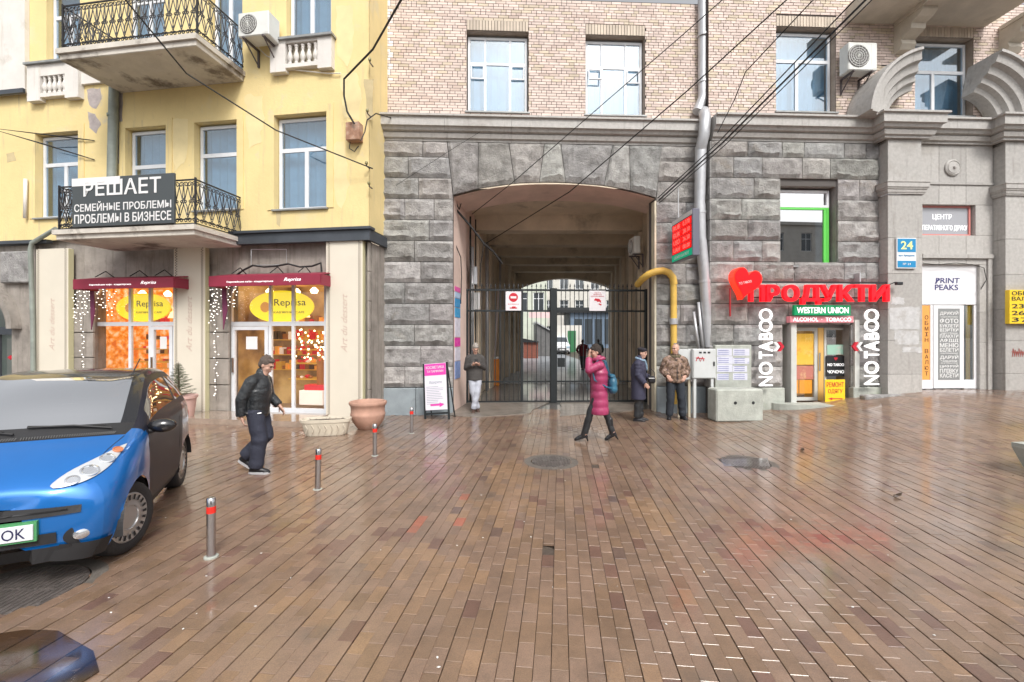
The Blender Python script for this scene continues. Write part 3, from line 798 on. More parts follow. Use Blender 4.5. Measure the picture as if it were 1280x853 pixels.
# rear wall with segmental arch
b = MB(); n = 18; p, q = loc(.51, 24), loc(5.3, 24); P0, P1 = PL(24, -.4), PRt(24, -.4)
MB().hprism([P0, p, (p[0], p[1]+.5), (P0[0], P0[1]+.5)], -.1, 5.7).build('rear_wall', M['plaster2'], BLD)
MB().hprism([q, P1, (P1[0], P1[1]+.5), (q[0], q[1]+.5)], -.1, 5.7).build('rear_wall', M['plaster2'], BLD)
def az(f): return 4.98-.5*abs(2*f-1)**2.1
for i in range(n):
    f, g = i/n, (i+1)/n; A = [p[k]*(1-f)+q[k]*f for k in (0, 1)]; C = [p[k]*(1-g)+q[k]*g for k in (0, 1)]
    b.quad((*A, az(f)), (*C, az(g)), (*C, 5.7), (*A, 5.7)); b.quad((*A, az(f)), (A[0], A[1]+.5, az(f)), (C[0], C[1]+.5, az(g)), (*C, az(g)))
    b.quad((A[0], A[1]+.5, 5.7), (C[0], C[1]+.5, 5.7), (C[0], C[1]+.5, az(g)), (A[0], A[1]+.5, az(f)))
b.build('rear_arch', M['plaster2'], BLD)
# back of the building above the passage
b = MB(); A = loc(-9, 24.45); C = loc(16, 24.45); b.box(A[0], C[0], 13.4, 13.7, 5.7, 10.4); b.build('back_wall', M['plaster2'], BLD)
for k, (yy, zz, m_) in enumerate(((12.9, 3.6, 'galv'), (13.3, 2.9, 'white'))):
    u, v = PL(yy, .02); MB().box(u-.05, u+.16, v-.12, v+.14, zz-.25, zz+.25).build('meter_box', M[m_], BLD)
for yy, r_, z1 in ((12.5, .025, 5.2), (12.75, .05, 4.4), (13.2, .02, 5.3), (15, .06, 5), (17.8, .05, 5)):
    u, v = PL(yy, .07); MB().tube([(u, v, .05), (u, v, z1)], r_, 8).build('wall_pipe', M['galv'] if r_ > .03 else M['cable'], BLD, sm=True)
# cables drooping round the arch
for pts, r_ in (([(567, 236), (572, 258), (574, 262), (578, 250), (633, 240), (668, 236), (720, 238), (790, 252)], .012), ([(566, 241), (570, 262), (590, 285), (605, 305), (617, 315), (628, 330)], .03), ([(567, 300), (576, 322), (577, 345), (576, 380)], .012), ([(605, 306), (601, 330), (600, 358)], .014)):
    path = []
    for k, (x, y) in enumerate(pts):
        u, z = FG.px(x, y, .35+k*.13); path.append((u, .35+k*.13, z))
    tag(MB().tube(path, r_, 6).build('wall_cable', M['cable'], BLD), None)
# narrow fin of ads on the left jamb
t = fthing(FG, 'notice_strip', 'tall strip of pasted blue, white and magenta notices on the left jamb of the gateway', 'poster', uA0+.012, .05, 0)
for y0, y1, c, nm in ((357, 364, (.75, .12, .4), 'a'), (364, 372, (.45, .6, .8), 'b'), (372, 384, (.05, .3, .6), 'c'), (384, 397, (.06, .35, .65), 'd'), (397, 422, (.7, .68, .78), 'e'), (422, 434, (.75, .05, .4), 'f'), (434, 452, (.72, .7, .8), 'g'), (452, 475, (.25, .35, .65), 'h')):
    z0, z1 = FG.px(568, y1, .2)[1], FG.px(568, y0, .2)[1]
    mm = mat('poster_'+nm, c, .6, nz=.15, ns=9, stain=((.8, .8, .85), 9, .58, .5))
    MB().box(0, .012, .02, .55, z0+.01, z1-.01).build('notice', mm, t)
t.location = FG.w(PL(11.05, .0)[0]+.002, PL(11.05)[1], 0); t.rotation_euler = (0, 0, -math.atan(SL))
# ------- courtyard
def house(name, label, X0, X1, Y0, Z, wallm, cols, rows, w, h, z0, dz, D=10, fr='whiteframe', side=None):
    t = thing(name, label, 'building', ((X0+X1)/2, Y0, 0)); W2 = (X1-X0)/2; hs2 = []
    for j in range(rows):
        for i in range(cols):
            c = -W2+(i+.5)*2*W2/cols; hs2.append((c-w/2, c+w/2, z0+j*dz, z0+j*dz+h, .2))
    b = wall_holes(MB(), -W2, W2, 0, Z, 0, hs2, .2); b.box(-W2, W2, .25, D, 0, Z, skip='f'); b.build('wall', wallm, t)
    fm = MB(); 
    for a, c, p, q, _ in hs2:
        e = frame_grid(a, c, p, q, .12, .07, [((a+c)/2, p+.07, q-.07, .06)], [(p+(q-p)*.68, a+.07, c-.07, .06)], .05).build('window', M[fr], t)
        MB().box(a+.05, c-.05, .16, .165, p+.05, q-.05).build('pane', M['darkpane'], e)
    b = MB(); b.box(-W2-.2, W2+.2, -.25, .0-.003, Z-.35, Z); b.build('cornice', wallm, t)
    return t
M['darkpane'] = mat('dark_window_glass', (.05, .06, .07), .08, spec=.8)
M['paleg'] = mat('pale_green_plaster', (.5, .53, .45), .85, nz=.12, ns=1, bump=.1)
M['palew'] = mat('pale_grey_plaster', (.58, .56, .52), .85, nz=.12, ns=1, bump=.1)
M['bluew'] = mat('slate_blue_cladding', (.12, .17, .24), .5, nz=.15, ns=2)
M['rust'] = mat('rust_red_metal', (.22, .07, .045), .6, nz=.2, ns=4)
house('courtyard_block', 'pale plaster block with tall windows closing the far end of the courtyard', 4, 19, 62, 16, M['palew'], 7, 4, 1.2, 2.1, 1.2, 3.6)
house('courtyard_house', 'greenish plaster house on the left side of the courtyard seen through the gate', -9, 3.9, 50, 14, M['paleg'], 7, 3, 1.2, 2.2, 4.6, 3.4)
t = thing('blue_pavilion', 'slate blue two storey pavilion at the right end of the courtyard', 'building', (10.5, 52, 0))
MB().box(-3.8, 4, 0, 6, 0, 4.6).build('wall', M['bluew'], t); MB().box(-8.2, 4.2, -.5, 6, 4.61, 5.2).build('roof_band', M['black'], t)
for i in range(6): MB().box(-3.2+i*1.15, -2.35+i*1.15, -.05, -.01, 1.0, 3.9).build('window', M['darkpane'], t)
t = thing('garage', 'small rust red garage beside the courtyard left wall', 'garage', (1.9, 38, 0))
MB().box(-1.5, 0.9, 0, 7, 0, 2.2).build('wall', M['rust'], t); MB().prism([(-1.7, 2.2), (1.1, 2.2), (1.1, 2.3), (-1.7, 2.75)], -.2, 7.1).build('roof', M['black'], t)
t.scale = (.5, 1, .62); t.location = (1.75, 38, 0)
t = thing('grey_shed', 'low dark grey shed with sloping roof left of the parked white van', 'shed', (3.2, 42, 0))
MB().prism([(-.9, 0), (.75, 0), (.75, 2.1), (-.9, 3.1)], 0, 6).build('wall', mat('shed_grey', (.13, .13, .13), .7, nz=.2, ns=3), t); MB().prism([(-1.0, 3.15), (.9, 2.1), (.9, 2.2), (-1.0, 3.3)], -.2, 6.1).build('roof', M['galv'], t)
t = thing('white_shop_panel', 'white and pink sign panel above the sheds in the courtyard', 'sign', (3.0, 45, 4.0))
MB().box(-1.3, 1.0, 0, .1, -.25, .3).build('panel', mat('sign_pale_pink', (.7, .5, .5), .5), t)
t = thing('green_door_kiosk', 'pale kiosk wall with a bright green door behind the van', 'kiosk', (6.3, 49.5, 0))
MB().box(-1.6, 1.4, 0, 2, 0, 3.1).build('wall', M['palew'], t); MB().box(-.15, .75, -.06, -.002, .05, 2.5).build('door', mat('green_door_paint', (.03, .15, .06), .5), t)
t = house('opposite_building', 'tall stone house across the street, seen only as reflections in the lower windows', -2, 46, 0, 15, M['palew'], 14, 4, 1.3, 2.1, 1.2, 3.5)
t.location = (22, -27, 0); t.rotation_euler = (0, 0, math.pi)
# ---- white van in the courtyard
def van():
    X, Y = (702.5-640)/FP*46, 46
    t = thing('parked_van', 'white minivan parked in the courtyard facing the gate', 'van', (X, Y, 0))
    wm = mat('white_car_paint', (.7, .72, .74), .25, coat=.8)
    rs = []
    for y, w, zl, zs, zr, wr in ((0, .78, .35, .8, .85, .7), (.12, .88, .28, .95, 1.0, .8), (.75, .9, .25, 1.05, 1.15, .8), (1.5, .9, .25, 1.1, 1.8, .72), (2.3, .9, .25, 1.1, 1.92, .74), (3.9, .9, .25, 1.1, 1.9, .74), (4.4, .86, .3, 1.1, 1.75, .7)):
        rs.append([(-w*.9, y, zl), (-w, y, zl+.25), (-w, y, zs), (-wr, y, zr-.05), (-wr*.8, y, zr), (wr*.8, y, zr), (wr, y, zr-.05), (w, y, zs), (w, y, zl+.25), (w*.9, y, zl)])
    MB().rings(rs).build('body', wm, t, sm=35)
    MB().rings([[(-.72, .83, 1.16), (.72, .83, 1.16), (.72, .8, 1.18), (-.72, .8, 1.18)], [(-.64, 1.44, 1.76), (.64, 1.44, 1.76), (.64, 1.40, 1.78), (-.64, 1.4, 1.78)]]).build('windscreen', M['darkpane'], t)
    for s in (-1, 1):
        MB().box(s*.66-.16, s*.66+.16, -.03, .1, .68, .86).build('headlight', M['pane'], t)
        for y in (.8, 3.6):
            w_ = MB(); w_.rings([[(s*.93, y+.32*math.cos(a), .32+.32*math.sin(a)) for a in [i*math.pi/8 for i in range(16)]], [(s*.7, y+.32*math.cos(a), .32+.32*math.sin(a)) for a in [i*math.pi/8 for i in range(16)]]]); w_.build('wheel', M['cable'], t)
    MB().box(-.45, .45, -.04, .05, .5, .66).build('grille', M['black'], t); MB().box(-.7, .7, -.03, .08, .3, .45).build('bumper', M['black'], t)
    MB().box(-.26, .26, -.07, -.04, .45, .56).build('number_plate', M['white'], t)
van()

# =====================================================================
#  GATE
# =====================================================================
GV = 1.62
def g_(x, y): return FG.px(x, y, GV)
zgt, zg2, zg3, zgb = g_(700, 363)[1], g_(700, 389)[1], g_(700, 477)[1], g_(700, 502)[1]
uG0, uG1 = FG.u(577, GV), FG.u(821, GV)
gt = fthing(FG, 'entrance_gate', 'dark painted steel bar gate closing the vaulted gateway', 'gate', 0, GV, 0)
for x0, x1, z1 in ((576, 585, zgt+.02), (687.5, 696, zgt+.05), (806, 821, zgt+.04)):
    a, c = FG.u(x0, GV), FG.u(x1, GV); MB().bbox(a, c, -.07, .07, .0, z1, .008).build('post', M['gate'], gt)
spans = ((FG.u(585, GV), FG.u(687.5, GV)), (FG.u(696, GV), FG.u(806, GV)))
for a, c in spans:
    for z, h in ((zgt, .055), (zg2, .05), (zg3, .04), (zgb, .055)): MB().box(a, c, -.022, .022, z-h/2, z+h/2).build('rail', M['gate'], gt)
    n = round((c-a)/.125); pk = MB()
    pk.box(-.009, .009, -.009, .009, zgb-.02, zgt+.11); pk.rings([[(-.022, -.01, zgt+.10), (.022, -.01, zgt+.10), (.022, .01, zgt+.10), (-.022, .01, zgt+.10)], [(-.002, -.002, zgt+.19), (.002, -.002, zgt+.19), (.002, .002, zgt+.19), (-.002, .002, zgt+.19)]])
    me = pk.mesh('picket', M['gate'])
    for i in range(1, n): obj('picket', me, gt, (a+(c-a)*i/n, .0, 0))
for x in (652,):
    a = FG.u(x, GV); MB().box(a-.03, a+.03, -.03, .03, zgb, zgt).build('stile', M['gate'], gt)
MB().box(FG.u(697, GV), FG.u(706, GV), -.04, .04, 1.0, 1.25).build('lock_box', M['gate'], gt)
M['signred'] = mat('sign_red', (.55, .02, .04), .4)
def gsign(x0, x1, y0, y1, lab, kind):
    u0, z1 = FG.px(x0, y0, GV-.05); u1, z0 = FG.px(x1, y1, GV-.05); w, h = u1-u0, z1-z0
    t = fthing(FG, 'gate_sign', lab, 'sign', (u0+u1)/2, GV-.05, (z0+z1)/2, 'signs wired to the gate')
    MB().bbox(-w/2, w/2, -.012, .012, -h/2, h/2, .003).build('panel', mat('sign_white', (.75, .73, .76), .4), t)
    if kind == 0:
        MB().rings([[(r*math.cos(a), y, .1+r*math.sin(a)) for a in [i*math.pi/14 for i in range(28)]] for r, y in ((.125, -.013), (.125, -.018))]).build('no_entry_disc', M['signred'], t)
        MB().box(-.08, .08, -.022, -.0185, .07, .13).build('bar', M['white'], t)
        b = MB(); b.box(-.1, .1, -.018, -.014, -.21, -.18); b.box(-.04, .06, -.018, -.014, -.18, -.15); b.build('small_car_mark', M['signred'], t)
        text_on('ЗУПИНКА', w*.7, .03, 0, -.0125, -.09, M['signred'], t)
    else:
        b = MB(); b.prism([(-.1, .02), (-.06, .07), (.05, .05), (.1, -.0), (.09, -.06), (.05, -.02), (.0, -.03), (-.05, .01), (-.07, -.01)], -.018, -.0125); b.prism([(.03, -.07), (.11, -.09), (.11, -.13), (.05, -.11)], -.018, -.0125); b.build('camera_mark', M['signred'], t)
        for k, s in enumerate(('УВАГА', 'ВЕДЕТЬСЯ', 'ВІДЕОСПОСТЕРЕЖЕННЯ')): text_on(s, w*(.4, .5, .8)[k], .03, 0, -.0125, .22-k*.05, M['signred'], t)
gsign(632, 651.5, 364.5, 388.5, 'white sign with red no entry disc hung on the left gate leaf', 0)
gsign(736.5, 757, 363.5, 389, 'white sign with red camera mark hung on the right gate leaf', 1)
M['apron'] = mat('wet_concrete', (.2, .175, .15), .45, nz=.25, ns=3, bump=.3, bs=14, coat=.4, stain=((.07, .06, .05), 2, .55, .6))
p0, p1, p2, p3 = loc(*G(566, 520)), loc(*G(660, 517)), loc(*G(690, 510)), loc(*G(575, 505))
def apron(pts, name, z=.012, seed=1, amp=.06, m=None):
    poly = []; k = len(pts)
    for i in range(k):
        a, c = Vector(pts[i]), Vector(pts[(i+1) % k]); n_ = max(1, int((c-a).length/.15))
        for j in range(n_):
            p = a.lerp(c, j/n_); w = noise.noise(Vector((p.x*2, p.y*2, seed)))*amp; poly.append((p.x+w, p.y+w*.7))
    b = MB(); b.hprism(poly, z-.02 if z > .013 else 0.0005, z); o = b.build(name, m or M['concrete']); tag(o, kind='structure'); return o
apron([G(560, 520), G(600, 522), G(660, 518), G(676, 508), G(690, 502), G(577, 502)], 'concrete_apron', .02, m=M['apron'])
apron([G(700, 521), G(790, 514), G(806, 503), G(700, 503)], 'concrete_apron', .014, 4, m=M['apron'])
# orange ticket post inside the passage, stood by the left wall
px_, py_ = G(618.5, 482); t = thing('orange_barrier_post', 'squat orange barrier box behind the left gate leaf', 'barrier', (px_, py_, 0))
om = mat('orange_paint', (.75, .25, .03), .45, nz=.1, ns=5)
MB().bbox(-.17, .17, -.15, .15, 0, 1.0, .02).build('housing', om, t); MB().bbox(-.15, .15, -.13, .13, 1.003, 1.09, .02).build('cap', M['white'], t)
q = MB(); q.tube([(0, 0, 1.1), (.14, .0, 3.6)], .035, 8); q.build('boom', mat('boom_pink_white', (.7, .6, .58), .5), t)
# air conditioner on the right wall inside the passage
M['acw'] = mat('aircon_white', (.68, .69, .66), .45, nz=.06, ns=5)
def aircon(F, lab, u, v, z, w, h, d, fan_left=True, grp='air conditioners fixed to the walls', legs=True, rz=None):
    t = fthing(F, 'air_conditioner', lab, 'air conditioner', u, v, z, grp)
    if rz is not None: t.rotation_euler[2] = rz
    MB().bbox(-w/2, w/2, -d, -.12, 0, h, .02).build('case', M['acw'], t)
    c = -w*.16 if fan_left else w*.16; r = h*.4
    def disc(r0, y, m_, nm):
        MB().rings([[(c+rr_*math.cos(a), y_, h/2+rr_*math.sin(a)) for a in [i*math.pi/14 for i in range(28)]] for rr_, y_ in ((r0, -d-.002), (r0, -d-y))]).build(nm, m_, t)
    disc(r, .008, M['fan'], 'fan_recess')
    q = MB()
    for i in range(5):
        rr_ = r*(i+.6)/5; q.tube([(c+rr_*math.cos(a), -d-.018, h/2+rr_*math.sin(a)) for a in [k*math.pi/12 for k in range(25)]], .006, 5)
    for k in range(8): a = k*math.pi/8; q.tube([(c-r*math.cos(a), -d-.024, h/2-r*math.sin(a)), (c+r*math.cos(a), -d-.024, h/2+r*math.sin(a))], .004, 4)
    q.build('fan_grille', M['acw'], t)
    MB().box(w/2-w*.2, w/2-.02, -d-.004, -d, .05, h-.05).build('side_cover', M['acw'], t)
    if legs:
        for s in (-.32, .32):
            q = MB(); q.box(w*s-.02, w*s+.02, -d-.02, 0, -.04, -.003); q.box(w*s-.02, w*s+.02, -.04, 0, -.4, -.04); q.tube([(w*s, -d+.03, -.03), (w*s, -.03, -.36)], .016, 5); q.build('bracket', M['bracket'], t)
    return t
M['fan'] = mat('fan_dark', (.16, .15, .15), .6); M['bracket'] = mat('bracket_steel', (.12, .1, .1), .6, .3)
u, v = PRt(13.2, .02)
t = aircon(FG, 'white air conditioner inside the passage on its right wall', u, v, FG.px(805, 320, 2.3)[1], .55, .5, .3, rz=R(-90)+FG.a)

# =====================================================================
#  THINGS ON THE GREY WALL
# =====================================================================
# -- big downpipe
def ppath(pts, F=FG): return [(*(lambda a: (a[0], v, a[1]))(F.px(x, y, v)),) for x, y, v in pts]
t = fthing(FG, 'downpipe', 'broad silvery downpipe running down beside the gateway with an elbow at the cornice', 'downpipe', 0, 0, 0)
pa_ = ppath([(878.5, -60, 0.02), (879, 60, .02), (879, 122, .02), (872, 140, -.06)]); MB().tube(pa_, .125, 14).build('upper_pipe', M['galv'], t, sm=50)
pb_ = ppath([(880, 140, -.10), (881.5, 148, -.42), (880, 168, -.42), (876, 186, -.30)]); MB().tube(pb_, [.13, .13, .13, .125], 14).build('elbow', M['galv'], t, sm=50)
pts = [(876, 184, -.28), (874.5, 256, -.25), (876, 300, -.25), (881, 350, -.24), (886, 434, -.22)]
for i in range(4): MB().tube(ppath(pts[i:i+2]), [.135, .125], 14).build('lower_pipe', M['galv'], t, sm=50)
MB().tube(ppath([(873, 50, .0), (885, 50, .0)]), .02, 6)
for x, y, v in ((879, 45, .0), (879, 103, .02), (875, 266, -.25), (881, 352, -.24)):
    u, z = FG.px(x, y, v); MB().lathe([(.14, -.03), (.14, .03)], 16, (u, v, z)).build('bracket_ring', M['galv'], t)
# -- yellow gas pipe
M['yel'] = mat('yellow_gas_paint', (.66, .43, .09), .5, nz=.15, ns=5, stain=((.3, .2, .08), 3, .62, .5))
t = fthing(FG, 'gas_pipe', 'thick yellow gas pipe bending out of the gateway and down the pier', 'pipe', 0, 0, 0)
path = ppath([(797, 356, .5), (803, 349, .1), (811, 343, -.1), (820, 339.5, -.15), (829, 338.5, -.15), (836, 341, -.15), (841, 347, -.15), (842.5, 356, -.15)]); MB().tube(path, .085, 12).build('bend', M['yel'], t, sm=50)
MB().tube(ppath([(842, 350, -.15), (842.5, 505, -.15)]), .075, 12).build('riser', M['yel'], t, sm=50)
u, z = FG.px(842, 402, -.15); MB().lathe([(.1, -.07), (.1, .07)], 14, (u, -.15, z)).build('clamp', M['galv'], t)
t = fthing(FG, 'conduit_pair', 'two thin grey conduits dropping into the electric cabinet', 'conduit', 0, 0, 0)
for q in ([(867, 390, -.2), (874, 440, -.3)], [(873, 378, -.22), (879, 440, -.3)]): MB().tube(ppath(q), .035, 8).build('conduit', M['galv'], t, sm=True)
# -- exchange-rate LED board hung at right angles to the wall
us_ = (FG.u(841, -.25)+FG.u(864, -1.3))/2; zt = 4.52
t = fthing(FG, 'exchange_board', 'red lit exchange rate board with green foot hanging edge-on by the downpipe', 'sign', us_, -.78, 3.62)
t.rotation_euler[2] = FG.a-R(90)
W_ = 1.12; H_ = 1.02
M['dk'] = mat('dark_grey_case', (.13, .13, .17), .4)
MB().bbox(-W_/2, W_/2, 0.0, .16, 0, H_, .01).build('case', M['dk'], t)
M['led'] = mat('red_led', (.6, .0, .0), .4, emit=.9); M['ledhi'] = mat('red_led_digits', (1, .06, .05), .4, emit=2.0); M['ledg'] = mat('green_band', (.0, .30, .16), .4, emit=.5)
for i in range(4):
    for j in range(2):
        a = -W_/2+.05+j*.52; MB().box(a, a+.5, -.006, -.001, .19+i*.175, .19+i*.175+.16).build('led_panel', M['led'], t)
        text_on(('00.00', '26.50', '28.10', '0.370')[i] if j else ('', 'USD', 'EUR', 'RUB')[i] or 'UAH', .36, .1, a+.25, -.0065, .19+i*.175+.08, M['ledhi'], t, name='digits')
MB().box(-W_/2+.02, W_/2-.02, -.006, -.001, .02, .17).build('green_band', M['ledg'], t); text_on('ОБМІН ВАЛЮТ', .8, .07, 0, -.0065, .095, M['white'], t)
MB().box(-W_/2+.02, W_/2-.02, -.006, -.001, .9, 1.0).build('top_band', M['white'], t)
MB().tube([(-.3, .05, H_), (-.3, .05, 1.75)], .012, 6).build('hanger', M['galv'], t)

# -- ПРОДУКТИ
VS = -SH-.30
M['redl'] = mat('lit_red_acrylic', (.8, .003, .010), .35, emit=.8); M['redside'] = mat('red_letter_side', (.35, .01, .015), .5)
def fz(x, y, v): return FG.px(x, y, v)
uc, zc_ = fz(1020, 368, VS)
t = fthing(FG, 'grocery_sign', 'row of big lit red letters reading ПРОДУКТИ over the shop door', 'sign', uc, VS, zc_)
lets = zip('ПРОДУКТИ', ((148, 228), (238, 308), (325, 412), (422, 525), (524, 612), (618, 702), (704, 786), (792, 888)))
for ch, (a, c) in lets:
    x0, x1 = 900+a/4.264, 900+c/4.264; y0, y1 = (356.5, 381 if ch == 'Д' else 377.5)
    u0, z1 = fz(x0, y0, VS); u1, z0 = fz(x1, y1, VS)
    q = put(text_mb(ch, u1-u0, z1-z0, .09, .03), (u0+u1)/2-uc, 0, (z0+z1)/2-zc_); o = q.build('letter', M['redl'], t)
a, z0 = fz(930, 354, VS+.1); c, _ = fz(1112, 354, VS+.1)
MB().box(a-uc, c-uc, .05, .08, z0-zc_, z0-zc_+.04).build('rail', M['black'], t); MB().box(a-uc+.1, c-uc, .05, .08, z0-zc_-.36, z0-zc_-.33).build('rail', M['black'], t)
for x in (953, 1078): u, _ = fz(x, 354, VS); MB().box(u-uc-.015, u-uc+.015, .06, .3, z0-zc_-.02, z0-zc_+.25).build('hanger', M['galv'], t)
# heart
def heart(n=40):
    P = []
    for i in range(n):
        a = 2*math.pi*i/n; P.append((16*math.sin(a)**3/17, (13*math.cos(a)-5*math.cos(2*a)-2*math.cos(3*a)-math.cos(4*a))/17+.1))
    return P
u, z = fz(930.5, 355, VS-.15); t = fthing(FG, 'heart_sign', 'tilted glossy red heart box sign at the left end of the lit letters', 'sign', u, VS-.12, z)
def hp_(s, y0, y1, rot, sx=.85):
    P = [(x*s*sx, z_*s) for x, z_ in heart()]; c_, s_ = math.cos(rot), math.sin(rot); P = [(x*c_-z_*s_, x*s_+z_*c_) for x, z_ in P]; return MB().prism(P, y0, y1)
hp_(.42, -.12, .12, R(-14)).build('side', mat('heart_orange_side', (.8, .03, .01), .3, emit=.9), t); hp_(.395, -.135, -.121, R(-14)).build('face', mat('heart_face', (.75, .003, .006), .3, emit=.7), t)
text_on('TO TABOO', .3, .055, -.04, -.136, .02, M['white'], t, rot=R(12))
MB().box(-.33, -.30, .0, .03, -.75, -.1).build('arm', M['redside'], t)
# western union, alcohol & tobacco
M['wug'] = mat('green_sign_face', (.0, .22, .08), .4, emit=.35); M['lit'] = mat('lit_white', (.9, .9, .9), .4, emit=.55)
def board(x0, x1, y0, y1, v, name, lab, m_, d=.08, frame=None, cat='sign', F=FG, pname='panel'):
    u0, z1 = F.px(x0, y0, v); u1, z0 = F.px(x1, y1, v); w, h = u1-u0, z1-z0
    t = fthing(F, name, lab, cat, (u0+u1)/2, v, (z0+z1)/2)
    MB().bbox(-w/2, w/2, 0, d, -h/2, h/2, .006).build(pname, m_, t); return t, w, h
t, w, h = board(993, 1063.5, 381.5, 394.5, VS+.04, 'money_transfer_sign', 'green sign with white WESTERN UNION lettering under the red letters', M['wug'])
text_on('WESTERN UNION', w*.92, h*.6, 0, -.002, 0, M['lit'], t, bold=.02)
t, w, h = board(988, 1067, 395.5, 403.5, -SH-.18, 'alcohol_tobacco_sign', 'narrow pink light box reading ALCOHOL TOBACCO above the door', mat('pink_lightbox', (.6, .22, .25), .4, emit=.2), .15)
text_on('ALCOHOL  ·  TOBACCO', w*.92, h*.62, 0, -.002, 0, M['lit'], t, bold=.01)
# NO TABOO, twice, letters stacked along a vertical line and turned
def taboo(x0, x1, y0, y1, lx0, lx1, side):
    u0, z1 = fz(x0, y0, -SH-.22); u1, z0 = fz(x1, y1, -SH-.22); w, L_ = u1-u0, z1-z0
    t = fthing(FG, 'vertical_letter_sign', 'white upright letters NO TABOO with arrow badge %s of the shop door' % ('left' if side < 0 else 'right'), 'sign', (u0+u1)/2, -SH-.22, z0, 'NO TABOO signs either side of the shop door')
    fr_ = [('N', 0, .125, 0), ('O', .145, .31, 0), ('T', .35, .445, .012), ('A', .445, .575, .012), ('B', .595, .69, .012), ('O', .70, .86, .0), ('O', .835, 1.0, .0)]
    for ch, a, c, bo in fr_:
        q = put(text_mb(ch, (c-a)*L_, w*.98, .05, bo), 0, 0, (a+c)/2*L_, R(90)); q.build('letter', M['lit'], t)
    zz = fz(960, 433.5, -SH-.22)[1]-z0; ux = (fz((lx0+lx1)/2, 430, -SH-.22)[0])-(u0+u1)/2
    s = .11
    for k, (m_, dx) in enumerate(((M['white'], -.05), (M['signred'], .055))):
        d_ = -side
        P = [(-s*.6, s), (0, s), (s*.75, 0), (0, -s), (-s*.6, -s), (s*.05, 0)]; P = [(ux+d_*(x+dx), zz+z_) for x, z_ in P]
        MB().prism(P, -.05, 0).build('arrow_badge', m_, t)
taboo(948, 964.5, 386, 482.5, 966, 977.5, -1); taboo(1079.5, 1097, 386.5, 481, 1063.5, 1078, 1)
# -- shop entrance (part of the building)
VD = -SH+.22
def dfz(x, y): return FG.px(x, y, VD)
e = bpy.data.objects.new('shop_door', None); link(e, BLD); e['label'] = 'pale framed shop entrance with posters in its side lights'
DF = mat('pale_door_frame', (.55, .56, .53), .45, nz=.08, ns=4)
ud0, ud1 = hd[0], hd[1]; zd0, zd1 = dfz(1000, 501)[1], hd[3]
zl = dfz(1000, 413)[1]
U = lambda x: dfz(x, 450)[0]
b = MB(); b.box(U(979), U(985.5), VD-.3, VD+.1, zd0-.1, zd1); b.box(U(1056.5), U(1062), VD-.3, VD+.1, zd0-.1, zd1); b.box(U(985.5), U(1056.5), VD-.28, VD+.08, zd1-.06, zd1)
b.build('outer_frame', DF, e)
b = frame_grid(U(986), U(1022), zd0, zl+.06, VD, .08, [], [], .07); b.build('door_leaf', DF, e)
b = frame_grid(U(1030.5), U(1057), zd0, zl+.06, VD, .05, [], [], .07); b.build('side_frame', DF, e)
MB().box(U(986), U(1057), VD, VD+.06, zl+.065, zd1-.07).build('top_panel', mat('grey_top_panel', (.22, .22, .22), .5), e)
MB().box(U(1021)+.03, U(1021)+.05, VD-.06, VD-.03, 1.0, 1.45).build('handle', M['steel'], e)
ym = mat('yellow_poster', (.8, .48, .06), .5, emit=.25, stain=[((.75, .12, .03), 2.2, .56, .8), ((.85, .75, .4), 3.1, .6, .7)])  # door posters glow faintly, shop light put into their colour
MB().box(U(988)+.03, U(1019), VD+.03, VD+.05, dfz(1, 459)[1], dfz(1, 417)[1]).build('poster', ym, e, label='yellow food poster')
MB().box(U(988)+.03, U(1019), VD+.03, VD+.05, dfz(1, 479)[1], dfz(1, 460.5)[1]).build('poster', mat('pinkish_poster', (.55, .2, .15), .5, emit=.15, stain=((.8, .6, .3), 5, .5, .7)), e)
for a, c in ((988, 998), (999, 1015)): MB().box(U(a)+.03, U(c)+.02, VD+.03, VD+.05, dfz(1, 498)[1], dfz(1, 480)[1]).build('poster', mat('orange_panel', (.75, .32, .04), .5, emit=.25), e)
MB().box(U(986.5), U(1020), VD+.02, VD+.025, zd0+.05, zl).build('pane', M['paneclear'], e)
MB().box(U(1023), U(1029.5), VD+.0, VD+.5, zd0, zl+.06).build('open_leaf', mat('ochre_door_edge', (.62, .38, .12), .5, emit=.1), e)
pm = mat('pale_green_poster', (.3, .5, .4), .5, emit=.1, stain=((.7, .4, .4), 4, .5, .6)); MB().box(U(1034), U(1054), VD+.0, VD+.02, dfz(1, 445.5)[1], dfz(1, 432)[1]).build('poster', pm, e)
MB().box(U(1033), U(1055), VD+.028, VD+.033, dfz(1, 447)[1], zl).build('pane', M['paneclear'], e)
p = MB().box(U(1031.5), U(1055.5), VD-.03, VD-.012, dfz(1, 474.5)[1], dfz(1, 447)[1]).build('black_poster', M['black'], e)
xc = (U(1031.5)+U(1055.5))/2; text_on('NO TABOO', .42, .07, xc, VD-.031, dfz(1, 459)[1], M['lit'], e, bold=.01); text_on('ЧОЧОЧО', .42, .08, xc, VD-.031, dfz(1, 468.5)[1], M['lit'], e, bold=.01)
put(MB().prism([(x*.05, z_*.05) for x, z_ in heart(16)], -.004, 0), xc, VD-.031, dfz(1, 451)[1]).build('heart_mark', M['signred'], e)
t, w, h = board(1031.5, 1056.5, 474.8, 505.5, -SH-.12, 'repair_sign', 'yellow board reading РЕМОНТ ОДЯГУ leaning in the shop doorway', mat('bright_yellow_board', (.85, .58, .02), .45), .02)
text_on('РЕМОНТ', w*.86, h*.2, 0, -.002, h*.3, M['signred'], t); text_on('ОДЯГУ', w*.72, h*.2, 0, -.002, h*.02, M['signred'], t)
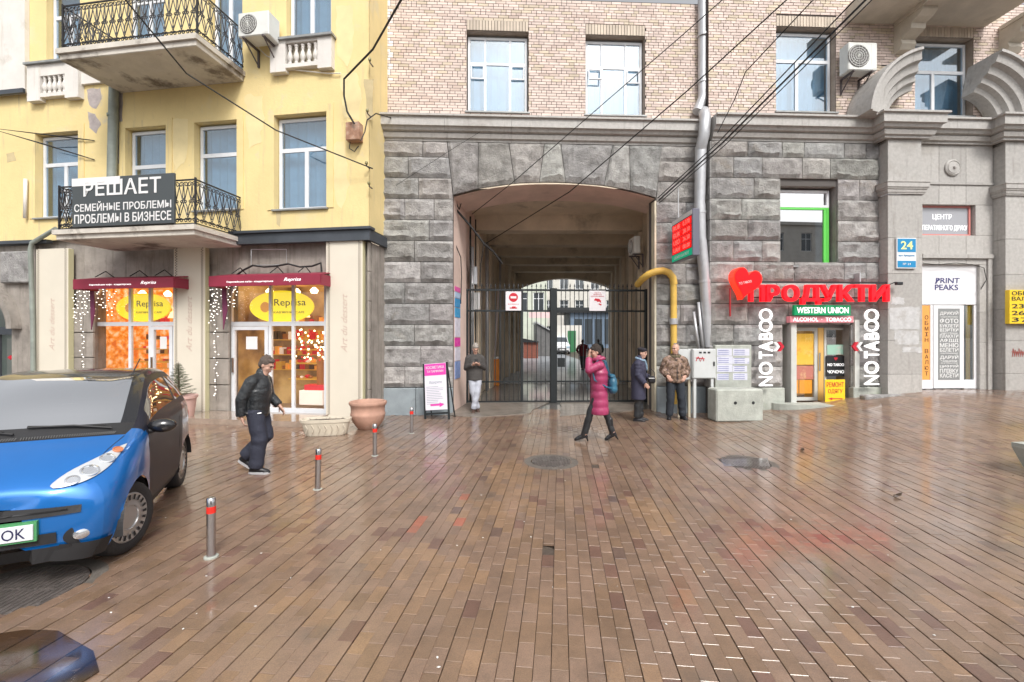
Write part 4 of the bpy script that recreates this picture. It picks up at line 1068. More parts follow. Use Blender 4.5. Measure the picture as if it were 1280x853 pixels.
MB().prism([(-w*.36, -h*.27), (-w*.15, -h*.22), (-w*.15, -h*.255), (w*.36, -h*.255), (w*.36, -h*.29), (-w*.15, -h*.29), (-w*.15, -h*.33)], -.005, -.001).build('arrow', M['signred'], t)
# interior of the shop: a wall that glows in place of shop light
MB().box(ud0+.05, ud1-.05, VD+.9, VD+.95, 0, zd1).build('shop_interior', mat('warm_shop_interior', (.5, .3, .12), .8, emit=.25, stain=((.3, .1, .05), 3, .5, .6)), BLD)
# step before the door
sp = []
for i in range(17):
    a = math.pi*(1-i/16); cx_, cy_ = FG.u(1040, -SH-.3), -SH-.05; sp.append((cx_+math.cos(a)*1.35, cy_-math.sin(a)*.55))
t = fthing(FG, 'door_step', 'rounded worn granite step before the grocery door', 'step', 0, 0, 0)
MB().hprism(sp[::-1][::-1], -.1, .265).build('slab', M['concrete'], t)
# curb pieces right of the step
t = fthing(FG, 'curb_stone', 'dark broken curb stone against the wall foot right of the step', 'curb', FG.u(1095, -SH-.4), -SH-.35, .2)
MB().bbox(-.3, .75, -.12, .1, 0, .28, .03).build('stone', M['granite'], t)
# -- electric cabinet, notice slab, concrete block
M['cab'] = mat('pale_grey_cabinet', (.55, .57, .57), .5, nz=.06, ns=3, stain=((.35, .33, .3), 2, .63, .5))
vc = -SH-.55
u0, z1 = FG.px(866, 436.5, vc); u1, z0 = FG.px(895, 473.5, vc)
t = fthing(FG, 'electric_cabinet', 'pale grey electric cabinet on two legs with red graffiti by the downpipe', 'cabinet', (u0+u1)/2, vc, 0)
w = u1-u0; MB().bbox(-w/2, w/2, 0, .28, z0, z1, .012).build('case', M['cab'], t); MB().bbox(-w/2+.02, w/2-.02, -.012, -.001, z0+.02, z1-.02, .004).build('door', M['cab'], t)
MB().box(w/2-.07, w/2-.04, -.03, -.012, (z0+z1)/2-.05, (z0+z1)/2+.05).build('handle', M['black'], t)
for s in (-.78, .72): MB().box(w/2*s-.03, w/2*s+.03, .02, .08, 0, z0-.001).build('leg', M['cab'], t)
q = MB(); q.tube([(-.2, -.016, z1-.27), (-.15, -.016, z1-.17), (-.1, -.016, z1-.28), (-.05, -.016, z1-.18), (-.02, -.016, z1-.27)], .01, 5); q.tube([(-.2, -.016, z1-.2), (0, -.016, z1-.22)], .01, 5); q.build('graffiti', M['signred'], t)
for dx in (-.1, 0, .1): MB().box(dx-.03, dx+.03, -.016, -.012, z1-.1, z1-.06).build('sticker', M['black'], t)
u0, z1 = FG.px(848, 437, vc+.1); u1, z0 = FG.px(864, 475, vc+.1)
t = fthing(FG, 'small_cabinet', 'narrow grey cabinet box on posts half hidden behind the camouflage jacket man', 'cabinet', (u0+u1)/2, vc+.1, 0)
w = u1-u0; MB().bbox(-w/2, w/2, 0, .2, z0, z1, .01).build('case', M['cab'], t)
for s in (-.8, .8): MB().box(w/2*s-.025, w/2*s+.025, .02, .07, 0, z0-.001).build('leg', mat('cream_leg', (.55, .5, .38), .6), t)
vn = -SH-.32
u0, z1 = FG.px(894, 431.5, vn); u1, z0 = FG.px(939.5, 486, vn)
t = fthing(FG, 'notice_slab', 'upright concrete slab pasted with torn white and lilac notices', 'notice board', (u0+u1)/2, vn, 0); w = u1-u0
MB().bbox(-w/2, w/2, 0, .12, .02, z1, .012).build('slab', M['concrete'], t)
pmw = mat('pasted_paper', (.6, .61, .7), .8, nz=.08, ns=9, stain=((.32, .34, .5), 7, .57, .6)); rp = random.Random(5)
for i in range(2):
    for j in range(4):
        a = -w/2+.04+i*.38; z = z1-.12-j*.19; MB().box(a, a+.34+rp.uniform(-.06, .06), -.004-.001*((i+j) % 3), -.001, z-.13, z+rp.uniform(0, .05)).build('notice', pmw, t)
        for k in range(3): MB().box(a+.03, a+.28, -.008, -.0065, z-.10+k*.045, z-.088+k*.045).build('print_line', mat('ink_blue', (.15, .17, .4), .7), t)
vb = -SH-1.05
u0, z1 = FG.px(893, 487, vb); u1, z0 = FG.px(957, 517, vb)
t = fthing(FG, 'concrete_block', 'squat pale concrete foundation block with two lifting holes on the paving', 'block', (u0+u1)/2, vb, gz(5.6, 10)); w = (u1-u0)*.92; hh = z1-gz(5.6, 10)
b = MB(); b.bbox(-w/2, w/2, 0, .42, -.05, hh, .03); b.build('block', M['concrete'], t)
for s in (-.1, .28): yl([(.035, .0), (.035, .003), (.001, .0035)], 12, (s*w, -.001, hh*.55)).build('lifting_hole', M['black'], t)
# -- house number
t, w, h = board(1121, 1145.5, 297.5, 336, VP-.05, 'house_number_sign', 'white and blue house number plate reading 24 on the portal pilaster', mat('plate_white', (.72, .75, .78), .35), .04)
bl = mat('plate_blue', (.01, .24, .5), .35); a, c = w*.47, h*.5
MB().box(-w*.46, w*.46, -.006, -.001, h*.04, h*.47).build('blue_field', bl, t); text_on('24', w*.62, h*.27, 0, -.0065, h*.26, mat('number_yellow', (.75, .8, .35), .4), t, bold=.02)
MB().box(-w*.46, w*.46, -.006, -.001, -h*.46, -h*.25).build('blue_strip', bl, t); text_on('вул. Хрещатик', w*.8, h*.07, 0, -.002, -h*.08, bl, t); text_on('№ 24', w*.4, h*.07, 0, -.0065, -h*.35, M['white'], t)
# -- print shop
e = bpy.data.objects.new('print_shop_door', None); link(e, BLD); e['label'] = 'white print shop door with a grey panel of white words'
VQ = -SH+.06
Uq = lambda x: FG.px(x, 400, VQ)[0]; Zq = lambda y: FG.px(1190, y, VQ)[1]
wp = mat('white_shop_panel', (.78, .78, .8), .4)
MB().bbox(Uq(1150), Uq(1222.5), VQ, VQ+.05, Zq(381), Zq(331.5), .004).build('head_panel', wp, e)
zb_ = Zq(486)
b = MB(); b.box(Uq(1150), Uq(1157), VQ+.01, VQ+.05, zb_, Zq(475)); b.box(Uq(1150), Uq(1159), VQ+.01, VQ+.05, Zq(475), Zq(381.5)) if False else None
b.box(Uq(1163), Uq(1166), VQ, VQ+.05, zb_, Zq(381.5)); b.box(Uq(1217.5), Uq(1222.5), VQ, VQ+.05, zb_, Zq(381.5)); b.box(Uq(1150), Uq(1163), VQ, VQ+.05, zb_, Zq(475)); b.box(Uq(1205), Uq(1217.5), VQ, VQ+.05, zb_, Zq(475)); b.build('side_frame', wp, e)
MB().box(Uq(1150), Uq(1163)-.004, VQ+.012, VQ+.03, Zq(475)+.004, Zq(382)).build('orange_panel', mat('orange_vinyl', (.72, .33, .08), .5, emit=.1), e)
for k, ch in enumerate('ОБМІН ВАЛЮТ'):
    if ch != ' ': text_on(ch, .09, .1, Uq(1158.7), VQ+.011, Zq(397+k*7.0), mat('dark_brown_ink', (.12, .05, .02), .6), e)
MB().bbox(Uq(1166.5), Uq(1204.5), VQ-.01, VQ+.045, zb_+.01, Zq(382), .005).build('door_leaf', wp, e)
MB().box(Uq(1172), Uq(1199), VQ-.015, VQ-.0105, Zq(475), Zq(386)).build('word_panel', mat('grey_word_panel', (.25, .26, .26), .5), e)
wl = ['ДРУКУЙ', '·терміново·', 'ФОТО', 'БУКЛЕТИ', 'ВІЗИТКИ', '·листівки·', 'ПЛАКАТИ', 'АФІШІ', 'МЕНЮ', 'БІЛЕТИ', '·календарі·', 'ДАРУЙ', '·чашки·', '·футболки·', 'ЦИФРУЙ', 'ПЛІВКУ', 'КАСЕТИ']
hs3 = [6.2, 2.6, 6.6, 4.8, 4.8, 2.4, 4.8, 5.2, 6, 5, 2.6, 6.6, 2.4, 2.4, 5, 5.4, 5.6]; y = 388.5; tot = sum(hs3); sc_ = 84/tot
for s_, hh_ in zip(wl, hs3):
    h1 = hh_*sc_; zc1 = Zq(y+h1/2); text_on(s_, Uq(1197)-Uq(1174), (h1-.9)*.0198, (Uq(1174)+Uq(1197))/2, VQ-.016, zc1, M['white'], e, bold=.02); y += h1
MB().box(Uq(1205), Uq(1217)+.0, VQ+.015, VQ+.02, Zq(475), Zq(382)).build('pane', M['pane'], e)
MB().box(Uq(1212), Uq(1217), VQ+.08, VQ+.1, Zq(475), Zq(382)).build('inner_panel', mat('orange_vinyl', (.72, .33, .08), .5), e)
nv = mat('navy_ink', (.05, .05, .18), .5)
text_on('PRINT', .62, .13, Uq(1184.5), VQ-.002, Zq(351), nv, e, bold=.01, shear=.05); text_on('PEAKS', .6, .14, Uq(1183), VQ-.002, Zq(359.5), nv, e, bold=.01)
q = MB(); q.prism([(0, 0), (.1, .13), (.13, .13), (.05, 0)], -.004, 0); put(q, Uq(1168), VQ-.002, Zq(355)).build('logo_stroke', nv, e)
# sign window above
e = bpy.data.objects.new('window', None); link(e, BLD); e['label'] = 'red framed window lettered ЦЕНТР ОПЕРАТИВНОГО ДРУКУ'
a, c, z0, z1 = hs_[0], hs_[1]-.03, hs_[2], hs_[3]
frame_grid(a-.05, c, z0, z1, -SH+.08, .045, [], [], .05).build('frame', mat('pink_red_frame', (.6, .22, .2), .5), e)
MB().box(a, c-.05, -SH+.105, -SH+.12, z0+.045, z1-.045).build('pane', mat('grey_sign_glass', (.34, .35, .38), .15), e)
text_on('ЦЕНТР', .5, .15, (a+c)/2-.05, -SH+.104, z0+.47, M['lit'], e); text_on('ОПЕРАТИВНОГО ДРУКУ', 1.24, .15, (a+c)/2-.02, -SH+.104, z0+.2, M['lit'], e)
# dark flex over the print door
MB().tube(ppath([(1152, 329, -SH-.05), (1170, 331, -SH-.05), (1195, 329, -SH-.05), (1215, 331, -SH-.05), (1230, 335, -SH-.05), (1233, 350, -SH-.05), (1226, 362, -SH-.05)]), .009, 5).build('wall_cable', M['cable'], BLD)
rp = random.Random(12)
for x0, x1, y0, y1 in ((1112, 1150, 384, 412), (1118, 1149, 414, 431), (1114, 1130, 372, 381), (1128, 1152, 434, 441)):
    a_, z1_ = FG.px(x0, y0, VP); c_, z0_ = FG.px(x1, y1, VP); P_ = []
    for k in range(24):
        th = k/24*4; s_ = int(th); f = th-s_; q_ = [(a_, z0_), (c_, z0_), (c_, z1_), (a_, z1_)]; p_, r_ = q_[s_], q_[(s_+1) % 4]; P_.append((p_[0]*(1-f)+r_[0]*f+rp.uniform(-.02, .02), p_[1]*(1-f)+r_[1]*f+rp.uniform(-.02, .02)))
    MB().prism(P_, VP-.004, VP-.0005).build('torn_paper_remnant', mat('torn_paper', (.5, .5, .5), .85, nz=.15, ns=8, stain=((.38, .36, .34), 5, .52, .7)), BLD)
# yellow board at the far right
t, w, h = board(1262, 1300, 362.5, 405, VP-.12, 'currency_board', 'bright yellow board of black numbers on the right hand pilaster', mat('bright_yellow_board', (.85, .58, .02), .45), .1)
for s_, zf_, hf in (('ОБМІН', .4, .12), ('ВАЛЮТ', .24, .12), ('2310', .02, .13), ('2640', -.18, .13), ('374', -.38, .13)): text_on(s_, w*.86, h*hf, 0, -.002, h*zf_, M['black'], t, bold=.01)
t = fthing(FG, 'graffiti', 'small faded red graffiti tag low on the right hand pilaster', 'graffiti', *[(lambda a: (a[0], VP-.006, a[1]))(FG.px(1272, 441, VP))][0])
q = MB(); 
for k in range(6): q.tube([(-.14+k*.05, 0, -.1), (-.12+k*.05, 0, .1-.03*(k % 3)), (-.09+k*.05, 0, -.06)], .007, 4)
q.tube([(-.16, 0, .02), (.16, 0, .0)], .007, 4); q.build('strokes', mat('faded_red_ink', (.45, .12, .1), .8), t)
# aircon by the third window
u0, z0 = FG.px(1060, 88, -.2-.4); u1, z1 = FG.px(1096, 54, -.2-.4)
aircon(FG, 'white air conditioner on brackets right of the third upper window', (u0+u1)/2, VB-SH, z0-.0, u1-u0, z1-z0, .42)
MB().tube(ppath([(1096, 83, -.2), (1118, 82.5, -.2), (1128, 78, -.2), (1130, 55, -.2)]), .018, 6).build('wall_cable', M['cable'], BLD)
# small street-level fitting
u, z = FG.px(1116, 355, VP-.06); t = fthing(FG, 'bracket_lamp', 'small dark bracket fitting on the pilaster beside the lit letters', 'lamp', u, VP, z)
MB().tube([(-.1, -.02, -.03), (.0, -.12, .03), (.12, -.16, .02)], .012, 6).build('arm', M['black'], t); MB().bbox(-.02, .13, -.2, -.12, -.04, .03, .01).build('head', M['black'], t)
# =====================================================================
#  YELLOW BUILDING
# =====================================================================
FY = Frame(-3.17, 9.97, -8.53)
YB = thing('yellow_building', 'peeling yellow plaster building with balconies and a cafe on its ground floor', 'building', FY.o, FY.a)
M['yel_pl'] = mat('yellow_plaster', (.76, .61, .30), .85, nz=.07, ns=1.2, bump=.2, bs=14, streak=((.48, .4, .27), .56, .65), stain=[((.68, .6, .42), .9, .56, .5), ((.45, .38, .3), 2.6, .66, .8), ((.5, .47, .45), .6, .62, .85)])
M['cream_w'] = mat('white_lime_plaster', (.7, .67, .63), .85, streak=((.45, .4, .33), .58, .5), nz=.08, ns=2, bump=.12, bs=10, stain=[((.45, .4, .33), 1.6, .6, .5)])
M['old_stone'] = mat('streaked_stone', (.3, .27, .24), .8, nz=.25, ns=2.5, bump=.3, bs=8, streak=((.12, .1, .08), .52, .6), stain=[((.12, .1, .09), 1.8, .58, .5), ((.36, .33, .3), 1.2, .6, .5)])
M['slate'] = mat('slate_metal', (.07, .08, .095), .45, .3, nz=.15, ns=3)
M['panelc'] = mat('cream_panel', (.68, .63, .53), .5, nz=.03, ns=2)
M['iron'] = mat('wrought_iron', (.018, .018, .022), .55)
def yp(x, y, v=0): return FY.px(x, y, v)
def yhole(x0, x1, y0, y1, v=0):
    a = yp(x0, y0, v); c = yp(x1, y1, v); return (a[0], c[0], c[1], a[1])
YW = [yhole(45, 98.5, 168, 271), yhole(157.5, 208, 161, 292), yhole(243.5, 296.5, 154, 262), yhole(343, 408.5, 145, 260)]
YT = [yhole(58, 100, -60, 76), yhole(158, 205, -60, 100), yhole(262, 303, -60, 98), yhole(358, 414, -60, 44)]
uY0 = FY.u(-70); ZTOP = 10.6
wall_holes(MB(), uY0, 0, 4.26, ZTOP, 0, YW+YT, .24).build('wall', M['yel_pl'], YB)
MB().box(-.02, 0, .0, 1.05, 4.26, ZTOP, skip='').build('side_wall', M['yel_pl'], YB)
MB().box(uY0, -.05, .9, .95, 4.2, ZTOP).build('back_partition', M['room'], YB); MB().box(uY0, -.02, .0, 6, ZTOP, ZTOP+.2).build('roof_slab', M['slate'], YB)
for i, h in enumerate(YW+YT):
    top = i >= 4; hh = (h[0]+.02, h[1]-.02, h[2]+.01, min(h[3], ZTOP)-.04)
    if i in (1, 5, 6): window(YB, hh, .14, [], .66 if not top else .8, low_cols=[] if i == 1 else [.5], fw=.07, bw=.07)
    elif i == 7: window(YB, hh, .14, [.5], .75, low_cols=[.5], fw=.07, bw=.07, sill=-.08)
    else: window(YB, hh, .14, [], .66, low_cols=[.55] if i != 2 else [], fw=.07, bw=.07, sill=-.06)
# plain raised surrounds
for h in YW:
    w = .17; b = MB(); b.box(h[0]-w, h[0]-.001, -.02, .0, h[2], h[3]+w); b.box(h[1]+.001, h[1]+w, -.02, .0, h[2], h[3]+w); b.box(h[0], h[1], -.02, .0, h[3]+.001, h[3]+w); b.build('window_surround', M['yel_pl'], YB)
# white bay at the far left with its moulding
zl = yp(20, 119)[1]
MB().box(uY0, FY.u(37), -.1, -.003, zl, ZTOP).build('white_bay_wall', M['cream_w'], YB)
MB().box(uY0, FY.u(38), -.16, -.102, zl-.05, zl+.06).build('moulding', M['slate'], YB)
a, c = FY.u(98), FY.u(136); MB().box(a, c, -.07, -.003, yp(110, 107)[1], yp(110, 80)[1]).build('white_band', M['cream_w'], YB)
def patch(pts, m, nm, seed, amp=.05, v=-.004):      # flaked or re-plastered places with their own ragged outline
    Q = [yp(x, y, 0) for x, y in pts]; P_ = []; k = len(Q)
    for i in range(k):
        a_, c_ = Vector(Q[i]), Vector(Q[(i+1) % k]); n_ = max(2, int((c_-a_).length/.06))
        for j in range(n_): p_ = a_.lerp(c_, j/n_); P_.append((p_.x+amp*noise.noise(Vector((p_.x*5, p_.y*5, seed))), p_.y+amp*noise.noise(Vector((p_.x*5, p_.y*5, seed+7)))))
    MB().prism(P_, v, -.0005).build(nm, m, YB)
M['lilac'] = mat('bare_lilac_plaster', (.42, .37, .36), .9, nz=.2, ns=6, bump=.3, bs=14); M['newpl'] = mat('lighter_yellow_repair', (.77, .64, .35), .88, nz=.06, ns=3)
M['oldpl'] = mat('dull_ochre_stain', (.55, .45, .26), .9, nz=.12, ns=4)
patch([(108, 112), (126, 110), (127, 124), (121, 136), (112, 132)], M['lilac'], 'bare_plaster', 1); patch([(110, 140), (119, 143), (126, 156), (120, 168), (112, 160)], M['lilac'], 'bare_plaster', 2); patch([(149, 112), (154, 116), (152, 160), (150, 205), (147, 205), (147, 150)], M['lilac'], 'bare_plaster', 3, .03)
patch([(424, 92), (446, 90), (452, 118), (447, 150), (430, 148)], M['newpl'], 'plaster_repair', 4, .08); patch([(420, 8), (440, 6), (442, 50), (436, 84), (422, 70)], M['newpl'], 'plaster_repair', 5, .05)
patch([(306, 120), (326, 118), (330, 150), (324, 180), (312, 186), (309, 160)], M['newpl'], 'plaster_repair', 6, .1); patch([(456, 100), (466, 99), (466, 150), (458, 152)], M['oldpl'], 'damp_stain', 7, .04); patch([(345, 264), (352, 264), (350, 284), (346, 280)], M['oldpl'], 'damp_stain', 8, .03)
patch([(8, 192), (18, 190), (20, 202), (10, 204)], M['oldpl'], 'damp_stain', 9, .04); patch([(212, 150), (236, 147), (238, 160), (232, 205), (218, 215)], M['newpl'], 'plaster_repair', 10, .08); patch([(415, 180), (430, 176), (436, 230), (428, 262), (418, 250)], M['newpl'], 'plaster_repair', 11, .07)
# balustrades below the upper windows
def baluster(): return MB().lathe([(.03, 0), (.045, .015), (.045, .05), (.03, .06), (.055, .12), (.062, .17), (.045, .24), (.028, .31), (.045, .35), (.03, .37), (.045, .39), (.045, .42)], 10).mesh('baluster', M['cream_w'], 40)
bal = baluster()
for x0, x1, y0, y1, xb0, xb1 in ((36, 100, 80, 122, 52, 83), (339, 415.5, 50, 85, 358, 398)):
    a, z1 = yp(x0, y0, -.1); c, z0 = yp(x1, y1, -.1); ba, bc = FY.u(xb0, -.1), FY.u(xb1, -.1)
    z1 = yp((x0+x1)/2, y0, -.1)[1]
    MB().box(a, ba, -.14, -.003, z0, z1).build('balustrade_pier', M['cream_w'], YB); MB().box(bc, c, -.14, -.003, z0, z1).build('balustrade_pier', M['cream_w'], YB)
    MB().box(ba, bc, -.13, -.003, z0+.08, z0+.17).build('balustrade_rail', M['cream_w'], YB); MB().box(ba, bc, -.13, -.003, z0+.6, z1).build('balustrade_rail', M['cream_w'], YB) if z1-z0 > .7 else MB().box(ba, bc, -.13, -.003, z1-.06, z1).build('balustrade_rail', M['cream_w'], YB)
    MB().box(ba, bc, -.02, -.003, z0+.1, z1-.02).build('balustrade_back', mat('recess_tan', (.3, .26, .19), .9), YB)
    MB().box(a-.04, c+.04, -.2, .02, z1, z1+.05).build('sill', M['sillm'], YB)
    n = 5
    for i in range(n): o = obj('baluster', bal, YB, (ba+(bc-ba)*(i+.5)/n, -.075, z0+.17)); o.scale = (1, 1, (min(z0+.6, z1-.06)-z0-.17)/.42)
# ---- balconies with scrolled ironwork
def spiral(cx, cz, r, t0, turns, n, s=1):
    return [(cx+s*r*(1-.7*k/n)*math.cos(t0+turns*2*math.pi*k/n), 0, cz+r*(1-.7*k/n)*math.sin(t0+turns*2*math.pi*k/n)) for k in range(n+1)]
def scroll(h, w, r):
    b = MB()
    for s in (1, -1):
        sp = spiral(s*w*.22, h-.09, .055, R(180), -1.15, 12, s); b.tube(list(reversed(sp))+[(-s*w*.1, 0, h*.62), (s*w*.33, 0, h*.42), (s*w*.46, 0, h*.22)], r, 4, False)
        b.tube([(s*w*.46, 0, h*.9), (s*w*.05, 0, h*.5), (-s*w*.4, 0, h*.16)], r, 4, False)
        b.tube(spiral(s*w*.24, .1, .05, 0, 1.2, 10, s), r, 4, False)
        b.tube(spiral(-s*w*.2, h*.52, .035, 0, 1, 8, s), r, 4, False)
    return b.mesh('scroll_bar', M['iron'])
def balcony(zb, th, ul, ur, dep, hr, lab, tilt=0):
    e = bpy.data.objects.new('balcony', None); link(e, YB); e['label'] = lab
    b = MB(); b.bbox(ul, ur, -dep, -.003, zb, zb+th, .012); b.build('slab', M['balc'], e)
    b = MB(); b.box(ul-.04, ur+.04, -dep-.05, -dep-.002, zb+th*.55, zb+th+.01); b.box(ul-.04, ul-.002, -dep, -.01, zb+th*.55, zb+th+.01); b.box(ur+.002, ur+.04, -dep, -.01, zb+th*.55, zb+th+.01); b.build('slab_edge', M['balc'], e)
    z = zb+th+.02; sm = scroll(hr, .24, .011); D = dep-.05
    e2 = bpy.data.objects.new('railing', None); link(e2, e)
    for zz, hh in ((z+.03, .02), (z+hr, .028), (z+hr*.0+.12, .014)):
        b = MB(); b.box(ul+.02, ur-.02, -D-.012, -D+.012, zz-hh/2, zz+hh/2); b.box(ul+.008, ul+.032, -D, 0, zz-hh/2, zz+hh/2); b.box(ur-.032, ur-.008, -D, 0, zz-hh/2, zz+hh/2); b.build('rail', M['iron'], e)
    bpy.data.objects.remove(e2)
    for u in (ul+.02, ur-.02): MB().box(u-.016, u+.016, -D-.016, -D+.016, z, z+hr+.04).build('rail_post', M['iron'], e)
    n = round((ur-ul)/.2)
    for i in range(n): obj('scroll_bar', sm, e, (ul+(ur-ul)*(i+.5)/n, -D, z+.0))
    n = round(D/.2)
    for u in (ul+.02, ur-.02):
        for i in range(n): obj('scroll_bar', sm, e, (u, -D*(i+.5)/n, z), (0, 0, R(90)))
    return e
M['balc'] = mat('flaking_white_balcony', (.6, .56, .5), .85, nz=.12, ns=2, bump=.35, bs=9, stain=[((.16, .13, .11), 1.3, .53, .9), ((.34, .24, .2), 3.5, .62, .7)])
bl, br_ = yp(152, 116)[0], yp(305, 102)[0]
balcony(7.78, .22, bl, br_, 1.32, .95, 'upper balcony with flaking underside and scrolled black railing')
balcony(3.93, .2, bl-.12, br_-.06, 1.30, .93, 'lower balcony with chipped white edge and scrolled black railing')
# banner board on the lower balcony
VBn = -1.38
a, z1 = yp(90, 221.5, VBn); c, z0 = yp(217.5, 279, VBn); zc_ = (z0+z1)/2
z1 = yp(217.5, 216, VBn)[1]; zc_ = (z0+z1)/2
t = fthing(FY, 'banner_board', 'dark banner with white letters РЕШАЕТ hung on the lower balcony railing', 'banner', (a+c)/2, VBn, zc_); w, h = c-a, z1-z0
MB().bbox(-w/2, w/2, 0, .05, -h/2, h/2, .006).build('board', mat('charcoal_vinyl', (.06, .07, .075), .45), t)
MB().box(-w/2+.0, -w*.02, -.004, -.001, h*.34, h*.5).build('white_strip', M['white'], t)
text_on('РЕШАЕТ', w*.76, h*.32, .0, -.005, h*.28, M['white'], t, bold=.012); text_on('СЕМЕЙНЫЕ ПРОБЛЕМЫ', w*.95, h*.2, 0, -.002, -h*.09, M['white'], t, bold=.012)
text_on('ПРОБЛЕМЫ В БИЗНЕСЕ', w*.95, h*.19, 0, -.002, -h*.34, M['white'], t, bold=.012)
# slate cornice over the ground floor
MB().box(FY.u(286, -.16), .08, -.16, -.003, 3.97, 4.2).build('cornice', M['slate'], YB); MB().box(FY.u(286, -.2), .12, -.22, .02, 4.205, 4.26).build('cornice_cap', M['slate'], YB)
MB().box(.003, .08, .0, .75, 3.97, 4.2).build('cornice_return', M['slate'], YB)
MB().box(uY0, FY.u(60, -.1), -.14, -.003, 4.18, 4.26).build('cornice', M['slate'], YB)
# ---- ground floor
hA = yhole(117, 219, 352, 521, .1); hB = yhole(286, 408, 347, 521, .1)
uPL = FY.u(45)
wall_holes(MB(), uPL-.1, 0, -.1, 4.25, .1, [hA, hB], .3).build('ground_floor_wall', M['old_stone'], YB)
MB().box(-.012, -.002, .1, 1.05, -.1, 3.96).build('side_wall', M['old_stone'], YB)
for k in range(6): MB().bbox(FY.u(459, .0), -.003, -.01, .09, .0+k*.66+.004, .66+k*.66-.004, .01).build('corner_block', M['old_stone'], YB)
for x0, x1 in ((91, 117), (262, 286)):      # joints of the old masonry beside the shop fronts
    for k in range(4): MB().bbox(FY.u(x0, .05)-.1, FY.u(x1, .05), .03, .095, .1+k*.62, .1+k*.62+.60, .01).build('stone_block', M['old_stone'], YB)
# cream panels
M['dots'] = mat('ornament_brown', (.16, .12, .09), .6); M['pale_side'] = mat('yellowish_panel_side', (.55, .52, .33), .5)
for x0, x1 in ((45, 85), (217, 256), (407.5, 453)):
    a, c = FY.u(x0, -.1), FY.u(x1, -.1)
    p = MB().bbox(a, c, -.10, -.002, .0, 4.03, .004).build('cream_panel', M['panelc'], YB)
    MB().box(c+.001, c+.012, -.095, .02, .0, 4.02).build('panel_side', M['pale_side'], YB)
    q = MB()
    for s in (a+.07, c-.07):
        for i in range(66):
            z = .1+i*.06
            if i % 1 == 0: q.box(s-.028, s-.004, -.104, -.1005, z, z+.026); q.box(s+.004, s+.028, -.104, -.1005, z+.03, z+.056)
    tag(q.build('ornament_strip', M['dots'], p), kind='stuff')
    put(text_mb('Art du dessert', 1.3, .15, .003, -.012, shear=.45), (a+c)/2, -.101, 2.15, R(90)).build('lettering', mat('faded_pink_ink', (.52, .37, .31), .6), p)
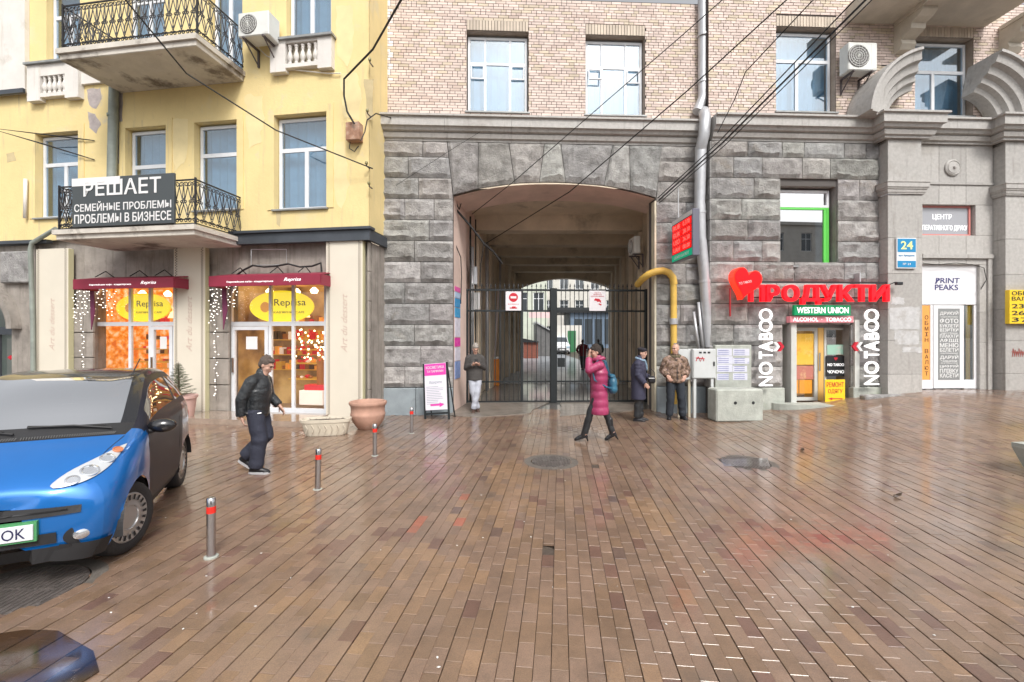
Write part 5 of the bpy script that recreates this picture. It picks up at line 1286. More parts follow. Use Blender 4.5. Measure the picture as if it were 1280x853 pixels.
# shop fronts
def glow(name, c, e, st): return mat(name, c, .7, emit=0, stain=st)
def shop(h, x0, x1, door_left, ml, lab, seed, ovx, ovw):
    e = bpy.data.objects.new('shop_front', None); link(e, YB); e['label'] = lab
    V = .18; a, c = FY.u(x0, V), FY.u(x1, V); z0 = .06; zt = yp(200, 405, V)[1] if door_left is None or not door_left else yp(330, 405, V)[1]; z1 = h[3]+.02
    fw = .06; b = MB(); n = 8
    # arched left corner
    ra = .5; P = [(a+ra-ra*math.cos(math.pi/2*i/n), z1-ra+ra*math.sin(math.pi/2*i/n)) for i in range(n+1)]
    Q = [(a+ra-(ra-fw)*math.cos(math.pi/2*i/n), z1-ra+(ra-fw)*math.sin(math.pi/2*i/n)) for i in range(n+1)]
    for i in range(n): b.prism([P[i], Q[i], Q[i+1], P[i+1]], V, V+.07)
    b.box(a, a+fw, V, V+.07, z0, z1-ra); b.box(c-fw, c, V, V+.07, z0, z1); b.box(a+fw, c-fw, V, V+.07, z0, z0+.12); b.box(a+fw, c-fw, V+.004, V+.066, zt-.05, zt+.05); b.box(a+ra, c-fw, V, V+.07, z1-fw, z1)
    for m_ in ml: u = FY.u(m_, V); b.box(u-.035, u+.035, V+.002, V+.068, z0+.12, z1-fw)
    b.build('frame', M['whiteframe'], e)
    sp = MB(); sp.v = [(a-.05, V+.02, z1+.2), (a-.05, V+.02, z1-ra)]+[(x, V+.02, z) for x, z in P]+[(a+ra, V+.02, z1+.2)]; sp.face(*range(len(sp.v))); sp.build('spandrel', M['old_stone'], e)
    d0, d1 = (a+fw, FY.u(ml[0], V)-.035) if door_left else (FY.u(ml[-1], V)+.035, c-fw)
    frame_grid(d0+.01, d1-.01, z0+.02, zt-.06, V-.015, .085, [], [], .07).build('door', M['whiteframe'], e)
    MB().box(d0+.06, d0+.09, V-.07, V-.04, 1.0, 1.35).build('door_handle', M['steel'], e)
    xs = [a+fw]+[FY.u(m_, V) for m_ in ml]+[c-fw]
    for p, q in zip(xs, xs[1:]):
        MB().box(p+.03, q-.03, V+.03, V+.036, z0+.1, zt-.04).build('pane', M['paneclear'], e); MB().box(p+.03, q-.03, V+.03, V+.036, zt+.04, z1-.05).build('pane', M['paneclear'], e)
    MB().box(d0+(d1-d0)*.38, d0+(d1-d0)*.68, V+.02, V+.027, 1.55, 1.85).build('paper_notice', M['white'], e)
    # interior: walls, shelves and goods glow, standing in for lamplight
    r = random.Random(seed); D = 1.7
    MB().box(a-.3, c+.3, V+D, V+D+.05, 0, 3.9).build('interior_back', M['inA'] if not door_left else M['inB'], e)
    MB().box(a-.3, c+.3, V+.12, V+D, -.02, .02).build('interior_floor', M['infl'], e); MB().box(a-.3, c+.3, V+.12, V+D, 3.2, 3.25).build('interior_ceiling', M['ince'], e)
    MB().box(a-.32, a-.27, V+.1, V+D, 0, 3.4).build('interior_wall', M['inB'] if door_left else M['inA'], e); MB().box(c+.27, c+.32, V+.1, V+D, 0, 3.4).build('interior_wall', M['inB'], e)
    for k in range(4):
        u = a+(c-a)*(k+.5)/4; MB().lathe([(.001, 0), (.07, .01), (.1, .08), (.03, .16)], 12, (u, V+1.0+.2*(k % 2), 2.95)).build('ceiling_spot', M['bulb'], e)
    for z in (.75, 1.15, 1.5):
        sh = MB().box(a+(.9 if door_left else .1), c, V+.9, V+1.5, z, z+.03).build('display_shelf', M['gold'], e)
        for i in range(16):
            u = a+.15+(c-a-.3)*(i+r.random()*.6)/16
            if door_left and u < a+.95: continue
            s = r.uniform(.04, .085); q = MB(); q.ell((u, V+1.0+r.random()*.2, z+.03+s*.6), s, s, s*.6, 8, 5); q.build('pastry', r.choice([M['past1'], M['past2'], M['past3'], M['past4']]), sh, sm=True)
    for z in (.95, 1.35, 1.75, 2.15):      # shelves of goods on the back wall
        sh = MB().box(a-.2, c+.2, V+D-.28, V+D-.003, z, z+.025).build('wall_shelf', M['gold'], e); u = a-.1
        while u < c+.1:
            w_ = r.uniform(.06, .16); h_ = r.uniform(.08, .26); MB().box(u, u+w_, V+D-.24, V+D-.06, z+.027, z+.027+h_).build('boxed_goods', r.choice([M['past1'], M['past2'], M['past3'], M['past4'], M['dots'], M['gold']]), sh); u += w_+r.uniform(.01, .06)
    for k in range(3):
        u = a+(c-a)*(.25+.28*k); q = MB(); q.lathe([(.005, .3), (.005, .18), (.04, .16), (.11, 0), (.1, .0)], 14, (u, V+.8+.2*k, 2.35)); q.build('pendant_lamp', M['bulb2'], e, sm=40)
    # yellow oval sign behind the glass
    u0, u1 = FY.u(ovx-ovw, V+.1), FY.u(ovx+ovw, V+.1); zc_ = yp(ovx, 384.5 if door_left is False else 383.5, V+.1)[1]; rx = (u1-u0)/2; rz_ = rx*.46
    t = fthing(FY, 'oval_sign', 'yellow oval Reprisa sign behind the %s cafe window' % ('right hand' if door_left else 'left hand'), 'sign', (u0+u1)/2, V+.11, zc_, 'yellow oval cafe signs')
    MB().rings([[(rx*k*math.cos(i*math.pi/20), y, rz_*k*math.sin(i*math.pi/20)) for i in range(40)] for k, y in ((1, .04), (1, 0), (.97, -.004))]).build('panel', M['ovy'], t)
    text_on('Reprisa', rx*.98, rz_*.55, rx*.28, -.005, rz_*.2, M['dots'], t, bold=.0); text_on('КАВ\'ЯРНЯ · CAFE', rx*.95, rz_*.14, rx*.25, -.005, -rz_*.35, M['dots'], t)
    yl([(rx*.15, 0), (rx*.15, .004), (.002, .005)], 16, (-rx*.5, -.005, -rz_*.02)).build('sun_mark', M['past2'], t)
    return e
M['inA'] = mat('orange_glow_wall', (.85, .34, .06), .8, emit=.75); 
def glowwall(name, c1, c2, c3, e, sc):
    m = bpy.data.materials.new(name); m.use_nodes = True; t = m.node_tree; N = t.nodes; L = t.links; p = N['Principled BSDF']
    tc = N.new('ShaderNodeTexCoord'); n = N.new('ShaderNodeTexNoise'); n.inputs['Scale'].default_value = sc; n.inputs['Detail'].default_value = 5; L.new(tc.outputs['Object'], n.inputs['Vector'])
    cr = N.new('ShaderNodeValToRGB'); cr.color_ramp.elements[0].color = (*c1, 1); cr.color_ramp.elements[0].position = .36; cr.color_ramp.elements[1].color = (*c3, 1); cr.color_ramp.elements[1].position = .66
    k = cr.color_ramp.elements.new(.5); k.color = (*c2, 1); L.new(n.outputs[0], cr.inputs[0]); L.new(cr.outputs[0], p.inputs['Base Color']); L.new(cr.outputs[0], p.inputs['Emission Color']); p.inputs['Emission Strength'].default_value = e
    return m
M['inA'] = glowwall('orange_glow_wall', (.62, .15, .01), (.8, .3, .03), (.9, .62, .4), .5, 7)  # wall glows by itself, shop light put into its mottled colour
M['inB'] = glowwall('warm_glow_wall', (.10, .05, .02), (.3, .17, .06), (.5, .32, .12), .5, 1.2)
M['bulb2'] = mat('lamp_shade_glow', (1, .6, .22), .5, emit=2.2); M['infl'] = mat('shop_floor', (.3, .2, .12), .4); M['ince'] = mat('shop_ceiling', (.5, .28, .1), .8, emit=.25)  # ceiling also glows faintly in place of lamplight falling on it
M['bulb'] = mat('warm_lamp', (1, .75, .4), .4, emit=5); M['gold'] = mat('gold_shelf', (.6, .33, .05), .35, emit=.25)  # gold shelves carry a faint glow as painted shop light
M['past1'] = mat('pastry_brown', (.35, .14, .04), .6, emit=.15); M['past2'] = mat('pastry_orange', (.8, .35, .06), .5, emit=.3); M['past3'] = mat('candy_red', (.65, .03, .04), .4, emit=.2); M['past4'] = mat('icing_white', (.85, .75, .65), .5, emit=.3)  # faint glow in these goods stands for light on the display
M['ovy'] = mat('yellow_oval_face', (.88, .70, .03), .4, emit=.6)  # glow added to brighten the sign face
sA = shop(hA, 117.5, 219, False, [162, 187], 'left cafe shop front glowing orange', 1, 178, 33.5)
sB = shop(hB, 286.5, 408, True, [337.5, 366], 'right cafe shop front with white glass door', 2, 351.5, 40)
# red and white seasonal things in the right window: gift boxes and a garland
e = sB; q = MB()
u0, z_ = yp(372, 508, .5); MB().bbox(u0, u0+.62, .55, .85, .2, .55, .01).build('white_gift_box', M['past4'], e); MB().bbox(u0+.1, u0+.7, .6, .9, .553, .68, .01).build('red_gift_box', M['past3'], e)
r = random.Random(4); g1 = MB(); g2 = MB()
for i in range(90):
    x, y = r.uniform(369, 404), r.uniform(412, 452); u, z = yp(x, y, .5); (g1 if r.random() < .5 else g2).ell((u, .5+r.random()*.2, z), .022, .022, .022, 6, 4)
tag(g1.build('red_garland', M['past3'], e), kind='stuff'); tag(g2.build('white_garland', M['bulb'], e), kind='stuff')
MB().tube([(*(lambda a: (a[0], .8, a[1]))(yp(402, 500, .8)),), (*(lambda a: (a[0], .8, a[1]))(yp(402, 440, .8)),)], .11, 12).build('shop_dummy', M['past1'], e)
# awnings
M['crim'] = mat('crimson_awning', (.26, .022, .05), .6, nz=.08, ns=4)
for x0, x1, nm in ((91, 216.5, 'left'), (260.5, 400, 'right')):
    V = -.5; a, z1 = yp(x0, 349.5 if nm == 'left' else 345.5, V); c, _ = yp(x1, 349, V); z0 = z1-.235
    t = fthing(FY, 'awning', 'crimson awning with white script over the %s cafe window' % nm, 'awning', (a+c)/2, V, z0, 'crimson cafe awnings'); w = c-a; h = z1-z0
    MB().bbox(-w/2, w/2, 0, .02, 0, h, .004).build('valance', M['crim'], t)
    MB().rings([[(-w/2, .02, h-.02), (w/2, .02, h-.02), (w/2, .02, h), (-w/2, .02, h)], [(-w/2, .58, h+.1), (w/2, .58, h+.1), (w/2, .58, h+.12), (-w/2, .58, h+.12)]]).build('roof_cloth', M['crim'], t)
    text_on('Європейське кафе - кондитерська', w*.42, h*.2, -w*.12, -.002, h*.4, M['lit'], t); text_on('Reprisa', w*.15, h*.4, w*.26, -.002, h*.5, M['lit'], t, shear=.4)
    for s in (-1, 1): MB().box(s*w/2-.01, s*w/2+.01, .025, .57, 0, h).build('side_cloth', M['crim'], t)
    MB().prism([(-w/2+.02, 0), (-w/2+.13, 0), (-w/2+.16, -.5), (-w/2+.06, -.95)], .35, .37).build('hanging_cloth', mat('plum_cloth', (.16, .03, .08), .7), t)
    for s in (-.3, .05, .3): MB().tube([(w*s, .5, h+.1), (w*s, .3, h+.22), (w*s-.04, .1, h+.06)], .012, 5).build('stay', M['cable'], t)
# string lights hanging beside each window
M['tinyled'] = mat('tiny_white_led', (1, .93, .85), .4, emit=2.5)
for x0, x1, xr, nm in ((95, 117, 150, 'left'), (265, 287, 300, 'right')):
    t = fthing(FY, 'string_lights', 'strings of tiny white lights hanging beside the %s cafe window' % nm, 'string lights', 0, 0, 0, 'strings of lights at the cafe'); r = random.Random(x0); q = MB(); wires = MB()
    for s in range(9):
        x = x0+(xr-x0)*(s/9)**1.2; u = FY.u(x, -.05); L_ = r.uniform(.5, 1.1)*(1-.5*s/16) if s not in (2,) else 2.7; zt = 3.05; p = [(u+.02*math.sin(k*1.7+s), -.06, zt-L_*k/12) for k in range(13)]; wires.tube(p, .003, 3, False)
        for k in range(int(L_/.08)):
            z = zt-.08*k-.06*r.random(); uu = u+r.uniform(-.07, .07); q.box(uu-.006, uu+.006, -.08, -.06, z, z+.012)
    tag(q.build('bulbs', M['tinyled'], t), kind='stuff'); tag(wires.build('wires', M['cable'], t), kind='stuff')
# loose cables and light bracket above the right window
t = fthing(FY, 'loose_cable', 'black cable looped along the stone above the right awning', 'cable', 0, 0, 0)
pc = [(*(lambda a: (a[0], -.06, a[1]))(yp(x, y, -.06)),) for x, y in ((296, 344), (304, 338), (316, 332), (330, 334), (345, 333), (360, 330), (375, 334), (390, 333), (401, 329), (402, 340))]; MB().tube(pc, .022, 6).build('cable', M['cable'], t)
MB().tube([(*(lambda a: (a[0], -.05, a[1]))(yp(x, y, -.05)),) for x, y in ((314, 312), (314, 332), (358, 331), (358, 312), (314, 312))], .009, 4).build('bracket', M['galv'], t)
# polished step of the cafe
pts = [loc(*G(x, y), FY) for x, y in ((385, 546), (360, 549), (300, 549), (232, 546), (190, 543))]+[(FY.u(190), .05), (FY.u(400), .05)]
pts = [(FY.u(150), -.0), (FY.u(150), -.9), (FY.u(300, -1)-.0, -.98)]+[(FY.u(383, -.9)-.28+.28*math.sin(i*math.pi/12), -.98+.28*(1-math.cos(i*math.pi/12))) for i in range(0, 7)]+[(FY.u(383, -.9), .0)]
M['polish'] = mat('polished_brown_stone', (.3, .23, .18), .1, nz=.2, ns=6, coat=.6)
t = fthing(FY, 'cafe_step', 'low polished brown stone step in front of the cafe door', 'step', 0, 0, 0)
MB().hprism(pts, -.05, .11).build('step_slab', M['polish'], t)
# pipes on the yellow wall
def ypath(pts): return [(*(lambda a: (a[0], v, a[1]))(yp(x, y, v)),) for x, y, v in pts]
M['oldzinc'] = mat('old_green_zinc', (.27, .3, .27), .6, .2, nz=.2, ns=3)
t = fthing(FY, 'downpipe', 'old grey green downpipe on the yellow wall under the upper balcony', 'downpipe', 0, 0, 0)
MB().tube(ypath([(142.5, 106, -.12), (141, 170, -.12), (139.5, 240, -.12)]), .1, 12).build('pipe', M['oldzinc'], t, sm=50)
MB().tube(ypath([(139.5, 235, -.12), (139, 290, -.12)]), .085, 12).build('lower_pipe', M['oldzinc'], t, sm=50)
for y in (145, 235): u, z = yp(141, y, -.12); MB().lathe([(.115, -.03), (.115, .03)], 12, (u, -.12, z)).build('joint_ring', M['oldzinc'], t)
t = fthing(FY, 'thin_downpipe', 'thin pale pipe running from the lower balcony to the ground at the left', 'downpipe', 0, 0, 0)
MB().tube(ypath([(70, 286, -.25), (60, 292, -.2), (40, 304, -.18), (38, 312, -.18), (41, 400, -.16), (42, 520, -.16)]), .05, 10).build('pipe', M['oldzinc'], t, sm=50)
t = fthing(FY, 'vent_stub', 'short white pipe stub low on the yellow wall at the far left', 'pipe', 0, 0, 0)
MB().tube(ypath([(32, 224, -.06), (31.5, 273, -.06)]), .04, 8).build('pipe', M['cream_w'], t, sm=True)
# aircon beside the upper balcony
u0, z0 = yp(296, 47, -.5); u1, z1 = yp(337, 12, -.5)
aircon(FY, 'white air conditioner on brackets right of the upper balcony', (u0+u1)/2, 0, z0, u1-u0-.05, z1-z0, .5)
MB().tube(ypath([(325, 52, -.05), (323, 60, -.05), (333, 70, -.05), (342, 74, -.05), (370, 88, -.05), (410, 92, -.05), (426, 92, -.05)]), .012, 5).build('drain_hose', M['cream_w'], YB)
# rusty junction box and insulator pins
u, z = yp(443, 166, -.1); t = fthing(FY, 'junction_box', 'rusty square junction box on the yellow wall near the stone pier', 'box', u, 0, z)
MB().bbox(-.16, .16, -.2, 0, -.2, .2, .015).build('box', mat('rusty_plate', (.36, .2, .13), .8, nz=.3, ns=8, stain=((.5, .4, .32), 6, .5, .6)), t)
MB().tube([(-.1, -.1, -.2), (-.12, -.1, -.34), (.0, -.1, -.42), (.1, -.1, -.3)], .012, 5).build('loose_wire', M['cable'], t)
for x, y, lb_ in ((465, 82, 'topmost of four'), (462, 145, 'level with the junction box top'), (461, 210, 'where the long balcony cable ends'), (464, 235, 'lowest of four')):
    u, z = yp(x, y, -.05); t = fthing(FY, 'insulator_pin', 'rusty insulator pin on the yellow corner, '+lb_, 'insulator', u, 0, z, 'insulator pins on the yellow corner')
    MB().tube([(0, 0, 0), (0, -.14, 0), (0, -.16, .05)], .014, 5).build('pin', M['bracket'], t); MB().lathe([(.02, .03), (.035, .05), (.03, .09), (.01, .1)], 8, (0, -.16, 0)).build('cup', mat('olive_glass', (.2, .18, .06), .3), t)
# neighbouring stone front with an arched window, far left
t = thing('stone_arch_building', 'grey stone house front with arched glazing at the far left edge', 'building', FY.w(FY.u(-90), .02), FY.a)
L0 = FY.u(44)-FY.u(-90); cxa = L0-.75-1.55; n = 20; Ra = 1.55
def ac(i, r=Ra): a = math.pi*i/n; return (cxa-r*math.cos(a), 2.05+r*math.sin(a)*.75)
b = MB()
for i in range(n): p, q = ac(i), ac(i+1); b.quad((p[0], 0, p[1]), (q[0], 0, q[1]), (q[0], 0, 4.16), (p[0], 0, 4.16)); b.quad((p[0], 0, p[1]), (p[0], .4, p[1]), (q[0], .4, q[1]), (q[0], 0, q[1]))
b.box(cxa+Ra, L0-.02, 0, .4, -.1, 4.16); b.box(-.8, cxa-Ra, 0, .4, -.1, 4.16); b.build('wall', M['old_stone'], t)
for r0, v0 in ((1.02, -.14), (1.12, -.22)):
    b = MB(); b.rings([[(*(lambda p: (p[0], v0, p[1]))(ac(i, Ra*r0)),), (*(lambda p: (p[0], v0, p[1]))(ac(i, Ra*(r0+.09))),), (*(lambda p: (p[0], 0, p[1]))(ac(i, Ra*(r0+.09))),), (*(lambda p: (p[0], 0, p[1]))(ac(i, Ra*r0)),)] for i in range(n+1)]); b.build('arch_moulding', M['old_stone'], t, sm=40)
MB().bbox(L0-.95, L0-.1, -.12, 0, 3.2, 4.0, .03).build('keystone_block', M['granite'], t)
b = frame_grid(cxa-Ra, cxa+Ra, .0, 2.1, .25, .08, [(cxa+Ra*.45, .08, 2.02, .09), (cxa-Ra*.45, .08, 2.02, .09)], [(1.98, cxa-Ra, cxa+Ra, .16)], .08); b.build('frame', M['slate'], t)
pb = MB(); pb.v = [(cxa-Ra, .34, .05), (cxa+Ra, .34, .05)]+[(p[0], .34, p[1]) for p in [ac(i) for i in range(n, -1, -1)]]; pb.face(*range(len(pb.v))); pb.build('pane', glassmat('grey_shop_glass', (.75, .8, .78), .25), t)
MB().box(-.8, L0, 1.2, 1.25, 0, 4).build('interior', mat('grey_green_interior', (.32, .36, .34), .8), t)
MB().prism([(L0-1.35, 1.3), (L0-1.25, 1.36), (L0-1.25, 1.33), (L0-1.05, 1.33), (L0-1.05, 1.27), (L0-1.25, 1.27), (L0-1.25, 1.24)], .30, .33).build('red_arrow_mark', M['signred'], t)
# awning-like cables on the yellow front drawn across the street
def cable(lab, pts, r=.012, sag=0):
    P = []
    for i, (x, y, Y) in enumerate(pts): P.append(Vector(((x-640)/FP*Y, Y, CAM_H+(HY-y)/FP*Y)))
    Q = []
    for a, c in zip(P, P[1:]):
        for k in range(10): f = k/10; p = a.lerp(c, f); p.z -= sag*4*f*(1-f); Q.append(p)
    Q.append(P[-1]); t = thing('overhead_cable', lab, 'cable', Q[0], 0, 'overhead cables across the street')
    MB().tube([q-Q[0] for q in Q], r, 6).build('wire', M['cable'], t)
cable('black cable crossing in front of the upper balcony down to the yellow corner', [(150, -8, 7.6), (233, 92, 8.6), (345, 163, 9.5), (466, 211, 9.8)], .014)
cable('black cable bundle dropping from the top of the picture to the yellow corner', [(506, -8, 8.0), (466, 62, 9.3), (430, 99, 9.7), (430, 120, 9.75), (434, 140, 9.75), (443, 155, 9.75)], .022)
cable('short cable loop between the junction box and the yellow corner', [(451, 176, 9.6), (456, 165, 9.7), (459, 150, 9.75), (470, 142, 9.8), (490, 148, 10.6)], .012)
cable('long cable running from the gateway ceiling up past the downpipe', [(605, 306, 13.2), (712, 240, 11.2), (860, 113, 8.7), (992, -8, 7.5)], .012)
cable('thin cable slanting over the arch up to the right', [(590, 268, 12.2), (640, 229, 10.5), (860, 38, 8.6), (912, -8, 8.2)], .009)
cable('kinked cable falling past the third upper window to the cornice', [(1024, -8, 8.2), (932, 90, 9.6), (918, 125, 10.0), (897, 166, 10.1)], .011)
for k, (x, lab) in enumerate(((1076, 'leftmost cable of the bundle reaching the downpipe from the top right'), (1090, 'thick middle cable of the bundle reaching the downpipe from the top right'), (1098, 'rightmost cable of the bundle reaching the downpipe from the top right'))):
    cable(lab, [(x, -8, 7.6), (900+k*4, 176+k*2, 10.0), (822+k, 248+k*3, 10.7)], (.012, .018, .01)[k])
cable('cable lying along the foot of the brick wall above the cornice', [(890, 147, 10.7), (960, 150, 10.8), (1030, 151, 10.8), (1100, 149, 10.85)], .012)
cable('thin pale wire crossing the stone above the gateway pier', [(495, 232, 10.3), (560, 190, 10.4), (600, 165, 10.5)], .005)
t2 = fthing(FY, 'wall_spikes', 'pair of dark wire stays over the left upper window', 'cable', 0, 0, 0)
for q in ([(-5, 161, -.4), (85, 172, -.1), (118, 176, -.02)], [(-5, 163, -.5), (60, 182, -.2), (118, 200, -.02)]): MB().tube(ypath(q), [.006, .02, .012], 5).build('stay', M['cable'], t2)
# =====================================================================
#  STREET THINGS
# =====================================================================
# bollards
bst = mat('bollard_steel', (.55, .55, .56), .22, 1, nz=.08, ns=15); brd = mat('bollard_red_band', (.75, .03, .02), .35)
bx, by = G(264, 696); B0 = thing('bollard', 'nearest steel bollard with red band, by the blue car', 'bollard', (bx, by, 0), 0, 'steel bollards with red bands')
h = .5; r = .034
MB().lathe([(r, -.02), (r, h-.13)], 20).build('post', bst, B0, sm=50); MB().lathe([(r+.0015, h-.13), (r+.0015, h-.075)], 20).build('red_band', brd, B0, sm=50)
MB().lathe([(r, h-.075), (r, h-.01), (r-.01, h), (.001, h)], 20).build('cap', bst, B0, sm=50); MB().lathe([(r+.02, -.01), (r+.02, .006), (r, .008)], 20).build('foot_ring', M['concrete'], B0, sm=50)
for (x, y), tl, lab in (((397, 612), .03, 'slightly tilted steel bollard, second from the camera'), ((468.5, 570), 0, 'steel bollard in front of the terracotta pot'), ((514.5, 542), 0, 'farthest steel bollard, in front of the A board sign')):
    gx, gy = G(x, y); o = copy_tree(B0, label=lab, loc=(gx, gy, 0)); o.rotation_euler = (tl*.5, tl, 0)
# manhole covers
M['iron2'] = mat('cast_iron_wet', (.17, .15, .14), .4, .4, nz=.3, ns=10, bump=.5, bs=30, coat=.3)
M['ringc'] = mat('manhole_ring', (.13, .115, .1), .7, nz=.25, ns=6, bump=.4, bs=20)
for ((mx, my), mr), lab in zip(MAN, ('round iron manhole cover left of the walking woman in pink', 'wet shiny manhole cover in front of the grocery', 'large worn manhole cover beside the front of the blue car')):
    t = thing('manhole_cover', lab, 'manhole cover', (mx, my, 0), 0, 'manhole covers in the paving'); k = mr
    MB().lathe([(k+.1, -.03), (k+.1, -.001), (k, .001), (k, -.03)], 40, cap=False).build('ring', M['ringc'], t)
    MB().lathe([(k-.012, -.03), (k-.012, .002), (.001, .003)], 40).build('lid', M['iron2'], t)
    q = MB(); n = int(k/.045); s = k*.93
    for i in range(-n, n+1):
        x = i*.045*.93; w = math.sqrt(max(0, s*s-x*x))
        seg = max(1, int(w/.12))
        for j in range(seg):
            a = -w+2*w*j/seg; q.box(x-.011, x+.011, a+.01, a+2*w/seg-.01, .002, .009)
    tag(q.build('tread_bars', M['iron2'], t), kind='stuff')
# terracotta pot
gx, gy = G(460, 536); t = thing('terracotta_pot', 'big empty round terracotta pot by the cafe corner', 'pot', (gx, gy, 0)); t.scale = (.84, .84, .93)
M['terra'] = mat('terracotta', (.46, .27, .2), .8, nz=.15, ns=4, bump=.15, bs=20, stain=((.55, .42, .36), 2.5, .58, .5))
MB().lathe([(.2, 0), (.24, .02), (.36, .18), (.4, .3), (.405, .34), (.39, .36), (.39, .44), (.4, .5), (.43, .53), (.44, .56), (.43, .59), (.4, .6), (.37, .58), (.35, .5), (.34, .45), (.001, .44)], 36).build('pot', M['terra'], t, sm=45)
MB().lathe([(.345, .46), (.2, .47), (.001, .475)], 24).build('soil', mat('dark_soil', (.05, .04, .03), .95, bump=.6, bs=20), t)
# cream oval planter
gx, gy = G(408, 543); t = thing('oval_planter', 'low cream oval stone planter in front of the cafe panel', 'planter', (gx, gy, 0), R(12))
def rr_(a, c, n=28, p=3): 
    o = []
    for k in range(n):
        th = 2*math.pi*k/n; cx, sy = math.cos(th), math.sin(th); o.append((a*math.copysign(abs(cx)**(2/p), cx), c*math.copysign(abs(sy)**(2/p), sy)))
    return o
MB().rings([[(x*f, y*f, z) for x, y in rr_(.44, .2)] for f, z in ((.82, 0), (.86, .03), (.98, .24), (1.03, .245), (1.04, .3), (.97, .305), (.9, .26), (.5, .25), (.01, .25))]).build('trough', mat('cream_planter_stone', (.58, .52, .42), .7, nz=.12, ns=4, bump=.15, bs=15, stain=((.3, .26, .2), 2.2, .6, .5)), t, sm=40)
for k in range(-3, 4): MB().tube([(k*.11, -.205, .06), (k*.11+.04, -.215, .15), (k*.11, -.21, .22)], .008, 4).build('relief', mat('cream_planter_stone', (.58, .52, .42)), t)
q = MB(); r = random.Random(2)
for i in range(40): x, y = r.uniform(-.33, .33), r.uniform(-.12, .12); q.tube([(x, y, .25), (x+r.uniform(-.05, .05), y, .27+r.random()*.03)], .006, 3)
MB().rings([[(x*.88, y*.88, .262) for x, y in rr_(.44, .2)], [(x*.3, y*.3, .27) for x, y in rr_(.44, .2)]]).build('soil', mat('dark_soil', (.05, .04, .03), .95), t); tag(q.build('twigs', M['dots'], t), kind='stuff')
# pink pot with a small fir
gx, gy = G(223, 527); t = thing('pink_planter_pot', 'pale pink round pot holding a small fir beside the car', 'pot', (gx, gy, 0))
MB().lathe([(.24, 0), (.27, .02), (.31, .3), (.33, .5), (.36, .51), (.36, .57), (.32, .57), (.3, .5), (.001, .49)], 30).build('pot', mat('pale_pink_pot', (.6, .4, .36), .7, nz=.08, ns=3), t, sm=45)
t = thing('small_fir', 'small green fir tree growing in the pale pink pot', 'fir tree', (gx, gy, .48))
MB().tube([(0, 0, 0), (.01, 0, .4), (0, 0, .82)], [.022, .015, .004], 7).build('trunk', mat('fir_bark', (.1, .07, .05), .9), t)
M['fir'] = mat('fir_needles', (.05, .085, .035), .7, attr=True); q = MB(); r = random.Random(8); br = MB()
for k in range(120):
    z = .06+.72*(k/120)**.9; a = k*2.399; L_ = (.82-z)*.48*r.uniform(.7, 1.15)+.03; d = Vector((math.cos(a), math.sin(a), r.uniform(-.05, .35))).normalized(); p0 = Vector((0, 0, z)); br.tube([p0, p0+d*L_], [.004, .0015], 3)
    for s in range(int(L_/.016)):
        p = p0+d*(s*.016+.01)
        for m_ in range(5):
            n_ = Vector((r.gauss(0, 1), r.gauss(0, 1), r.gauss(0, 1))).normalized()*.6+d*.6; n_.normalize(); sd_ = n_.cross(Vector((r.random(), r.random(), r.random()))).normalized()*.0035; kk = r.uniform(.6, 1.7); q.cc = (kk, kk, kk*r.uniform(.6, 1)); l2 = r.uniform(.02, .036); q.quad(p-sd_, p+sd_, p+n_*l2)
tag(q.build('needles', M['fir'], t), kind='stuff'); tag(br.build('branches', mat('fir_bark', (.1, .07, .05)), t), kind='stuff')
# A board
gx, gy = G(546, 525); t = thing('a_board_sign', 'leaning pavement board with magenta head and arrow against the stone pier', 'sign', (gx, gy, 0), R(-9))
t.rotation_euler = (R(-7), R(-5), R(-12)); ht = 1.25; w = .56
for s in (-1, 1): MB().bbox(s*w/2-.02, s*w/2+.02, 0, .04, .0, ht+.02, .005).build('frame_side', M['gate'], t); MB().tube([(s*w/2, .03, ht), (s*w/2, .42, .02)], .015, 6).build('rear_leg', M['gate'], t)
MB().box(-w/2+.02, w/2-.02, .005, .035, .12, .16).build('frame_rail', M['gate'], t); MB().box(-w/2+.021, w/2-.021, .005, .034, .22, ht+.01).build('panel', mat('board_lilac_white', (.72, .69, .76), .4), t)
mg = mat('magenta', (.68, .05, .38), .4); MB().box(-w/2+.025, w/2-.025, .001, .0045, ht-.26, ht).build('head_band', mg, t)
text_on('КОСМЕТИКА', w*.78, .065, 0, 0, ht-.08, M['white'], t); text_on('ТА ПАРФУМИ', w*.7, .055, 0, 0, ht-.17, M['white'], t)
text_on('Відкрито', w*.55, .08, 0, .004, ht-.42, mat('grey_ink', (.3, .35, .4), .6), t, shear=.2)
q = MB(); r = random.Random(1)
for i in range(11): q.box(-w*.4, -w*.4+w*.78*r.uniform(.6, 1), .001, .0045, ht-.52-i*.038, ht-.51-i*.038)
tag(q.build('print_lines', mat('grey_ink', (.3, .35, .4)), t), kind='stuff'); MB().prism([(-.14, .31), (.08, .31), (.08, .28), (.19, .33), (.08, .38), (.08, .35), (-.14, .35)], .0, .0045).build('arrow', mg, t)
# puddles
M['puddle'] = glassmat('puddle_water', (.6, .55, .5), .02, .1)
def puddle(pts, z, seed, amp=.06): return apron(pts, 'puddle', z, seed, amp, M['puddle'])
puddle([G(-60, 800), G(20, 792), G(90, 798), G(118, 815), G(110, 845), G(60, 880), G(-80, 880)], .009, 11, .11)
puddle([G(900, 575), G(960, 573), G(962, 584), G(905, 584)], .008, 16, .03)
for x, y in ((677, 689), (744, 582)):
    hx, hy = G(x, y); MB().hprism([(hx+.12*math.cos(k*.6+.3)*(1+.2*math.sin(k*3)), hy+.11*math.sin(k*.6+.3)) for k in range(10)], -.04, -.009).build('packed_dirt', mat('packed_dirt', (.09, .07, .055), .6, bump=.6, bs=30), pave)
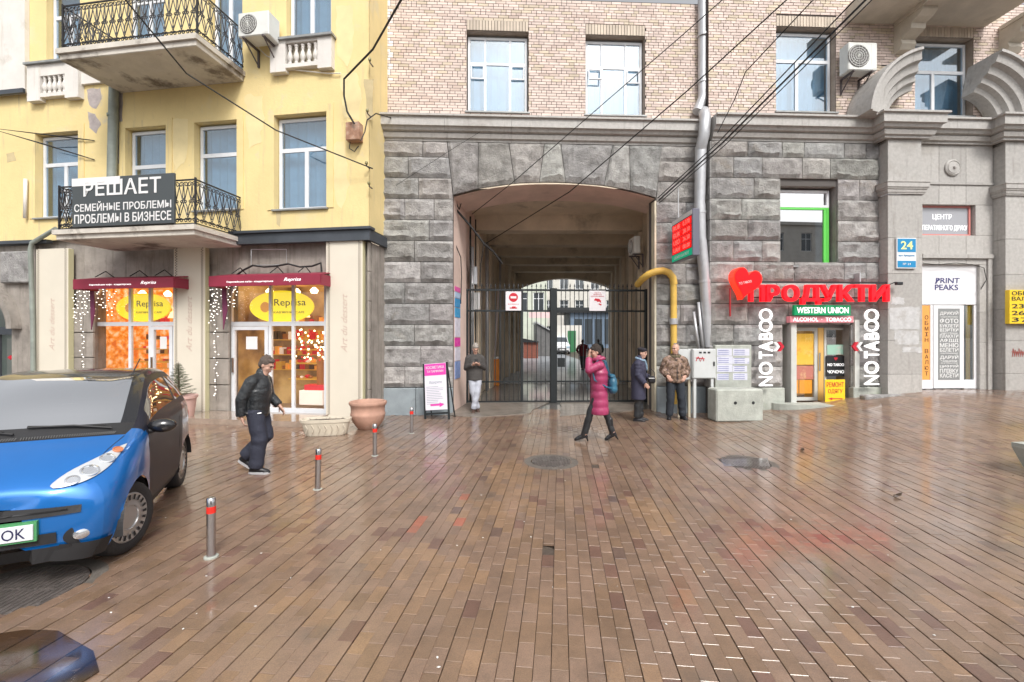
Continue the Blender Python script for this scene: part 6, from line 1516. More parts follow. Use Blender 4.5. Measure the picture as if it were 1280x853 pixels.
# leaves and scraps on the paving
lm = mat('dead_leaf', (.06, .04, .025), .6); wm_ = mat('paper_scrap', (.7, .7, .68), .7)
for x, y, lab in ((1003, 564, 'small dark dead leaf on the wet paving right of the shiny manhole'), (1122, 621, 'curled dark leaf lying on the paving at the right')):
    gx, gy = G(x, y); t = thing('dead_leaf', lab, 'leaf', (gx, gy, gz(gx, gy)+.01), rnd.random()*3, 'dead leaves on the paving'); b = MB()
    n = 7; L_ = [(-.09+.18*i/n, .03*math.sin(math.pi*i/n), .012*math.sin(i*1.3)+.008) for i in range(n+1)]
    for a, c in zip(L_, L_[1:]): b.quad(a, c, (c[0], -c[1], c[2]+.01), (a[0], -a[1], a[2]+.01))
    b.build('blade', lm, t); MB().tube([(.09, 0, .01), (.15, .02, .012)], .003, 4).build('stalk', lm, t)
b = MB(); r = random.Random(21)
for i in range(46):
    x = r.uniform(60, 1260); y = 530+310*r.random()**1.3; gx, gy = G(x, y)
    if in_build(gx, gy): continue
    s = r.uniform(.005, .012); z = gz(gx, gy)+.006; a = r.random()*3; b.hprism([(gx+s*math.cos(a+k*1.57)*(1 if k % 2 else .6), gy+s*math.sin(a+k*1.57)*(1 if k % 2 else .6)) for k in range(4)], z, z+.003)
tag(b.build('litter', wm_), None, None, None, 'stuff')
# planter at the right picture edge
gx, gy = G(1288, 612); zz = gz(gx, gy); t = thing('concrete_planter', 'mossy concrete planter cut off by the right picture edge', 'planter', (gx+1.02, gy+.1, zz), R(6))
b = MB(); b.rings([[(-.36, -.5, 0), (.5, -.5, 0), (.5, .5, 0), (-.36, .5, 0)], [(-.47, -.6, .36), (.6, -.6, .36), (.6, .6, .36), (-.47, .6, .36)], [(-.47, -.6, .42), (.6, -.6, .42), (.6, .6, .42), (-.47, .6, .42)], [(-.4, -.53, .42), (.53, -.53, .42), (.53, .53, .42), (-.4, .53, .42)], [(-.4, -.53, .34), (.53, -.53, .34), (.53, .53, .34), (-.4, .53, .34)]]); b.build('trough', M['concrete'], t)
q = MB(); r = random.Random(31)
for i in range(260):
    x, y = r.uniform(-.62, .3), r.uniform(-.75, -.35) if r.random() < .3 else r.uniform(-.5, .5); z0 = .0 if y < -.53 or x < -.42 else .34; k = r.uniform(.6, 1.5); q.cc = (k*1.2, k, k*.7); l = r.uniform(.02, .05); a = r.random()*6; q.quad((x, y, z0), (x+l*math.cos(a), y+l*math.sin(a), z0+.005), (x+l*math.cos(a+.6), y+l*math.sin(a+.6), z0+l*.5))
tag(q.build('weeds', mat('weeds', (.09, .09, .04), .8, attr=True), t), kind='stuff')
# =====================================================================
#  PEOPLE  (each faces +x in its own frame, z up, metres)
# =====================================================================
def remesh(b, name, m, parent, vox=.012, sm=2, voxsm=.6):
    me = b.mesh('tmp'); o = bpy.data.objects.new('tmp', me); COL.objects.link(o)
    a = o.modifiers.new('r', 'REMESH'); a.mode = 'VOXEL'; a.voxel_size = vox; a.use_smooth_shade = True
    if sm: c = o.modifiers.new('s', 'SMOOTH'); c.factor = voxsm; c.iterations = sm
    n = bpy.data.meshes.new_from_object(o.evaluated_get(bpy.context.evaluated_depsgraph_get())); bpy.data.objects.remove(o); bpy.data.meshes.remove(me)
    n.name = name; n.materials.clear(); n.materials.append(m); n.shade_smooth()
    r = bpy.data.objects.new(name, n); link(r, parent); return r
def limb(b, pts, rs, n=12):
    b.tube(pts, rs, n)
    for p, r in zip(pts, rs): b.ell(p, r, r, r, n, 8)
def oval(b, rings_, n=20, yaw=0):     # rings: (centre, rx, ry)
    rs = []
    for c, rx, ry in rings_:
        yw = yaw; rs.append([(c[0]+rx*math.cos(a)*math.cos(yw)-ry*math.sin(a)*math.sin(yw), c[1]+rx*math.cos(a)*math.sin(yw)+ry*math.sin(a)*math.cos(yw), c[2]) for a in [2*math.pi*k/n for k in range(n)]])
    b.rings(rs)
def hand(b, w, d, back, side, curl=.5, s=1.0):
    """w wrist, d pointing direction, back = normal of the hand's back, side=+1/-1 thumb side"""
    d = Vector(d).normalized(); back = Vector(back); back = (back-d*back.dot(d)).normalized(); lat = d.cross(back).normalized()*side; w = Vector(w)
    for k in (-1, 0, 1): limb(b, [w+lat*k*.012*s, w+d*.045*s+lat*k*.022*s, w+d*.085*s+lat*k*.024*s], [.018*s, .018*s, .014*s], 8)
    for k in range(4):
        L_ = (.068, .078, .074, .058)[k]*s; p = w+d*.09*s+lat*(.03-.02*k)*s; dd = d.copy(); P = [p]
        for j, f in enumerate((.45, .32, .25)):
            p = p+dd*L_*f; P.append(p); dd = (dd-back*curl*(.8+.1*k)).normalized()
        limb(b, P, [.0095*s, .009*s, .0085*s, .0075*s], 7)
    p = w+d*.03*s+lat*.028*s; t1 = (d*.7+lat*.65-back*.35).normalized(); p2 = p+t1*.04*s; limb(b, [p, p2, p2+(t1*.6+d*.5-back*.3*curl).normalized()*.03*s], [.013*s, .011*s, .009*s], 7)
def face_head(b, c, yaw=0, pitch=0, s=1.0, extra=None):
    """head in the body mesh: cranium, jaw, nose, brow, ears"""
    Mx = Matrix.Translation(Vector(c)) @ Matrix.Rotation(yaw, 4, 'Z') @ Matrix.Rotation(pitch, 4, 'Y') @ Matrix.Scale(s, 4)
    q = MB(); q.ell((-.012, 0, .03), .093, .074, .088, 16, 12); q.ell((.022, 0, -.025), .066, .062, .08, 16, 10); q.ell((.048, 0, -.075), .034, .036, .03, 10, 6)
    q.rings([[(.085, -.008, .03), (.085, .008, .03), (.08, .006, .035)], [(.108, -.014, -.015), (.108, .014, -.015), (.085, .0, .0)], [(.08, -.012, -.026), (.08, .012, -.026), (.07, 0, -.02)]])
    q.ell((.098, 0, -.012), .014, .014, .012, 8, 6); q.tube([(.078, -.035, .034), (.09, 0, .036), (.078, .035, .034)], [.01, .009, .01], 6)
    q.ell((.083, 0, -.048), .01, .022, .008, 8, 5)
    for sd in (-1, 1): q.ell((-.005, sd*.074, -.005), .018, .01, .03, 8, 6); q.ell((.055, sd*.038, -.015), .025, .022, .022, 8, 6)
    b.add(q, Mx); return Mx
def eyes_mouth(t, Mx, hairc=None):
    q = MB()
    for sd in (-1, 1): q.ell((.084, sd*.032, .014), .008, .014, .007, 8, 5)
    MB().add(q, Mx).build('eyes', M['eye'], t, sm=True)
    MB().add(MB().ell_((.094, 0, -.05), .004, .022, .004) if False else _ell((.092, 0, -.05), .006, .02, .0045), Mx).build('mouth', M['lip'], t, sm=True)
    q = MB()
    for sd in (-1, 1): q.tube([(.09, sd*.018, .034), (.092, sd*.034, .04), (.08, sd*.05, .034)], .0045, 5)
    MB().add(q, Mx).build('eyebrows', M['brow'], t)
def _ell(c, a, b_, d): q = MB(); q.ell(c, a, b_, d, 8, 5); return q
M['eye'] = mat('dark_eye', (.03, .02, .02), .3); M['lip'] = mat('lip', (.4, .15, .12), .5); M['brow'] = mat('brow_hair', (.08, .06, .05), .8)
def hairmesh(t, Mx, m, kind='short'):
    q = MB(); q.ell((-.022, 0, .045), .094, .082, .088, 16, 12)
    if kind == 'short': q.ell((-.05, 0, .0), .06, .076, .07, 14, 8); q.ell((.03, 0, .09), .05, .06, .03, 10, 6)
    if kind == 'bald': q = MB(); q.ell((-.03, 0, .018), .08, .081, .06, 16, 10)
    if kind == 'bob': q.ell((-.045, 0, .0), .08, .088, .1, 14, 10); q.ell((.045, 0, .085), .05, .062, .035, 10, 6)
    if kind == 'bun': q.ell((-.03, 0, .015), .085, .085, .09, 14, 10); q.ell((-.02, 0, .11), .06, .055, .045, 12, 8); q.ell((.045, 0, .075), .045, .06, .04, 10, 6)
    r = random.Random(3)
    for i in range(60): 
        a = r.uniform(0, 6.28); z = r.uniform(.02, .12); q.ell((-.025+.075*math.cos(a)*(1-z*3.5), .07*math.sin(a)*(1-z*3), z+.01), .016, .012, .012, 6, 4)
    remesh(MB().add(q, Mx), 'hair', m, t, .008, 1)
SKIN = mat('skin', (.55, .33, .25), .55, nz=.06, ns=12)
def shoe(t, heel, toe, m, h=.075, w=.045, sole=None, boot=0, hl=0, name='shoe', shin=None):
    heel, toe = Vector(heel), Vector(toe); d = (toe-heel); L_ = d.length; d.normalize(); lat = Vector((0, 0, 1)).cross(d).normalized(); up = d.cross(lat).normalized()
    q = MB()
    for f, wx, hz, zc in ((.0, .8, .9, .0), (.12, 1, 1.05, 0), (.3, .95, 1.05, 0), (.55, 1.0, .78, 0), (.8, 1.05, .6, 0), (.95, .75, .45, 0)):
        c = heel+d*L_*f+up*(h*hz*.5); q.ell(c, w*wx*.95, w*wx*.95, h*hz*.55, 12, 8)
    rs = []
    q2 = MB()
    q2.tube([heel+d*L_*f+up*h*z for f, z in ((0, .5), (.3, .5), (.6, .42), (.95, .3))], [w*.8, w*.9, w*.9, w*.6], 10)
    q.add(q2)
    if boot: limb(q, [heel+d*.04+up*h*.8, Vector(shin)], [.045, .058])
    elif shin: limb(q, [heel+d*.05+up*h*.6, Vector(shin)], [.042, .045])
    o = remesh(q, name, m, t, .009, 2)
    ol = []
    for f, wx in ((-.12, .5), (.0, .85), (.2, .95), (.5, .95), (.8, 1.02), (1.0, .6), (1.06, .2)): ol.append((f, wx))
    P = [heel+d*L_*f+lat*w*wx for f, wx in ol]+[heel+d*L_*f-lat*w*wx for f, wx in reversed(ol)]
    th = .022 if not hl else .012
    b = MB(); n = len(P); b.v = [tuple(p-up*.006) for p in P]+[tuple(p+up*th) for p in P]; b.face(*range(n-1, -1, -1)); b.face(*range(n, 2*n))
    for i in range(n): j = (i+1) % n; b.face(i, j, n+j, n+i)
    if hl: b.tube([heel+up*.03, heel-up*hl], [.024, .012], 8)
    b.build('sole', sole or m, o)
    return o
def person(lab, x, y, rz, J, skin=SKIN, hair=None, hairkind='short', vox=.009, z=0):
    """J: joint table. Returns root and the head matrix"""
    t = thing('person', lab, 'person', (x, y, z), R(rz)); b = MB()
    pel, ch, nk = Vector(J['pel']), Vector(J['ch']), Vector(J['nk'])
    oval(b, [(pel-Vector((0, 0, .1)), .08, .12), (pel, .1, .15), (pel.lerp(ch, .45), .09, .13), (ch, .11, .16), (ch.lerp(nk, .6), .09, .15), (nk-Vector((0, 0, .02)), .05, .07)])
    limb(b, [nk-Vector((0, 0, .05)), Vector(J['hd'])-Vector((0, 0, .06))], [.055, .05])
    for s in 'LR':
        limb(b, [J['hip'+s], J['kn'+s], J['an'+s]], [.085, .055, .04]); limb(b, [J['sh'+s], J['el'+s], J['wr'+s]], [.055, .042, .028])
        hd = J['hn'+s]; hand(b, J['wr'+s], hd[0], hd[1], hd[2], hd[3] if len(hd) > 3 else .5)
        f = Vector(J['to'+s])-Vector(J['an'+s])
    Mx = face_head(b, J['hd'], J.get('hy', 0), J.get('hp', 0))
    remesh(b, 'body', skin, t, vox, 1, .5)
    eyes_mouth(t, Mx)
    if hair: hairmesh(t, Mx, hair, hairkind)
    return t, Mx
def trousers(t, J, m, r=(.105, .082, .066), drop=.0):
    b = MB(); pel = Vector(J['pel'])
    oval(b, [(pel+Vector((0, 0, .1)), .115, .155), (pel, .125, .175), (pel-Vector((0, 0, .1)), .12, .17)])
    rg = random.Random(1)
    for s in 'LR':
        h, k, a = Vector(J['hip'+s]), Vector(J['kn'+s]), Vector(J['an'+s])+Vector((0, 0, drop)); P = []; Q = []
        for i in range(13):
            f = i/12; p = h.lerp(k, f*2) if f < .5 else k.lerp(a, f*2-1); rr = r[0]+(r[1]-r[0])*f*2 if f < .5 else r[1]+(r[2]-r[1])*(f*2-1)
            P.append(p+Vector((rg.uniform(-.006, .006), rg.uniform(-.006, .006), 0))); Q.append(rr*(1+.04*math.sin(i*2.4)*(f > .3)+.03*(i % 2)*(f > .75)))
        b.tube(P, Q, 14); b.ell(h, r[0], r[0], r[0]); b.ell(k, r[1], r[1], r[1])
    return remesh(b, 'trousers', m, t, .013, 2)
def jacket(t, J, m, low=.12, puff=.0, r=(.075, .064, .055), bulk=1.0, name='jacket', hem=1.0, skirt=None, collar=.07, nb=9):
    b = MB(); pel, ch, nk = Vector(J['pel']), Vector(J['ch']), Vector(J['nk']); rg = random.Random(6)
    R_ = []
    top = nk+Vector((0, 0, .0)); base_ = pel-Vector((0, 0, low)); n = 30
    for i in range(n+1):
        f = i/n; z = base_.z+(top.z-base_.z)*f
        if z < pel.z: c = Vector((pel.x, pel.y, z)); g = (pel.z-z)/max(low, .01); rx, ry = .14+(.0 if skirt is None else skirt)*g, .185+(.0 if skirt is None else skirt)*g
        elif z < ch.z: g = (z-pel.z)/(ch.z-pel.z); c = pel.lerp(ch, g); c.z = z; rx, ry = .14+.012*g, .185+.02*g
        else: g = (z-ch.z)/(top.z-ch.z); c = ch.lerp(top, g); c.z = z; rx, ry = .145-.085*g**1.6, .19-.125*g**1.7
        if f < .06 and skirt is None: rx *= hem; ry *= hem
        k = 1+puff*(abs(math.sin(math.pi*nb*f))-.5); R_.append((c, rx*bulk*k, ry*bulk*k))
    oval(b, R_, 22)
    limb(b, [nk-Vector((0, 0, .05)), nk+Vector((0, 0, collar-.04))], [.085, .07])
    for s in (-1, 1): limb(b, [nk-Vector((0, 0, .03)), Vector(J['shL' if s > 0 else 'shR'])+Vector((0, -.02*s, .0))], [.075, r[0]*.9])
    for s in 'LR':
        sh, el, wr = Vector(J['sh'+s]), Vector(J['el'+s]), Vector(J['wr'+s]); P = []; Q = []
        for i in range(17):
            f = i/16; p = sh.lerp(el, f*2) if f < .5 else el.lerp(wr, f*2-1); rr = r[0]+(r[1]-r[0])*f*2 if f < .5 else r[1]+(r[2]-r[1])*(f*2-1)
            P.append(p); Q.append(rr*(1+(puff*1.3*(abs(math.sin(math.pi*6*f))-.5) if puff else .07*math.sin(i*2.6+(s == 'L')))))
        b.tube(P, Q, 14); b.ell(sh+Vector((0, -.012 if sh.y > 0 else .012, -.01)), r[0], r[0], r[0]*.95); b.ell(el, r[1], r[1], r[1])
    return remesh(b, name, m, t, .011, 1)
def cloth(name, c, rough=.7, bump=.35, bs=22, **k): return mat(name, c, rough, nz=.12, ns=7, bump=bump, bs=bs, **k)
hair_dark = mat('dark_hair', (.035, .025, .02), .7, bump=.6, bs=80); hair_grey = mat('grey_hair', (.32, .29, .26), .8, bump=.6, bs=80)
hair_brown = mat('brown_grey_hair', (.12, .09, .075), .8, bump=.6, bs=80)

# 1. man in black leather jacket striding to the right
gx, gy = G(322, 590)
J = dict(pel=(.0, 0, .86), ch=(.02, 0, 1.14), nk=(.05, 0, 1.33), hd=(.115, -.01, 1.455), hy=R(-18), hp=R(28),
         hipR=(.0, -.085, .85), knR=(.05, -.09, .46), anR=(.0, -.085, .08), toR=(.17, -.1, .03),
         hipL=(.0, .085, .85), knL=(.08, .08, .48), anL=(-.19, .09, .2), toL=(-.05, .08, .03),
         shR=(-.02, -.165, 1.26), elR=(-.13, -.21, 1.02), wrR=(-.14, -.2, .8), hnR=((.35, 0, -1), (-1, -.4, 0), 1, .9),
         shL=(.05, .16, 1.26), elL=(.08, .22, 1.02), wrL=(.22, .18, .88), hnL=((.5, 0, -.8), (.6, .5, .3), -1, .8))
t, Mx = person('man in a black leather jacket and dark trousers striding right past the cafe, looking down', gx, gy, 12, J, hair=hair_brown)
trousers(t, J, cloth('charcoal_trousers', (.03, .034, .055), .75), (.115, .1, .09)); jacket(t, J, cloth('black_leather', (.018, .022, .026), .33, .8, 11, coat=.25), .1, .018, (.082, .072, .058), 1.04, hem=.9, nb=6)
blk = mat('black_shoe', (.015, .015, .018), .4); gs = mat('grey_sole', (.45, .45, .47), .6)
shoe(t, (-.05, -.085, .01), (.17, -.1, .0), blk, .09, .046, gs, shin=(.0, -.085, .15)); shoe(t, (-.25, .09, .13), (-.08, .085, .01), blk, .09, .046, gs, shin=(-.17, .09, .24))
MB().tube([(-.1, -.17, .84), (.0, -.19, .82), (.1, -.17, .83)], .006, 5).build('pocket_trim', M['steel'], t)

# 2. man leaning in the gateway reading his phone
gx, gy = G(594, 515)
J = dict(pel=(.0, 0, .9), ch=(-.02, 0, 1.2), nk=(.02, 0, 1.42), hd=(.07, 0, 1.55), hp=R(35), hy=R(5),
         hipR=(0, -.08, .88), knR=(.06, -.06, .5), anR=(.02, .05, .09), toR=(.19, .06, .03), hipL=(0, .08, .88), knL=(.1, .04, .5), anL=(.1, -.05, .09), toL=(.26, -.08, .03),
         shR=(-.01, -.165, 1.34), elR=(-.04, -.22, 1.07), wrR=(.18, -.08, 1.17), hnR=((.6, .6, .2), (.2, -.4, -1), -1, .9),
         shL=(-.01, .165, 1.34), elL=(-.04, .23, 1.07), wrL=(.18, .08, 1.17), hnL=((.6, -.6, .2), (.2, .4, -1), 1, .9))
t, Mx = person('grey haired man in brown jacket and pale jeans leaning by the gate over his phone', gx, gy, -80, J, hair=hair_grey)
trousers(t, J, cloth('pale_jeans', (.42, .44, .5), .8), (.1, .08, .07)); jacket(t, J, cloth('brown_grey_jacket', (.06, .055, .052), .75), .12, .03)
brn = mat('brown_shoe', (.07, .04, .03), .5); shoe(t, (-.04, .05, .01), (.2, .06, .0), brn, shin=(.02, .05, .14)); shoe(t, (.04, -.04, .01), (.28, -.08, .0), brn, shin=(.1, -.05, .14))
MB().bbox(.255, .27, -.035, .04, 1.18, 1.31, .004).build('phone', M['black'], t)

# 3. woman in the pink quilted coat
gx, gy = G(749, 552)
J = dict(pel=(.0, 0, .93), ch=(.0, 0, 1.23), nk=(.02, 0, 1.44), hd=(.06, .0, 1.575), hp=R(14), hy=R(12),
         hipR=(0, -.08, .9), knR=(-.13, -.06, .5), anR=(-.24, -.05, .16), toR=(-.11, -.05, .07), hipL=(0, .08, .9), knL=(.16, .05, .52), anL=(.25, .03, .14), toL=(.41, .02, .06),
         shR=(.0, -.155, 1.36), elR=(.07, -.2, 1.1), wrR=(.17, -.05, 1.24), hnR=((.2, .6, .7), (1, 0, .1), 1, .9),
         shL=(.0, .155, 1.36), elL=(.2, .19, 1.27), wrL=(.19, .07, 1.47), hnL=((-.1, .0, 1), (1, .3, 0), -1, .5))
t, Mx = person('woman in a long magenta quilted coat and black heeled boots walking left, hand to face', gx, gy, 176, J, hair=hair_dark, hairkind='bun')
pk = cloth('magenta_quilt', (.33, .035, .11), .42, .3, 14, coat=.15)
trousers(t, J, M['black'], (.09, .065, .052)); jacket(t, J, pk, .44, .075, (.075, .068, .058), 1.0, name='quilted_coat', skirt=.03, nb=7)
b = MB()
for k in range(9): a = R(-120+k*30); b.ell((.0+.1*math.cos(a), .12*math.sin(a), 1.46-.02*math.cos(a)), .05, .05, .04, 8, 6)
remesh(b, 'hood', pk, t, .012, 2); MB().tube([(.155, 0, .55), (.15, 0, .9), (.155, 0, 1.2), (.08, 0, 1.4)], .008, 5).build('zip', mat('plum_zip', (.12, .01, .04), .5), t)
bt = mat('black_boot', (.012, .012, .014), .3, coat=.3)
shoe(t, (-.29, -.05, .11), (-.12, -.05, .015), bt, .07, .038, boot=.34, hl=.09, name='boot', shin=(-.19, -.055, .38)); shoe(t, (.225, .03, .085), (.42, .02, .02), bt, .07, .038, boot=.34, hl=.08, name='boot', shin=(.2, .04, .4))
t2 = thing('backpack', 'small blue leather backpack on the back of the woman in magenta', 'backpack', t.location, t.rotation_euler[2]); bl_ = cloth('teal_blue_leather', (.02, .12, .2), .4, .5, 12, coat=.2)
b = MB(); b.ell((-.235, -.02, 1.02), .085, .14, .15, 14, 10); b.ell((-.235, -.02, .93), .09, .15, .1, 14, 8); remesh(b, 'bag', bl_, t2, .012, 1)
b = MB(); b.ell((-.22, -.02, 1.15), .07, .11, .045, 12, 8); remesh(b, 'flap', bl_, t2, .012, 1); 
for s in (-1, 1): MB().tube([(-.18, s*.07-.02, 1.17), (-.1, s*.12, 1.42), (.02, s*.14, 1.46), (.14, s*.13, 1.3), (.1, s*.17, 1.1), (-.1, s*.17, .98), (-.2, s*.1, .95)], .014, 6).build('strap', bl_, t2)
MB().box(-.33, -.325, -.03, .0, 1.0, 1.1).build('strap_tab', mat('gold_buckle', (.6, .45, .2), .3, 1), t2)

# 4. elderly woman in navy coat
gx, gy = G(798, 526)
J = dict(pel=(.0, 0, .88), ch=(.0, 0, 1.16), nk=(.03, 0, 1.36), hd=(.085, .0, 1.485), hp=R(8), hy=R(-20),
         hipR=(0, -.08, .86), knR=(-.0, -.08, .46), anR=(-.03, -.08, .08), toR=(.12, -.09, .03), hipL=(0, .08, .86), knL=(.03, .08, .46), anL=(.03, .08, .08), toL=(.18, .08, .03),
         shR=(.0, -.165, 1.27), elR=(.0, -.21, 1.02), wrR=(.14, -.2, .84), hnR=((.6, .2, -.7), (0, -1, .2), 1, 1.0),
         shL=(.0, .165, 1.27), elL=(.03, .22, 1.02), wrL=(.22, .16, .95), hnL=((.9, -.4, 0), (0, .3, 1), -1, 1.0))
t, Mx = person('elderly woman in a long navy coat and dark beret holding a handbag by the gate', gx, gy, -18, J, hair=hair_dark, hairkind='short')
navy = cloth('navy_coat', (.035, .035, .065), .75)
trousers(t, J, M['black'], (.1, .08, .075)); jacket(t, J, navy, .4, .0, (.085, .075, .065), 1.12, name='coat', skirt=.0)
b = MB(); b.ell((-.02, 0, .085), .105, .1, .045, 16, 8); b.ell((-.01, 0, .055), .095, .088, .04, 16, 8); remesh(MB().add(b, Mx), 'beret', cloth('black_felt', (.02, .018, .025), .9), t, .01, 1)
b = MB()
for k in range(12): a = R(k*30); b.ell((.04+.085*math.cos(a), .09*math.sin(a), 1.35-.03*math.cos(a)), .035, .035, .032, 8, 6)
limb(b, [(.13, .02, 1.32), (.17, .05, 1.2), (.175, .06, 1.12)], [.03, .028, .022]); remesh(b, 'scarf', cloth('pale_blue_scarf', (.22, .32, .42), .9), t, .012, 1)
shoe(t, (-.08, -.08, .0), (.14, -.09, .0), blk, .07, .04, shin=(-.03, -.08, .14)); shoe(t, (-.02, .08, .0), (.2, .08, .0), blk, .07, .04, shin=(.03, .08, .14))
t2 = thing('handbag', 'black handbag with white trim hanging from the elderly woman\'s hands', 'handbag', t.location, t.rotation_euler[2])
b = MB(); b.bbox(.2, .36, -.19, -.03, .84, 1.0, .035); remesh(b, 'bag', blk, t2, .01, 2); MB().tube([(.22, -.11, .98), (.21, -.11, 1.1), (.28, -.11, 1.14), (.34, -.11, 1.08), (.34, -.11, .98)], .009, 6).build('handle', blk, t2); MB().box(.22, .34, -.196, -.19, .95, .965).build('trim', M['white'], t2)

# 5. man in camouflage jacket
gx, gy = G(844, 524)
J = dict(pel=(.0, 0, .92), ch=(-.01, 0, 1.22), nk=(.01, 0, 1.43), hd=(.035, .0, 1.57), hy=R(-52), hp=R(5),
         hipR=(0, -.09, .9), knR=(.03, -.11, .48), anR=(.0, -.13, .08), toR=(.13, -.16, .03), hipL=(0, .09, .9), knL=(.03, .13, .48), anL=(.0, .16, .08), toL=(.12, .2, .03),
         shR=(.0, -.18, 1.34), elR=(-.03, -.27, 1.1), wrR=(.1, -.2, .98), hnR=((.3, .5, -.7), (.8, -.4, .2), -1, .6),
         shL=(.0, .18, 1.34), elL=(-.03, .27, 1.1), wrL=(.1, .2, .98), hnL=((.3, -.5, -.7), (.8, .4, .2), 1, .6))
t, Mx = person('balding man in a brown camouflage jacket and dark jeans standing by the yellow pipe', gx, gy, -95, J, hair=hair_grey, hairkind='bald')
camo = mat('camouflage_cloth', (.27, .18, .13), .8, nz=.1, ns=8, bump=.4, bs=20, stain=[((.42, .3, .26), 9, .5, .85), ((.06, .035, .022), 12, .48, 1), ((.15, .09, .05), 16, .52, .9), ((.02, .015, .015), 14, .55, .95)])
trousers(t, J, cloth('dark_jeans', (.022, .028, .038), .8), (.11, .09, .08)); jacket(t, J, camo, .1, .05, (.088, .08, .068), 1.1, hem=.95, nb=6)
b = MB()
for k in range(12): a = R(k*30); b.ell((.0+.085*math.cos(a), .1*math.sin(a), 1.42-.02*math.cos(a)), .035, .04, .035, 8, 6)
remesh(b, 'fur_collar', cloth('olive_collar', (.12, .1, .06), .95), t, .012, 1)
MB().tube([(.155, .0, .85), (.165, .0, 1.1), (.12, .0, 1.34)], .008, 5).build('zip', M['black'], t)
shoe(t, (-.06, -.12, .0), (.15, -.17, .0), blk, .09, .05, shin=(.0, -.13, .14)); shoe(t, (-.06, .15, .0), (.14, .21, .0), blk, .09, .05, shin=(.0, .16, .14))

# 6./7. two walkers in the courtyard
def walker(lab, px_, py_, rz, top, bot, hr, arm=0):
    gx, gy = G(px_, py_)
    J = dict(pel=(.0, 0, .9), ch=(.0, 0, 1.2), nk=(.02, 0, 1.42), hd=(.04, .0, 1.56), hipR=(0, -.08, .9), knR=(.07, -.08, .48), anR=(-.02, -.05, .08), toR=(.12, -.05, .03), hipL=(0, .08, .9), knL=(-.0, .08, .48), anL=(-.1, .05, .12), toL=(.03, .05, .03),
             shR=(.0, -.2, 1.35), elR=(-.03, -.28-.08*arm, 1.1), wrR=(.08-.1*arm, -.24, .9+.25*arm), hnR=((.2, .1, -1), (0, -1, 0), 1, .6), shL=(.0, .2, 1.35), elL=(-.03, .28+.1*arm, 1.12), wrL=(.05, .27-.1*arm, .88+.08*arm), hnL=((.2, 0, -1), (0, 1, 0), -1, .6))
    t, Mx = person(lab, gx, gy, rz, J, hair=hr, vox=.014); trousers(t, J, bot); jacket(t, J, top, .12, .0); shoe(t, (-.06, -.05, .0), (.16, -.05, .0), blk); shoe(t, (-.14, .05, .04), (.06, .05, .0), blk)
walker('person in a dark red jacket walking away into the courtyard', 728.5, 463, 90, cloth('dark_red_jacket', (.16, .012, .02), .7), M['black'], hair_dark, .6)
walker('person in dark clothes in the courtyard beyond the woman in magenta', 748, 459, 80, cloth('dark_teal_jacket', (.02, .04, .04), .7), M['black'], hair_dark)
